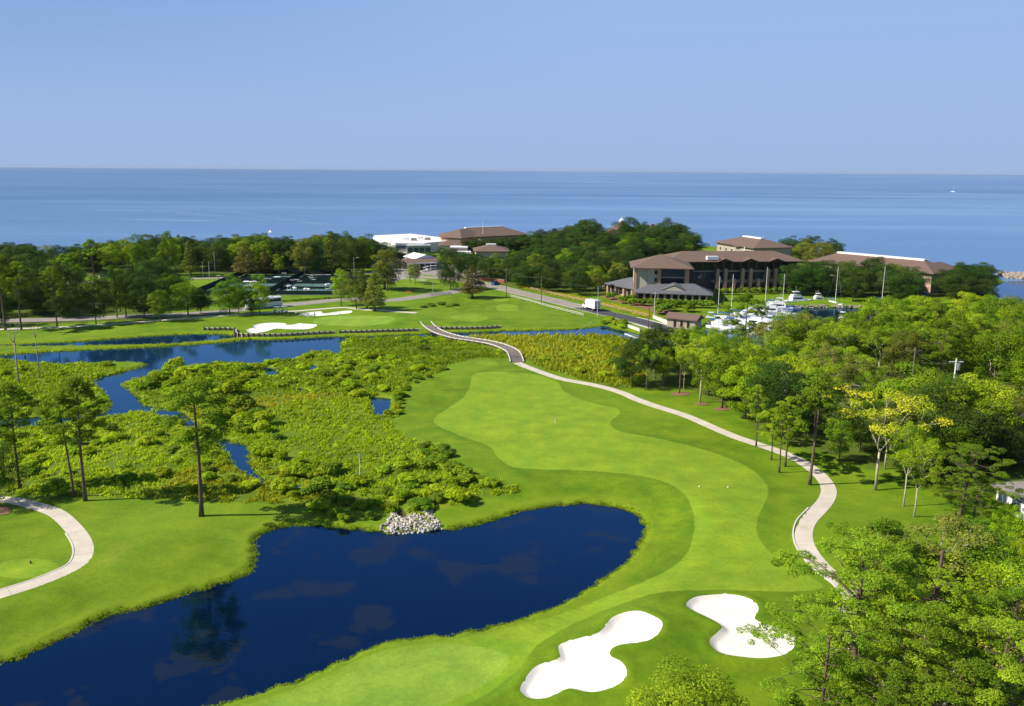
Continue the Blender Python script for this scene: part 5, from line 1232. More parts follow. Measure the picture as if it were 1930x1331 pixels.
fill([(-400, 545), (-400, 600), (60, 600), (230, 592), (330, 585), (345, 562), (250, 560), (230, 572), (150, 575), (150, 548), (60, 548)], 40, 9, [('dark', 4), ('green', 2), ('pine', 1)], (9, 16), lab('in the shady grove by the left road'), grp('in the shady grove by the left road'), 3, (.8, 1.05), lambda x, y, h: near_way(x, y, h) and proj(x, y, h)[1] > 478)
fill([(-300, 606), (-300, 618), (100, 618), (170, 606), (320, 600), (320, 598), (100, 604)], 9, 11, [('dark', 2), ('pine', 2)], (9, 15), lab('on the far bank of the left lagoon'), grp('on the far bank of the left lagoon'), 4, (.6, .85), near_way)
SKY_C = [(700, 480), (830, 452), (862, 470), (885, 468), (900, 475), (960, 470), (985, 450), (1000, 432), (1060, 430), (1075, 412), (1130, 414), (1150, 432), (1160, 410), (1205, 412), (1215, 425), (1230, 414), (1290, 418), (1300, 434), (1340, 440), (1345, 462), (1400, 480), (1500, 480)]
fill([(875, 528), (895, 531), (960, 543), (1040, 553), (1130, 560), (1180, 552), (1185, 520), (1100, 505), (985, 500), (890, 505)], 48, 11, [('dark', 5), ('green', 1), ('olive', .6)], (7, 11.5), lab('beside the road to the gatehouse'), grp('beside the road to the gatehouse'), 5, (1.0, 1.3), below(SKY_C))
fill([(885, 503), (985, 500), (1100, 505), (1190, 520), (1195, 495), (1330, 480), (1330, 472), (1200, 468), (1000, 468), (960, 478), (890, 480)], 66, 11, [('dark', 6), ('green', 1), ('olive', .6)], (8, 13), lab('in the oak canopy left of the hotel'), grp('in the oak canopy left of the hotel'), 6, (1.05, 1.35), below(SKY_C))
fill([(985, 468), (1335, 474), (1330, 466), (1250, 460), (1000, 460)], 32, 10, [('dark', 6), ('olive', .5)], (11, 18), lab('near the shore behind the hotel'), grp('near the shore behind the hotel'), 7, (.9, 1.2), below(SKY_C))
for a, b, t_, l in [(1103, 470, 410, 'big dark oak standing above the others left of the cupola'), (1183, 466, 409, 'big dark oak crowding the cupola'), (1262, 466, 413, 'big dark oak right of the brick chimney'), (1487, 488, 446, 'dark oak between the hotel roof and the bay'),
        (1295, 478, 435, 'oak below the big one by the chimney'), (750, 446+14, 434, 'lone dark tree rising over the white roof')]:
    T('dark', a, b, t_, l, None, 1.05)
SKY_R = [(1330, 460), (1480, 455), (1500, 450), (1560, 452), (1580, 474), (1600, 485), (1700, 484), (1740, 500), (1815, 500), (1880, 520), (1900, 545)]
fill([(1500, 560), (1510, 520), (1530, 500), (1600, 515), (1700, 535), (1722, 560), (1700, 570), (1600, 568)], 22, 9, [('dark', 5), ('olive', 1.2)], (8, 13), lab('between the hotel and the pink wing'), grp('between the hotel and the pink wing'), 8, (.95, 1.25), lambda x, y, h: near_way(x, y, h) and proj(x, y, h)[1] > 483)
fill([(1770, 560), (1790, 530), (1840, 520), (1885, 530), (1865, 545), (1845, 552)], 9, 8, [('dark', 5)], (8, 12), lab('at the point by the harbour mouth'), grp('at the point by the harbour mouth'), 9, (.95, 1.25), lambda x, y, h: near_way(x, y, h) and proj(x, y, h)[1] > 495)
fill([(1480, 490), (1500, 478), (1600, 488), (1560, 500)], 9, 8, [('dark', 3), ('olive', 3)], (8, 12), lab('behind the right end of the hotel'), grp('behind the right end of the hotel'), 10, (.95, 1.25), near_way)
for a, b, t_, l, k in [(1520, 540, 495, 'oak against the right end of the hotel', 'dark'), (1600, 556, 512, 'dark oak by the parked cars', 'dark'), (1690, 552, 500, 'grey green oak before the pink wing', 'olive'), (1640, 538, 482, 'tall oak before the long brown roof', 'dark'), (1800, 566, 508, 'wide dark oak right of the pink wing', 'dark'), (1850, 560, 505, 'rounded oak at the harbour mouth', 'dark'), (1545, 520, 455, 'silvery olive tree right of the hotel roof', 'olive')]:
    T(k, a, b, t_, l, None, 1.1)
# the woods on the right
def rwood(lim, left=None):
    def f(x, y, h):
        if not near_way(x, y, h): return False
        u, v = proj(x, y, h); r_ = h*.28/math.hypot(x, y)*FPX
        xs, ys = zip(*lim); return v > max(np.interp(u-r_*.7, xs, ys), np.interp(u+r_*.7, xs, ys))
    return f
TOP_R = [(1150, 650), (1200, 620), (1230, 612), (1300, 608), (1370, 600), (1378, 624), (1425, 620), (1440, 596), (1480, 580), (1530, 582), (1560, 590), (1600, 586), (1635, 565), (1660, 545), (1700, 548), (1760, 552), (1830, 545), (1930, 555), (2100, 560)]
mixw = [('green', 3), ('bright', 4), ('dark', .8), ('olive', 1.2), ('airy', 1.4), ('bigpine', .8)]
fill([(1200, 733), (1240, 736), (1300, 742), (1330, 755), (1390, 735), (1420, 690), (1300, 668), (1215, 680)], 26, 7, mixw, (8, 12), lab('at the left end of the right woods'), grp('at the left end of the right woods'), 11, (.85, 1.1), rwood(TOP_R))
fill([(1330, 757), (1395, 790), (1450, 815), (1540, 830), (1640, 800), (1640, 730), (1500, 715), (1400, 705)], 42, 7.5, mixw, (9, 14), lab('in the middle of the right woods'), grp('in the middle of the right woods'), 12, (.85, 1.12), rwood(TOP_R))
fill([(1380, 668), (1440, 690), (1560, 715), (1700, 730), (1760, 700), (1700, 655), (1560, 660), (1430, 672)], 84, 6.5, [('green', 3), ('bright', 3.5), ('dark', .6), ('olive', 1.5), ('airy', 1), ('pine', 1.4)], (10, 17), lab('in the woods below the marina'), grp('in the woods below the marina'), 13, (.85, 1.12), rwood(TOP_R))
fill([(1700, 655), (1760, 700), (1740, 735), (2050, 770), (2200, 700), (2100, 610), (1900, 615)], 76, 7, [('green', 3), ('bright', 3.4), ('dark', .6), ('olive', 1), ('airy', 1.2), ('pine', 1.2)], (10, 17), lab('in the upper right woods by the harbour mouth'), grp('in the upper right woods by the harbour mouth'), 14, (.85, 1.15), rwood(TOP_R))
fill([(1560, 860), (1640, 885), (1700, 892), (1790, 905), (1850, 890), (1960, 870), (2200, 850), (2200, 760), (1740, 740), (1640, 770), (1560, 820)], 52, 7.5, [('green', 3), ('dark', 4), ('olive', 1), ('airy', .5)], (8, 12.5), lab('in the shaded woods above the white house'), grp('in the shaded woods above the white house'), 15, (.85, 1.12), rwood([(1500, 700), (2200, 700)]))
fill([(1690, 1330), (1730, 1240), (1760, 1160), (1850, 1110), (2000, 1060), (2300, 1060), (2300, 1400), (1760, 1400)], 24, 5.5, [('green', 1), ('bright', 1), ('airy', 2)], (5, 8), lab('low in the bottom right thicket'), grp('low in the bottom right thicket'), 16, (.9, 1.2), near_way)
fill([(1300, 742), (1345, 762), (1400, 792), (1450, 812), (1560, 842), (1640, 850), (1640, 815), (1500, 790), (1380, 745)], 26, 4.5, [('green', 3), ('bright', 2), ('dark', 2)], (5.5, 9), lab('low along the front of the right woods'), grp('low along the front of the right woods'), 17, (.95, 1.2), near_way)
fill([(1690, 905), (1760, 912), (1850, 905), (1850, 880), (1700, 885), (1600, 862)], 12, 5, [('dark', 4), ('green', 2)], (6, 9), lab('in deep shade left of the white house'), grp('in deep shade left of the white house'), 18, (.95, 1.2), near_way)
for cx, cy, hh, kd, lb in [(1806, 712, 13.5, 'green', 'green crown hiding the foot of the transformer pole'), (1728, 690, 13.5, 'green', 'green crown hiding the foot of the grey woodland pole'), (1785, 735, 12.5, 'dark', 'dark crown below the transformer pole'), (1850, 700, 14, 'bright', 'bright crown right of the transformer pole')]:
    g = P(cx, cy, hh); tree(kd, g.x, g.y, hh, lb, None, 1.15)
# ------------------------------------------------------------------ marsh reeds and shrubs
def tuft_field(name, pts, size, n_bl, mat, label, seed, hgt=1.0):
    """clumps of upright arching blades, all one ground cover"""
    g = np.random.default_rng(seed); n = len(pts); Vs, Ts = [], []
    z = height(pts); z = np.maximum(z, WL)
    pt = g.uniform(.1, .9, n)*.5+.5*(.5+.5*np.sin(pts[:, 0]*.09+2*np.sin(pts[:, 1]*.06)))
    for k in range(n_bl):
        a = g.uniform(0, 2*math.pi, n); r_ = np.sqrt(g.random(n))*size*.5; s = g.uniform(.6, 1.25, n)*hgt
        bx = pts[:, 0]+np.cos(a)*r_; by = pts[:, 1]+np.sin(a)*r_; w = .06*g.uniform(.7, 1.5, n)*size
        b2 = g.uniform(0, 2*math.pi, n); lean = g.uniform(.3, .9, n)*s
        u = np.stack([-np.sin(b2)*w, np.cos(b2)*w, np.zeros(n)], 1); base = np.stack([bx, by, z-.1], 1)
        tip = base+np.stack([np.cos(b2)*lean, np.sin(b2)*lean, s], 1)
        mid = (base+tip)/2+np.stack([-np.cos(b2)*lean*.15, -np.sin(b2)*lean*.15, s*.1], 1)
        q = np.stack([base-u, base+u, mid+u*1.1, mid-u*1.1, mid-u*1.1, mid+u*1.1, tip+u*.25, tip-u*.25], 1)
        Vs.append(q.reshape(-1, 3)); Ts.append(np.repeat(np.clip(pt+g.normal(size=n)*.15, 0, 1), 2))
    V = np.vstack(Vs); T = np.concatenate(Ts)
    o = link(name, np_mesh(name, V, np.arange(len(V)).reshape(-1, 4), mat, False, None, {'tint': T})); return tag(o, label, 'reeds' , None, 'stuff')
REED = leaf_mat('marsh_reeds', [(.15, .235, .008), (.265, .365, .012), (.40, .48, .022)], .45, .7)
BANKG = leaf_mat('bank_grass_blades', [(.10, .20, .006), (.17, .29, .010), (.26, .36, .016)], .45, .7)
REED2 = leaf_mat('brown_tipped_reeds', [(.135, .180, .008), (.23, .28, .012), (.35, .37, .024)], .35, .7)
def scatter(poly_g, dens, seed, dmin=0.0, keep=None):
    g = np.random.default_rng(seed); lo, hi = poly_g.min(0), poly_g.max(0); n = int((hi-lo).prod()*dens)
    p = g.uniform(lo, hi, (n, 2)); m = sdf(p, poly_g, 6) < dmin; p = p[m]
    d = np.hypot(p[:, 0], p[:, 1]); p = p[(np.abs(np.arctan2(p[:, 0], p[:, 1])) < .66)]
    wd = water_d(p); p = p[wd > .55]
    for ln, hw in ((PATH_B, 1.7), (PATH_R, 1.9), (PATH_L, 1.9)): p = p[pdist(p, ln) > hw]
    if keep is not None: p = p[keep(p)]
    return p
pm = scatter(gp['marsh'], .95, 1); dm = np.hypot(pm[:, 0], pm[:, 1]); near_ = dm < 175
patch = np.sin(pm[:, 0]*.11+1.3*np.sin(pm[:, 1]*.05))+np.sin(pm[:, 1]*.083+.9*np.cos(pm[:, 0]*.07)); 
tuft_field('marsh_reeds', pm[near_ & (patch < .5)], 1.25, 9, REED, 'yellow-green marsh grass round the creeks', 3, .5)
tuft_field('marsh_reeds', pm[near_ & (patch >= .5)], 1.25, 9, REED2, 'browner tipped marsh grass in the middle of the marsh', 4, .55)
def domes(p, size, n_leaf, ls, mat, name, label, seed):
    '''low rounded cushions of marsh growth'''
    g = np.random.default_rng(seed); n = len(p); z = np.maximum(height(p), WL); s = size*g.uniform(.55, 1.35, n); tn = np.clip(.5+.22*g.normal(size=n), 0, 1)
    d = g.normal(size=(n, n_leaf, 3)); d /= np.linalg.norm(d, axis=2)[..., None]; d[..., 2] = np.abs(d[..., 2])
    c = np.stack([p[:, 0], p[:, 1], z], 1)[:, None, :]; q = c+d*s[:, None, None]*np.array([1, 1, .50])*g.uniform(.75, 1.05, (n, n_leaf, 1))
    nm = d+g.normal(size=d.shape)*.38+[0, 0, .55]; nm /= np.linalg.norm(nm, axis=2)[..., None]; u = np.cross(nm, g.normal(size=d.shape)); u /= np.linalg.norm(u, axis=2)[..., None]; v = np.cross(nm, u)
    k = (ls*s[:, None, None])*g.uniform(.6, 1.3, (n, n_leaf, 1)); V = np.stack([q-u*k, q-v*k*.8, q+u*k, q+v*k], 2).reshape(-1, 3)
    T = np.clip(tn[:, None]+g.normal(size=(n, n_leaf))*.13, 0, 1).ravel()
    return tag(link(name, np_mesh(name, V, np.arange(len(V)).reshape(-1, 4), mat, False, None, {'tint': T})), label, 'marsh plants', None, 'stuff')
cl1 = np.sin(pm[:, 0]*.19+1.7*np.sin(pm[:, 1]*.13)+1)+np.sin(pm[:, 1]*.17+1.2*np.cos(pm[:, 0]*.11)); wdp = water_d(pm); gg = np.random.default_rng(17).random(len(pm))
sel = ((cl1 > .55) | (wdp < 3.2)) & near_; dd = np.hypot(pm[:, 0], pm[:, 1])
domes(pm[sel & (wdp > .9) & (gg < .55)], .66, 52, .20, LM['shrub'], 'marsh_growth', 'soft yellow-green cushions of marsh growth near the creeks', 21)
domes(pm[(~sel) & near_ & (gg < .10)], .7, 60, .20, LM['shrub'], 'marsh_growth', 'scattered pale cushions across the marsh grass', 22)
domes(pm[(~near_) & (gg < .18) & ((cl1 > .2) | (wdp < 3))], .8, 26, .30, LM['shrub'], 'marsh_growth', 'yellow-green cushions in the far marsh', 23)
far_ = pm[~near_]; tuft_field('marsh_reeds', far_[::1], 1.9, 5, REED, 'marsh grass along the far side of the wetland', 5, .6)
p2 = scatter(gp['marsh2'], .8, 2); tuft_field('marsh_reeds', p2, 1.9, 6, REED2, 'tawny reed bed right of the footbridge', 6, .9)
# water's edge fringe round the pond
def fringe(poly, seed, n, off=(.0, .9), lo=None):
    g = np.random.default_rng(seed); A = poly; B = np.roll(poly, -1, 0); L = np.linalg.norm(B-A, axis=1); cs = np.cumsum(L); s = g.uniform(0, cs[-1], n); i = np.searchsorted(cs, s)
    t = (g.random(n))[:, None]; p = A[i]*(1-t)+B[i]*t+g.normal(size=(n, 2))*.35; w = water_d(p); return p[(w > off[0]-.2) & (w < off[1])]
pf = fringe(gp['pond'], 8, 5200); pf = pf[pdist(pf, rp, 3) > .6]
tuft_field('bank_grass', pf, .45, 6, BANKG, 'unmown grass fringe along the bank of the dark pond', 7, .2)
pl = np.vstack([fringe(gp['lake'], 9, 4200), fringe(gp['strip'], 10, 1500)]); tuft_field('bank_grass', pl, .9, 5, REED, 'grass fringe along the lagoon banks', 8, .35)
# shrubs: dense along the creek and the lower edge, scattered elsewhere
BS = []
def shrubs(pts_px, n, seed, size, kinds, label, group, spread=1.0, hs=.9):
    r_ = random.Random(seed); q = GP(pts_px); lo, hi = q.min(0), q.max(0); k = 0
    for _ in range(n*40):
        if k >= n: break
        x, y = r_.uniform(lo[0], hi[0]), r_.uniform(lo[1], hi[1]); a = np.array([[x, y]])
        if not inside(a, q, np.roll(q, -1, 0))[0] or water_d(a)[0] < 1.1: continue
        if pdist(a, PATH_B)[0] < 2.5: continue
        s = r_.uniform(*size)
        if any((x-u)**2+(y-v)**2 < ((s+w)*.48*spread)**2 for u, v, w in BS): continue
        kd = r_.choices([c for c, _ in kinds], [w for _, w in kinds])[0]
        bush(kd, x, y, s, {'shrub': 'yellow-green', 'fern': 'dark green', 'lawn': 'mid green'}[kd]+' '+label, {'shrub': 'yellow-green', 'fern': 'dark green', 'lawn': 'mid green'}[kd]+' '+group, hs*r_.uniform(.75, 1.15)); BS.append((x, y, s)); k += 1
shrubs([(640, 985), (850, 965), (930, 925), (870, 895), (800, 885), (690, 890), (560, 890), (480, 900), (470, 935), (560, 950)], 46, 1, (1.3, 2.8), [('shrub', 4), ('fern', 2), ('lawn', 1.5)], 'shrub massed at the lower edge of the marsh', 'shrubs at the lower edge of the marsh', .85, .8)
shrubs([(465, 835), (560, 870), (600, 890), (540, 905), (485, 880), (470, 850), (455, 815), (390, 775), (330, 745), (275, 755), (245, 725), (330, 700), (420, 730), (500, 790), (540, 840)], 46, 2, (1.5, 3.0), [('shrub', 4), ('lawn', 1)], 'shrub beside the bend of the creek', 'shrubs beside the bend of the creek', .75, 1.0)
shrubs([(20, 790), (200, 790), (310, 790), (400, 830), (440, 880), (480, 910), (470, 935), (300, 925), (120, 925), (0, 900)], 34, 3, (1.3, 2.3), [('shrub', 4), ('lawn', 1), ('fern', .5)], 'shrub between the left pines and the creek', 'shrubs between the left pines and the creek', 1.0, .8)
shrubs([(330, 695), (600, 660), (640, 680), (760, 730), (740, 800), (700, 760), (560, 730), (430, 745)], 40, 4, (1.3, 2.6), [('shrub', 4), ('lawn', 1)], 'shrub in the middle of the marsh', 'shrubs in the middle of the marsh', 1.0, .7)
shrubs([(640, 640), (790, 645), (900, 660), (850, 685), (770, 720), (690, 720), (640, 680)], 20, 5, (1.4, 2.6), [('shrub', 4), ('fern', 1)], 'shrub left of the footbridge', 'shrubs left of the footbridge', 1.0, .6)
shrubs([(845, 700), (775, 728), (756, 780), (745, 812), (735, 800), (745, 760), (765, 718), (835, 696)], 14, 6, (.9, 1.7), [('fern', 2), ('lawn', 1)], 'shrub fringing the fairway side of the marsh', 'shrubs fringing the fairway side of the marsh', 1.0, .7)
shrubs([(790, 842), (850, 856), (842, 885), (800, 870)], 10, 7, (1.2, 2.2), [('fern', 2), ('lawn', 1)], 'shrub in the notch of the fairway', 'shrubs in the notch of the fairway', 1.0, .7)
shrubs([(-80, 690), (220, 685), (240, 690), (180, 720), (200, 750), (170, 770), (-80, 775)], 16, 8, (1.3, 2.4), [('shrub', 3), ('lawn', 1)], 'shrub in the left upper marsh', 'shrubs in the left upper marsh', 1.0, .7)
shrubs([(1010, 680), (1180, 655), (1190, 720), (1100, 705)], 14, 9, (1.4, 2.6), [('shrub', 3), ('lawn', 1)], 'shrub in the reed bed right of the footbridge', 'shrubs in the reed bed right of the footbridge', 1.0, .7)
shrubs([(1120, 608), (1150, 600), (1185, 612), (1180, 628), (1140, 612)], 10, 10, (1.4, 2.4), [('shrub', 2), ('lawn', 1)], 'shrub on the canal bank by the road bridge', 'shrubs on the canal bank by the road bridge', .8, .9)
g_ = P(107, 937); bush('lawn', g_.x, g_.y, 2.6, 'round green bush by the left cart path and pine pair', None, 1.1)
g_ = P(333, 698); bush('shrub', g_.x, g_.y, 3.2, 'round bright bush on the point of the creek mouth', None, 1.1)
g_ = P(770, 655); 
for k, (a, b, s) in enumerate([(811, 578, 2.6), (833, 575, 2.6), (846, 579, 1.8), (860, 577, 2.0), (800, 581, 2.0)]):
    g_ = P(a, b); bush('fern', g_.x, g_.y, s, 'low grey green bush on the mound left of the far tees', 'low bushes on the mound by the far tees', .5)
for k, (a, b, s) in enumerate([(1880, 962, 1.6), (1908, 968, 1.8), (1920, 950, 2.2), (1895, 985, 1.4)]):
    g_ = P(a, b); bush('lawn' if k % 2 else 'fern', g_.x, g_.y, s, ['dark clipped bush at the corner of the white house', 'bright hedge bush below the white house wall', 'largest bush beside the white house', 'small bush in the bed by the white house'][k], None, .9)
# hedge of leafy bushes before the restaurant
for k in range(15):
    t_ = k/14; a = 1192+t_*148; b = 576+t_*5; g_ = P(a, b); bush('lawn', g_.x, g_.y, 2.6, 'leafy green bush in the hedge before the restaurant', 'hedge bushes before the restaurant', 1.15)
for k in range(12):
    t_ = k/11; g_ = P(1352+t_*148, 556-t_*3); bush('lawn', g_.x, g_.y, 2.0, 'green shrub between the brick pillars of the hotel', 'shrubs between the hotel pillars', 1.5)
for k, (a, b) in enumerate([(1153, 565), (1178, 572), (1190, 570), (1238, 592), (1250, 588), (1262, 586), (1298, 588)]):
    g_ = P(a, b); bush('fern', g_.x, g_.y, 3.2, 'dark shrub in the straw bed by the restaurant', 'dark shrubs in the restaurant beds', 1.0)
t_ = np.linspace(0, 1, 60); hq = np.array([P(505+a*140, 571-a*9.5)[:2] for a in t_])+[0, .8]
o = domes(hq, 1.0, 70, .2, LM['fern'], 'hedge', 'dark clipped hedge under the court fence', 31); o['category'] = 'hedge'
# straw beds and the mulch at the restaurant
STRAW = plain('pine_straw', (.22, .12, .065), .95, .25, 1.5)
def bed(pts, label, mat=STRAW, th=.12):
    q = smooth_closed(GP(pts), 3); c = q.mean(0); z = hz(*c); mb = MB(); n = len(q)
    vs = [(c[0], c[1], z+th+.05)]+[(x, y, float(h)+th*.6) for (x, y), h in zip(q, height(q))]+[(x, y, float(h)-.3) for (x, y), h in zip(q, height(q))]
    fs = [(0, 1+i, 1+(i+1) % n) for i in range(n)]+[(1+i, n+1+i, n+1+(i+1) % n, 1+(i+1) % n) for i in range(n)]
    a = sum(q[i][0]*q[(i+1) % n][1]-q[(i+1) % n][0]*q[i][1] for i in range(n))
    if a < 0: fs = [f[::-1] for f in fs]
    mb.add(vs, fs); return tag(mb.build('straw_bed', mat), label, None, None, 'structure')
bed(ell(1283, 745, 20, 3.5), 'pine straw bed round the straight woodland pine'); bed(ell(1322, 766, 13, 3), 'pine straw bed under the pale limbed tree')
bed(ell(1362, 776, 16, 3.5), 'pine straw bed under the green woodland tree'); bed(ell(0, 965, 22, 9), 'pine straw bed at the left edge')
bed([(1130, 556), (1150, 566), (1190, 576), (1240, 590), (1262, 592), (1250, 580), (1190, 568), (1150, 558)], 'reddish mulch bank below the restaurant')
# yellow flower border along the road
FLOW = leaf_mat('yellow_flowers', [(.25, .30, .01), (.55, .50, .015), (.75, .62, .02)], .3)
fl = smooth_open(GP([(985, 541), (1020, 547), (1060, 556), (1100, 565), (1150, 577), (1200, 588), (1225, 596)]), 8); g = np.random.default_rng(4)
fp = fl[g.integers(0, len(fl), 1500)]+g.normal(size=(1500, 2))*[1.6, 1.2]
tuft_field('flower_border', fp, 1.0, 5, FLOW, 'yellow flower border along the hotel side of the road', 9, .5)['category'] = 'flowers'
# ------------------------------------------------------------------ vehicles, boats and small things
PW = plain('white_vehicle_paint', (.78, .78, .77), .25, .03, .5, 0, .6); PDK = plain('dark_vehicle_paint', (.03, .035, .045), .25, .1, .5, 0, .6)
PBL = plain('blue_paint', (.03, .10, .34), .35, .1, .5, 0, .5); PSL = plain('silver_paint', (.42, .44, .46), .3, .06, .5, .3, .6); PRD = plain('red_paint', (.42, .03, .02), .35, .1)
TYRE = plain('tyre_rubber', (.02, .02, .02), .8, .2); GREYM = plain('grey_metal', (.32, .33, .34), .5, .1, 1, .5); ORNG = plain('orange_plastic', (.75, .20, .05), .6, .1)
def wheel(root, x, y, r, w=.25):
    m = MB(); n = 14; m.tube([(x, y-w/2, r), (x, y+w/2, r)], r, n); o = m.build('wheel', TYRE, root)
    MB().tube([(x, y-w/2-.012, r), (x, y+w/2+.012, r)], r*.55, 10).build('rim', GREYM, o)
def lathe_x(sections):
    """sections of (x, [(y, z)...]) joined into a closed skin"""
    mb = MB(); n = len(sections[0][1]); vs = [(x, y, z) for x, pr in sections for y, z in pr]; fs = []
    for i in range(len(sections)-1):
        for k in range(n): fs.append((i*n+k, (i+1)*n+k, (i+1)*n+(k+1) % n, i*n+(k+1) % n))
    fs.append(tuple(range(n))); fs.append(tuple((len(sections)-1)*n+k for k in range(n))[::-1]); return mb.add(vs, fs)
# --- coach
def heading(line, px, py):
    p = np.array(P(px, py)[:2]); i = int(np.argmin(np.linalg.norm(line-p, axis=1))); i = min(max(i, 1), len(line)-2); d = line[i+1]-line[i-1]; return math.atan2(d[1], d[0])
q = P(498, 580.5); bus = empty('coach', (q.x, q.y, hz(q.x, q.y)+.03), heading(ROAD_W, 500, 578)); tag(bus, 'white touring coach with black windows on the road by the courts', 'coach')
pr = lambda w, z0, z1: [(-w, z0), (w, z0), (w+.02, (z0+z1)/2), (w-.02, z1-.25), (w-.3, z1), (-w+.3, z1), (-w+.02, z1-.25), (-w-.02, (z0+z1)/2)]
lathe_x([(-6.0, pr(1.2, .45, 3.35)), (-5.8, pr(1.27, .35, 3.5)), (5.3, pr(1.27, .35, 3.5)), (5.9, pr(1.22, .35, 3.3)), (6.1, pr(1.12, .45, 2.6))]).build('body', PW, bus)
for s_ in (-1, 1): 
    for k in range(7): MB().box(-5.5+k*1.48, -4.08+k*1.48, s_*1.30-.015, s_*1.30+.015, 1.95, 3.0).build('window', GLASS, bus)
MB().box(5.75, 6.14, -1.1, 1.1, 1.7, 2.9).build('windscreen', GLASS, bus); MB().box(-6.04, -5.98, -1.0, 1.0, 2.0, 2.9).build('window', GLASS, bus)
for x in (-4.3, -3.1, 3.9):
    for y in (-1.15, 1.15): wheel(bus, x, y, .5)
for y in (-.9, .9): MB().box(6.05, 6.16, y-.18, y+.18, .75, .95).build('headlight', TRIMW, bus); MB().box(5.8, 6.3, y*1.55-.05, y*1.55+.05, 2.1, 2.6).build('mirror', PDK, bus)
MB().box(-3, -.5, -.8, .8, 3.5, 3.68).build('roof_unit', PW, bus)
# grey lettering-like livery swoosh on the flank
sw = MB(); 
for k, (x0, x1, z0, z1) in enumerate([(.2, 1.6, .9, 1.15), (.6, 2.4, 1.2, 1.35), (1.2, 3.0, 1.42, 1.52), (-1.2, .0, 1.0, 1.1)]): sw.box(x0, x1, -1.306, -1.290, z0, z1)
sw.build('livery', GREYM, bus)
# --- box truck
q = P(1114, 584.5); tk = empty('box_truck', (q.x, q.y, hz(q.x, q.y)+.05), heading(ROAD_M, 1114, 584)+math.pi); tag(tk, 'white box truck driving on the marina road', 'truck')
MB().box(-3.6, 1.7, -1.22, 1.22, .95, 3.6).build('cargo_box', PW, tk); MB().box(-3.5, 3.4, -.5, .5, .6, .94).build('chassis', PDK, tk)
lathe_x([(1.8, [(-1.05, .5), (1.05, .5), (1.05, 2.5), (-1.05, 2.5)]), (2.6, [(-1.05, .5), (1.05, .5), (1.0, 2.5), (-1.0, 2.5)]), (3.1, [(-1.05, .5), (1.05, .5), (1.0, 1.65), (-1.0, 1.65)]), (4.0, [(-.98, .55), (.98, .55), (.9, 1.4), (-.9, 1.4)])]).build('cab', PW, tk)
MB().add([(2.66, -.9, 2.38), (2.66, .9, 2.38), (3.12, .92, 1.72), (3.12, -.92, 1.72), (2.60, -.9, 2.3), (2.60, .9, 2.3), (3.0, .92, 1.68), (3.0, -.92, 1.68)], [(0, 3, 2, 1), (4, 5, 6, 7), (0, 1, 5, 4), (3, 7, 6, 2), (0, 4, 7, 3), (1, 2, 6, 5)]).build('windscreen', GLASS, tk)
for y in (-1.07, 1.07): MB().box(1.95, 2.65, y-.02, y+.02, 1.6, 2.3).build('window', GLASS, tk); MB().box(3.96, 4.05, y*.7-.15, y*.7+.15, .8, 1.0).build('headlight', TRIMW, tk)
for x in (-2.4, 3.0):
    for y in (-1.05, 1.05): wheel(tk, x, y, .45)
MB().box(-3.62, -3.58, -1.0, 1.0, 1.1, 3.4).build('door', PSL, tk)
# --- cars
def car(mat, x, y, rz, label, z=None):
    r_ = empty('parked_car', (x, y, (hz(x, y) if z is None else z)+.05), rz); tag(r_, label, 'car')
    s = lambda w, a, b: [(-w, a), (w, a), (w, b-.1), (w-.1, b), (-w+.1, b), (-w, b-.1)]
    lathe_x([(-2.25, s(.82, .4, .85)), (-2.0, s(.9, .28, .98)), (.9, s(.9, .28, .95)), (2.0, s(.86, .3, .8)), (2.25, s(.75, .4, .65))]).build('body', mat, r_)
    lathe_x([(-1.8, s(.72, .95, 1.02)), (-1.1, s(.68, .95, 1.42)), (.2, s(.68, .95, 1.42)), (1.0, s(.74, .9, .98))]).build('cabin', GLASS, r_)
    MB().box(-1.05, .15, -.6, .6, 1.42, 1.46).build('roof', mat, r_)
    for a in (-1.35, 1.35):
        for b_ in (-.8, .8): wheel(r_, a, b_, .32, .2)
    for b_ in (-.6, .6): MB().box(2.2, 2.27, b_-.12, b_+.12, .55, .68).build('headlight', TRIMW, r_)
    return r_
for k, (a, b, m_, l) in enumerate([(1536, 541, PSL, 'silver car in shade beside the hotel oaks'), (1549, 538, PDK, 'dark car behind the silver one by the hotel oaks'), (1541, 552, PW, 'leftmost white car above the marina'), (1560, 553, PW, 'second white car from the left above the marina'),
    (1581, 553, PSL, 'silver car behind the mast of the white sailboat'), (1602, 554, PDK, 'dark car under the oak above the marina'), (1726, 556, PDK, 'dark car before the pink wing'), (1742, 558, PBL, 'blue car before the pink wing'), (765, 486, PSL, 'silver car at the left of the tan shed'), (762, 483, PW, 'white car behind the silver one by the tan shed'),
    (903, 536, PDK, 'dark car turning by the rust cypress'), (934, 537, PBL, 'blue car leaving by the gatehouse wall'), (117, 546, PW, 'white car in the trees by the left lane'), (197, 524, PSL, 'pale car on the lane left of the courts'), (1655, 747, PSL, 'silver car glimpsed in a gap of the right woods'), (1672, 742, PW, 'white car glimpsed in a gap of the right woods')]):
    q = P(a, b); car(m_, q.x, q.y, .3+(k*1.7 % 1.2), l)
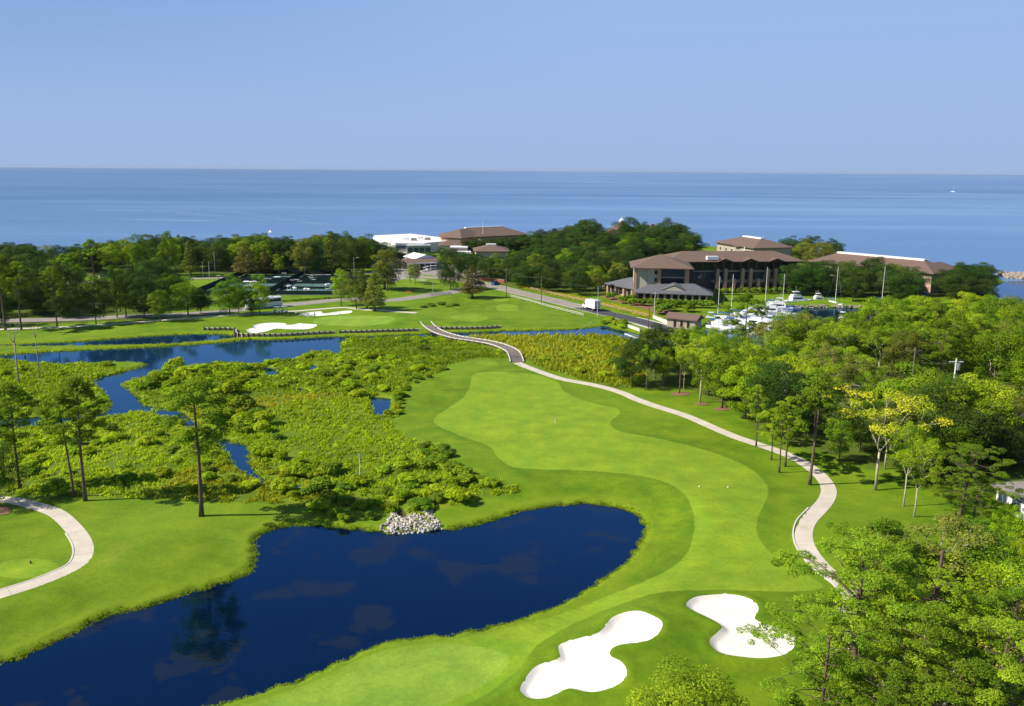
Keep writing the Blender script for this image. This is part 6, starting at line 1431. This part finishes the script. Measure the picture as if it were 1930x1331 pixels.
# --- golf carts
def cart_proto():
    r_ = empty('golf_cart'); 
    lathe_x([(-1.15, [(-.55, .3), (.55, .3), (.55, .75), (-.55, .75)]), (-.2, [(-.58, .28), (.58, .28), (.58, .72), (-.58, .72)]), (.1, [(-.58, .25), (.58, .25), (.58, .4), (-.58, .4)]), (.7, [(-.58, .25), (.58, .25), (.55, .45), (-.55, .45)]), (1.15, [(-.5, .3), (.5, .3), (.45, .85), (-.45, .85)])]).build('body', PW, r_)
    MB().box(-.6, -.1, -.5, .5, .72, .85).box(-.7, -.55, -.5, .5, .85, 1.2).build('seat', TAUPE, r_)
    MB().box(-1.05, .95, -.6, .6, 1.82, 1.9).build('roof', PW, r_)
    for a, b_ in ((-.95, -.5), (-.95, .5), (.85, -.5), (.85, .5)): MB().bar((a, b_, .7), (a*.95, b_, 1.82), .05).build('post', PDK, r_)
    for a in (-.75, .8):
        for b_ in (-.5, .5): wheel(r_, a, b_, .23, .18)
    return learn(r_)
GC = cart_proto(); spots = [(777, 512), (784, 509), (790, 507), (797, 506), (804, 506), (811, 504.5), (818, 504), (806, 510), (813, 509), (819, 508.5), (826, 503), (800, 512), (864, 508), (872, 507), (869, 511), (862, 503)]
for k, (a, b) in enumerate(spots):
    q = P(a, b); o = GC if k == 0 else copy_tree(GC); o.location = (q.x, q.y, .07); o.rotation_euler = (0, 0, 1.2+(k*.77 % .9)); tag(o, 'white golf cart parked before the long canopy', 'golf cart', 'white golf carts parked before the canopy')
for k, (a, b) in enumerate([(522, 590), (536, 589)]):
    q = P(a, b); o = copy_tree(GC); o.location = (q.x, q.y, hz(q.x, q.y)+.03); o.rotation_euler = (0, 0, .1); tag(o, ['left golf cart in tree shade beside the far green', 'right golf cart in tree shade beside the far green'][k], 'golf cart', 'golf carts by the far green')
# --- boats
def hull(L, B, D, z=0.0):
    s = []
    for t, b_, k in ((-.5, .80, .10), (-.35, .95, .0), (0, 1.0, .0), (.25, .82, .12), (.42, .42, .35), (.5, .03, .7)):
        w = B/2*b_; zt = D*(1+.35*max(0, t+.1)); s.append((t*L, [(-w, zt), (-w*.85, D*.15), (-w*.15, -D*(.45-k*.6)), (w*.15, -D*(.45-k*.6)), (w*.85, D*.15), (w, zt)]))
    return lathe_x(s)
def yacht(L, trim=PW):
    r_ = empty('motor_yacht'); hull(L, L*.33, L*.12).build('hull', PW, r_); z = L*.13
    lathe_x([(-L*.28, [(-L*.13, z), (L*.13, z), (L*.12, z+L*.13), (-L*.12, z+L*.13)]), (L*.12, [(-L*.12, z), (L*.12, z), (L*.105, z+L*.13), (-L*.105, z+L*.13)]), (L*.27, [(-L*.08, z), (L*.08, z), (L*.05, z+L*.04), (-L*.05, z+L*.04)])]).build('cabin', PW, r_)
    for s_ in (-1, 1): MB().box(-L*.22, L*.08, s_*L*.128-.02, s_*L*.128+.02, z+L*.05, z+L*.095).build('window', GLASS, r_)
    MB().box(-L*.24, L*.04, -L*.10, L*.10, z+L*.132, z+L*.19).build('flybridge', trim, r_); MB().box(-L*.20, 0, -L*.09, L*.09, z+L*.27, z+L*.285).build('canopy', trim, r_)
    for a in (-L*.19, -L*.01):
        for b_ in (-L*.08, L*.08): MB().tube([(a, b_, z+L*.19), (a, b_, z+L*.27)], .03, 5).build('post', GREYM, r_)
    MB().tube([(-L*.1, 0, z+L*.28), (-L*.12, 0, z+L*.45)], .03, 5).build('antenna', TRIMW, r_); return learn(r_)
def sail(L, mast, cover=PBL):
    r_ = empty('sailboat'); hull(L, L*.28, L*.10).build('hull', PW, r_); z = L*.11
    lathe_x([(-L*.2, [(-L*.08, z-.1), (L*.08, z-.1), (L*.07, z+.4), (-L*.07, z+.4)]), (L*.2, [(-L*.06, z-.1), (L*.06, z-.1), (L*.04, z+.2), (-L*.04, z+.2)])]).build('cabin', PW, r_)
    MB().tube([(L*.08, 0, z), (L*.08, 0, z+mast)], [.10, .06], 7).build('mast', TRIMW, r_)
    MB().tube([(L*.07, 0, z+1.3), (-L*.33, 0, z+1.2)], .16, 6).build('furled_sail', cover, r_)
    for p in ((L*.48, 0), (-L*.48, 0)): MB().tube([(p[0], 0, z), (L*.08, 0, z+mast*.98)], .018, 4).build('stay', GREYM, r_)
    MB().bar((L*.08, -.7, z+mast*.6), (L*.08, .7, z+mast*.6), .05).build('spreader', TRIMW, r_); return learn(r_)
def skiff(L, cov):
    r_ = empty('small_boat'); hull(L, L*.36, L*.12).build('hull', PW, r_); MB().box(-L*.3, L*.15, -L*.13, L*.13, L*.12, L*.2).build('cover', cov, r_)
    MB().tube([(-L*.1, 0, L*.2), (-L*.1, 0, L*.42)], .04, 5).build('post', GREYM, r_); MB().box(-L*.22, L*.05, -L*.12, L*.12, L*.42, L*.44).build('top', cov, r_); return learn(r_)
Y1, Y2, S1, K1, K2 = yacht(11), yacht(8, TRIMW), sail(10, 13), skiff(6.5, PBL), skiff(6.5, PW)
def moor(proto, a, b, rz, label, group=None, first=set()):
    o = proto if proto.name not in first else copy_tree(proto); first.add(proto.name); q = P(a, b, -1.2)
    o.location = (q.x, q.y, -1.15); o.rotation_euler = (0, 0, rz); tag(o, label, 'boat', group); return o
moor(Y1, 1446, 594, 2.9, 'largest white flybridge yacht in the marina'); moor(Y1, 1462, 586, 2.9, 'white yacht moored just behind the largest one'); moor(Y1, 1504, 573, .2, 'long white yacht nearest the grassy bank')
moor(Y1, 1418, 618, 2.7, 'white yacht half hidden behind the open marina pine'); moor(Y1, 1440, 622, 2.6, 'white yacht at the lower edge of the marina behind treetops'); moor(Y2, 1428, 606, 2.8, 'smaller white cruiser between the two big yachts')
moor(Y2, 1545, 570, .1, 'small white cruiser left of the tall masted sailboat'); moor(K1, 1492, 584, 0, 'blue covered boat right of the largest yacht'); moor(S1, 1571, 576, -1.3, 'white sailboat with the tallest mast at the dock end')
moor(S1, 1357, 603, 2.8, 'sailboat whose mast stands before the dark hotel corner'); moor(S1, 1382, 598, 2.8, 'sailboat with mast behind the marina pine'); moor(S1, 1478, 596, 2.9, 'sailboat in front of the long yacht'); moor(S1, 1446, 578, 2.9, 'sailboat behind the yachts by the grass bank')
for k, (a, b, rz) in enumerate([(1336, 605, 2.8), (1344, 609, 2.8), (1352, 612, 2.8), (1360, 615, 2.8), (1371, 606, 2.8), (1379, 611, 2.8), (1390, 608, 2.8), (1396, 616, 2.8), (1366, 624, 2.7), (1350, 620, 2.7), (1400, 604, 2.8), (1408, 610, 2.8), (1386, 621, 2.8)]):
    moor(K1 if k % 3 == 1 else K2, a, b, rz, 'small white motorboat in the rank beside the washroom', 'small motorboats ranked beside the washroom')
moor(K2, 1588, 604, 1.0, 'small white boat alone in the open marina water'); moor(Y2, 1399, 630, 2.6, 'white cruiser in the lower left of the marina'); moor(Y1, 1412, 600, 2.8, 'white yacht left of the largest one')
o = moor(S1, 1658, 575, -1.2, 'sailboat mast standing above treetops right of the marina'); 
o = copy_tree(S1); q = P(1796, 362, -1.2); o.location = (q.x, q.y, -1.15); o.scale = (1.3,)*3; tag(o, 'lone sailing boat far out on the bay', 'boat')
# docks
DOCK = plain('grey_dock_boards', (.36, .33, .29), .85, .2, 2)
def dock(pts, w, label):
    ln = GP(pts, -1.2); o = empty('dock', (*ln[0], 0)); tag(o, label, 'dock')
    for i in range(len(ln)-1):
        a, b = ln[i]-ln[0], ln[i+1]-ln[0]; MB().bar((*a, -.45), (*b, -.45), w, .15).build('deck', DOCK, o); n = int(np.linalg.norm(b-a)/5)+1
        for k in range(n+1): c = a+(b-a)*k/n; MB().tube([(*c, -3), (*c, .5)], .14, 6).build('pile', WOODD, o)
dock([(1330, 602), (1372, 592), (1410, 589), (1470, 577), (1530, 569), (1580, 571)], 2.0, 'dock walkway running along the grassy marina bank')
dock([(1592, 568), (1640, 570)], 3.0, 'pale dock right of the tall masted sailboat'); dock([(1410, 592), (1455, 608), (1475, 622)], 1.6, 'finger dock between the big yachts'); dock([(1350, 600), (1400, 622)], 1.4, 'finger dock among the small motorboats')
# --- rock breakwater and bank stones
def stones(pts, n, size, seed, z0, label, name='rock_bank', w=1.5, level=0.0):
    g = np.random.default_rng(seed); ln = GP(pts, level); sg = np.r_[0, np.cumsum(np.linalg.norm(np.diff(ln, axis=0), axis=1))]; s = g.uniform(0, sg[-1], n)
    p = np.stack([np.interp(s, sg, ln[:, i]) for i in (0, 1)], 1); off = g.uniform(-w, w, n); p[:, 1] += off; h = z0+(1-np.abs(off)/w)*w*.5; sv, sf = [], []
    for i in range(n):
        k = size*g.uniform(.6, 1.4); c, s2 = math.cos(i*1.3), math.sin(i*1.3); sv.append(np.stack([(base[:, 0]*c-base[:, 1]*s2)*k+p[i, 0], (base[:, 0]*s2+base[:, 1]*c)*k+p[i, 1], base[:, 2]*k+h[i]], 1)); sf.append(bf+i*len(base))
    return tag(link(name, np_mesh(name, np.vstack(sv), np.vstack(sf), ROCK[1])), label, 'rocks', None, 'stuff')
stones([(1884, 522), (1930, 525), (2050, 530)], 500, 1.0, 1, -1.2, 'grey rubble breakwater off the harbour mouth', 'breakwater', 5.0, -1.2)
stones([(1325, 610), (1345, 603), (1385, 590), (1440, 581), (1500, 575), (1560, 573), (1625, 575)], 500, .38, 2, -1.0, 'rubble stones edging the grassy marina bank')
# --- poles
def pole(a, b, t_, label, cat='utility pole', name='utility_pole', mat=None, arm=True, r=.16, lamp=False):
    h = topz(a, b, t_); q = P(a, b); z = hz(q.x, q.y); o = empty(name, (q.x, q.y, z)); tag(o, label, cat)
    MB().tube([(0, 0, -.3), (0, 0, h*.5), (0, 0, h)], [r, r*.8, r*.6], 8).build('pole', mat or BARKG, o)
    if arm: MB().bar((-1.1, 0, h-.7), (1.1, 0, h-.7), .14).build('crossarm', mat or BARKG, o)
    if lamp: MB().bar((0, 0, h-.1), (1.6, 0, h+.1), .09).build('arm', GREYM, o); MB().box(1.2, 2.0, -.15, .15, h, h+.14).build('lamp_head', TRIMW, o)
    return o, h
GREYP = plain('grey_pole', (.50, .49, .46), .7, .1)
pa, ha = pole(954, 560, 505, 'dark utility pole at the corner of the far lawn'); pb, hb = pole(1020, 571, 519, 'second thinner utility pole beside the road')
pc, hc = pole(1126, 598, 540, 'pale lamp post beside the box truck', 'lamp post', 'lamp_post', GREYP, False, .12, True); pd, hd = pole(1233, 600, 549, 'tall pale pole beside the restaurant hedge', mat=GREYP)
pole(1222, 620, 562, 'dark pole with round top by the road bridge', 'pole', 'pole', WOODD, False, .13); pole(767, 498, 457, 'pale pole before the tan shed', mat=GREYP, r=.14)
for k, (a, b, t_) in enumerate([(383, 523, 493), (395, 523, 492), (406, 521, 474)]): pole(a, b, t_, ['left of three pale poles behind the courts', 'middle of three pale poles behind the courts', 'tallest of three pale poles behind the courts'][k], 'pole', 'pole', GREYP, False, .12)
pole(503, 582, 526, 'thin lamp post in front of the coach', 'lamp post', 'lamp_post', GREYP, False, .09, True); pole(816, 553, 530, 'thin post by the lawn right of the forecourt', 'pole', 'pole', GREYP, False, .08)
pole(668, 526, 486, 'lamp post beside the bright tree at the courts', 'lamp post', 'lamp_post', GREYP, False, .1, True)
g_ = P(910, 445, 8); o = empty('flagpole', (g_.x, g_.y, 8)); tag(o, 'white flagpole rising above the long brown roof', 'flagpole'); MB().tube([(0, 0, 0), (0, 0, 8.3)], [.14, .08], 7).build('pole', TRIMW, o); MB().lathe([(.05, 0), (.18, .15), (.05, .3)], 8, (0, 0, 8.3)).build('finial', TRIMW, o)
def wood_pole(cx, cy, h, lift, label, mat, trans=False):
    g_ = P(cx, cy, h); z = hz(g_.x, g_.y); o = empty('utility_pole', (g_.x, g_.y, z)); tag(o, label, 'utility pole'); MB().tube([(0, 0, 0), (0, 0, h)], [.18, .12], 8).build('pole', mat, o)
    MB().bar((-1.2, 0, h-.5), (1.2, 0, h-.5), .13).build('crossarm', mat, o)
    if trans: MB().lathe([(.3, 0), (.3, 1.0), (.2, 1.1)], 10, (.45, 0, h-1.9)).build('transformer', GREYM, o)
    return o, h
pe, he = wood_pole(1803, 676, 15.5, 0, 'pale pole with transformer above the right woods', TRIMW, True); pf_, hf = wood_pole(1726, 654, 15.5, 0, 'grey pole above the right woods left of the transformer', BARKG)
g_ = P(1775, 1040, 14.5); o = empty('bare_trunk', (g_.x, g_.y, hz(g_.x, g_.y)), 0); tag(o, 'tall branchless leaning trunk in the right thicket', 'tree trunk'); MB().tube([(0, 0, 0), (-.1, -.1, 6), (0, 0, 11), (.15, .1, 14.5)], [.30, .25, .2, .12], 9).build('stem', BARK, o)
g_ = P(678, 897); o = empty('snag', (g_.x, g_.y, hz(g_.x, g_.y))); tag(o, 'thin white dead snag in the middle marsh', 'dead tree'); MB().tube([(0, 0, 0), (.05, 0, 1.6), (0, .03, 3.4)], [.08, .06, .03], 6).bar((0, 0, 2.2), (.3, .1, 2.7), .03).build('stem', TRIMW, o)
a, b = P(1073, 633), P(1116, 606, 2.0); o = empty('leaning_pole', (a.x, a.y, 0)); tag(o, 'thin pale pole leaning over the canal', 'pole'); MB().tube([(0, 0, -.5), tuple(b-a)], .05, 5).build('pole', GREYP, o)
WIRE = plain('cable', (.10, .10, .11), .6, .1)
def wire(o1, h1, o2, h2, off, label):
    a = o1.location+Vector((off, 0, h1-.6)); b = o2.location+Vector((off, 0, h2-.6)); pts = [a.lerp(b, t/10)-Vector((0, 0, 4*1.1*(t/10)*(1-t/10))) for t in range(11)]
    m = MB(); m.tube([p-a for p in pts], .022, 4); o = m.build('cable', WIRE); o.location = a; tag(o, label, 'cable')
wire(pa, ha, pb, hb, -1, 'left cable between the two road poles'); wire(pa, ha, pb, hb, 1, 'right cable between the two road poles'); wire(pb, hb, pd, hd, 0, 'long cable from the second road pole to the restaurant pole'); wire(pe, he, pf_, hf, 0, 'cable between the two poles above the right woods')
# --- rail fences along the road
def rail_fence(pts, label, mat, step=3.0, h=1.15, rails=(.45, .9)):
    ln = smooth_open(GP(pts), 4); L = np.linalg.norm(np.diff(ln, axis=0), axis=1).sum(); n = int(L/step); o = empty('rail_fence', (*ln[0], 0)); tag(o, label, 'fence'); prev = None
    pmesh = MB().box(-.09, .09, -.09, .09, -.3, h).mesh('post', mat); P_ = [along(ln, k*step)[0] for k in range(n+1)]; Z_ = height(np.array(P_))
    for k, (p, z) in enumerate(zip(P_, Z_)):
        q = link('post', pmesh, o); q.location = (*(p-ln[0]), z)
        if prev is not None:
            for rz_ in rails: MB().bar((*(prev[0]-ln[0]), prev[1]+rz_), (*(p-ln[0]), z+rz_), .05, .13).build('rail', mat, o)
        prev = (p, z)
rail_fence([(961, 560), (1000, 570), (1040, 582), (1080, 592), (1104, 598)], 'pale rail fence on the golf course side of the road', WHTW)
rail_fence([(1000, 546), (1060, 560), (1110, 571), (1170, 585), (1230, 599)], 'grey rail fence in front of the yellow flowers', WOODP)
rail_fence([(742, 528), (760, 528), (790, 530), (812, 533)], 'low rail fence along the forecourt lawn', WHTW)
mb = MB(); q = P(770, 554); o = empty('barrier', (q.x, q.y, .02)); tag(o, 'small orange road barrier at the far junction', 'barrier'); MB().box(-.9, .9, -.05, .05, .5, 1.0).build('board', ORNG, o)
for s_ in (-.8, .8): MB().bar((s_, -.3, 0), (s_, 0, .95), .06).bar((s_, .3, 0), (s_, 0, .95), .06).build('leg', ORNG, o)
# gate railings at the junction lawn
rail_fence([(810, 558), (840, 557), (852, 556)], 'pale low railing at the road junction mound', GREYP, 1.2, 1.3, (.3, .6, .9, 1.2))
# --- tee markers, flags
for k, (a, b) in enumerate([(1317, 934), (1371, 933)]):
    q = P(a, b); o = MB().lathe([(.02, 0), (.10, .03), (.13, .11), (.09, .20), (.02, .23)], 10).build('marker', TRIMW, None, True); o.location = (q.x, q.y, hz(q.x, q.y)); tag(o, ['left of two small white balls on the fairway', 'right of two small white balls on the fairway'][k], 'marker')
def flag(a, b, label, h=2.3, mat=TRIMW):
    q = P(a, b); o = empty('golf_flag', (q.x, q.y, hz(q.x, q.y))); tag(o, label, 'flag'); MB().tube([(0, 0, 0), (0, 0, h)], .03, 6).build('pin', TRIMW, o)
    MB().add([(0, -.01, h), (.5, .06, h-.12), (0, .01, h-.35), (0, .02, h), (.5, .08, h-.12), (0, .03, h-.35)], [(0, 1, 2), (5, 4, 3), (0, 3, 4, 1), (1, 4, 5, 2)]).build('pennant', mat, o)
flag(1046, 803, 'white marker flag on the fairway', 1.0); flag(640, 607, 'white flag on the distant green', 2.3); q = P(59, 1071); o = MB().lathe([(.03, 0), (.10, .02), (.10, .3), (.02, .36)], 8).build('tee_marker', WOODD); o.location = (q.x, q.y, hz(q.x, q.y)); tag(o, 'small dark marker on the left corner tee', 'marker')
# --- golfers
SKIN = plain('skin', (.42, .26, .19), .6, .05); SHIRTW = plain('white_shirt', (.75, .74, .72), .8, .05); TROU = plain('dark_trousers', (.05, .05, .07), .8, .1); HAIR = plain('cap', (.65, .63, .6), .8, .1)
def golfer(a, b, rz, label, trousers, bend=.0):
    me = bpy.data.meshes.new('b'); lean = bend
    J = [(0, 0, .95), (lean*.3, 0, 1.15), (lean*.7, 0, 1.40), (lean*.9, 0, 1.53), (lean*1.0+.02, 0, 1.66), (lean*1.0+.02, 0, 1.78),
         (0, .10, .90), (.04, .13, .50), (-.02, .15, .08), (.12, .16, .03), (0, -.10, .90), (.04, -.13, .50), (-.02, -.15, .08), (.12, -.16, .03),
         (lean*.7, .20, 1.40), (lean*.7+.10, .26, 1.14), (lean*.7+.30, .08, .96), (lean*.7, -.20, 1.40), (lean*.7+.10, -.26, 1.14), (lean*.7+.30, -.02, .94)]
    E = [(0, 1), (1, 2), (2, 3), (3, 4), (4, 5), (0, 6), (6, 7), (7, 8), (8, 9), (0, 10), (10, 11), (11, 12), (12, 13), (2, 14), (14, 15), (15, 16), (2, 17), (17, 18), (18, 19)]
    Rr = [.15, .15, .17, .065, .10, .085, .10, .075, .05, .04, .10, .075, .05, .04, .07, .05, .035, .07, .05, .035]
    me.from_pydata(J, E, []); o = bpy.data.objects.new('person', me); COL.objects.link(o); sk = o.modifiers.new('skin', 'SKIN'); sl = me.skin_vertices[0].data
    for i, r_ in enumerate(Rr): sl[i].radius = (r_, r_)
    sl[0].use_root = True; sb = o.modifiers.new('sub', 'SUBSURF'); sb.levels = sb.render_levels = 1
    dg = bpy.context.evaluated_depsgraph_get(); m2 = bpy.data.meshes.new_from_object(o.evaluated_get(dg)); o.modifiers.clear(); o.data = m2; m2.materials.clear()
    for m_ in (SHIRTW, trousers, SKIN): m2.materials.append(m_)
    for p in m2.polygons:
        z = p.center.z; p.material_index = 1 if z < .93 else (0 if z < 1.48 and not (p.center.x > lean*.7+.18 and z < 1.1) else 2)
    c = MB(); c.lathe([(.11, 0), (.115, .05), (.08, .11), (.01, .13)], 10, (lean+.02, 0, 1.70)).box(lean+.1, lean+.22, -.07, .07, 1.70, 1.72); c.build('cap', HAIR, o)
    q = P(a, b); o.location = (q.x, q.y, hz(q.x, q.y)); o.rotation_euler = (0, 0, rz); tag(o, label, 'person'); return o
golfer(558, 597, -1.2, 'golfer in white shirt standing left of the crescent bunker', TROU); gf = golfer(581, 599.5, 2.8, 'golfer bending to putt on the distant green', SHIRTW, .16); golfer(593, 600, -.4, 'golfer in white right of the putting one', TROU)
golfer(1320, 936, .5, 'person', TROU) if False else None
q = P(582, 600); o = empty('golf_club', (q.x, q.y, hz(q.x, q.y))); tag(o, 'putter held by the bending golfer on the distant green', 'golf club'); MB().tube([(.1, -.35, .02), (.0, -.05, .95)], .012, 5).build('shaft', GREYM, o); MB().box(.05, .2, -.38, -.33, 0, .05).build('head', GREYM, o)
g_ = P(505, 444, 2); o = empty('pier_pavilion', (g_.x, g_.y+6, -1)); o.scale = (.42, .42, 1.0); tag(o, 'tiny white roofed pavilion beyond the left belt', 'pavilion'); MB().box(-2.5, 2.5, -2.5, 2.5, 0, 1.2).build('platform', DOCK, o)
for a in (-2.1, 2.1):
    for b in (-2.1, 2.1): MB().box(a-.15, a+.15, b-.15, b+.15, 1.2, 4.8).build('post', TRIMW, o)
hip(MB(), -3, 3, -3, 3, 4.8, 6.3).build('roof', WHITE_R, o)
# ------------------------------------------------------------------ labels for look-alikes: where each one stands
MARKS = [(1246, 490, 'hotel end tower'), (1268, 545, 'slate roofed restaurant'), (1430, 480, 'long hotel roof'), (1174, 430, 'white cupola'), (1229, 430, 'brick chimney'), (910, 420, 'flagpole'), (925, 466, 'pale topped brown block'),
 (790, 448, 'white conference hall'), (800, 490, 'cart canopy'), (929, 518, 'gatehouse kiosk'), (954, 530, 'dark road pole'), (1112, 575, 'box truck'), (1282, 602, 'tan washroom'), (1446, 580, 'largest yacht'), (1571, 560, 'tall masted sailboat'), (1650, 490, 'long brown right roof'),
 (1735, 530, 'pink end wall'), (1905, 525, 'breakwater'), (1803, 690, 'transformer pole'), (1526, 820, 'tall bare pine'), (1650, 800, 'yellowing tree'), (1890, 900, 'white house'), (1910, 825, 'half hidden brown house'), (1710, 870, 'two slim pale stems'), (1283, 700, 'straight straw bed pine'),
 (503, 570, 'coach'), (540, 545, 'tennis courts'), (395, 505, 'three pale poles'), (330, 440, 'tallest belt tree'), (575, 470, 'golden topped oak'), (465, 490, 'brown pyramid tree'), (626, 460, 'green spire'), (470, 465, 'small belt house'), (505, 441, 'tiny white pavilion'),
 (108, 550, 'tall far bank pine'), (36, 650, 'taller dead tree'), (75, 660, 'thinner dead tree'), (378, 850, 'lone lawn pine'), (150, 850, 'cart path pine pair'), (38, 820, 'ivy stemmed pine'), (333, 695, 'round creek mouth bush'), (720, 760, 'small square pond'), (770, 980, 'rock spillway'), (678, 875, 'white snag'),
 (450, 850, 'lower creek bend'), (235, 720, 'creek mouth'), (830, 625, 'footbridge middle'), (970, 675, 'near footbridge end'), (1095, 620, 'leaning pole'), (1195, 620, 'road bridge'), (1400, 560, 'open marina pine'), (640, 660, 'lagoon corner'), (530, 615, 'white low bunker'), (1615, 1120, 'big leaning pine'), (1770, 1090, 'branchless trunk'), (1800, 565, 'wide point oak'), (560, 700, 'marsh puddles'), (850, 850, 'fairway notch'),
 (60, 535, 'left lane'), (240, 600, 'fork trunked tree'), (1060, 500, 'roadside oak mass'), (1103, 430, 'oak left of the cupola'), (1262, 430, 'oak right of the chimney'), (1050, 440, 'right end of the long ridge line')]
ORD = ['nearest', 'second nearest', 'third nearest', 'fourth nearest', 'fifth nearest', 'sixth nearest', 'seventh nearest', 'eighth nearest', 'ninth nearest', 'tenth nearest', 'eleventh nearest', 'twelfth nearest', 'thirteenth nearest', 'fourteenth nearest', 'fifteenth nearest', 'sixteenth nearest', 'seventeenth nearest', 'eighteenth nearest', 'nineteenth nearest', 'twentieth nearest']+['twenty '+w_+' nearest' for w_ in ('first', 'second', 'third', 'fourth', 'fifth', 'sixth', 'seventh', 'eighth', 'ninth')]+['thirtieth nearest']+['thirty '+w_+' nearest' for w_ in ('first', 'second', 'third', 'fourth', 'fifth', 'sixth', 'seventh', 'eighth', 'ninth')]+['fortieth nearest']+['forty '+w_+' nearest' for w_ in ('first', 'second', 'third', 'fourth', 'fifth')]
by = {}
for o in COL.objects:
    if o.parent is None and o.get('label') and o.get('group'): by.setdefault(o['label'], []).append(o)
pool = {}
for lb, lst in by.items():
    if len(lst) < 2: continue
    import re
    short = re.split(r' (?:in the|beside|behind|near|on the|at the|between|low in|low along|in deep|below|left of|massed|before|fringing|standing|parked|under|among)(?: |$)', lb)[0]
    hgt = 5 if 'tree' in lb or 'oak' in lb or 'pine' in lb or 'cypress' in lb else 1
    for o in lst:
        u, v = proj(o.location.x, o.location.y, o.location.z+hgt); b_ = None
        for mx_, my_, nm in MARKS:
            d = math.hypot(u-mx_, (v-my_)*2.2)
            if b_ is None or d < b_[0]: b_ = (d, mx_, my_, nm)
        d, mx_, my_, nm = b_; dx, dy = u-mx_, (v-my_)*2.2
        way = ('left of' if dx < 0 else 'right of') if abs(dx) > abs(dy) else ('behind' if dy < 0 else 'in front of')
        pool.setdefault((short, way, nm), []).append((d, o.name, o))
for (short, way, nm), lst in pool.items():
    lst.sort(key=lambda t: t[:2])
    for k, (_, _, o) in enumerate(lst):
        if len(lst) == 1: o['label'] = f'{short} standing {way} the {nm}' if 'boat' not in short else f'{short} lying {way} the {nm}'
        elif k < len(ORD): o['label'] = f'{short}, {ORD[k]} {way} the {nm}'
# haze over the bay
if HAZE > 0:
    hm_ = bpy.data.materials.new('haze'); hm_.use_nodes = True; t = hm_.node_tree; t.nodes.clear()
    out = t.nodes.new('ShaderNodeOutputMaterial'); pv = t.nodes.new('ShaderNodeVolumePrincipled'); pv.inputs['Color'].default_value = (.55, .66, .80, 1); pv.inputs['Density'].default_value = HAZE
    t.links.new(pv.outputs[0], out.inputs['Volume'])
    mb = MB(); mb.box(-34000, 34000, -34000, 34000, -12, 60); tag(mb.build('haze', hm_), 'thin summer haze over land and bay', None, None, 'stuff')

print('tris', sum(len(m.polygons) for m in bpy.data.meshes))
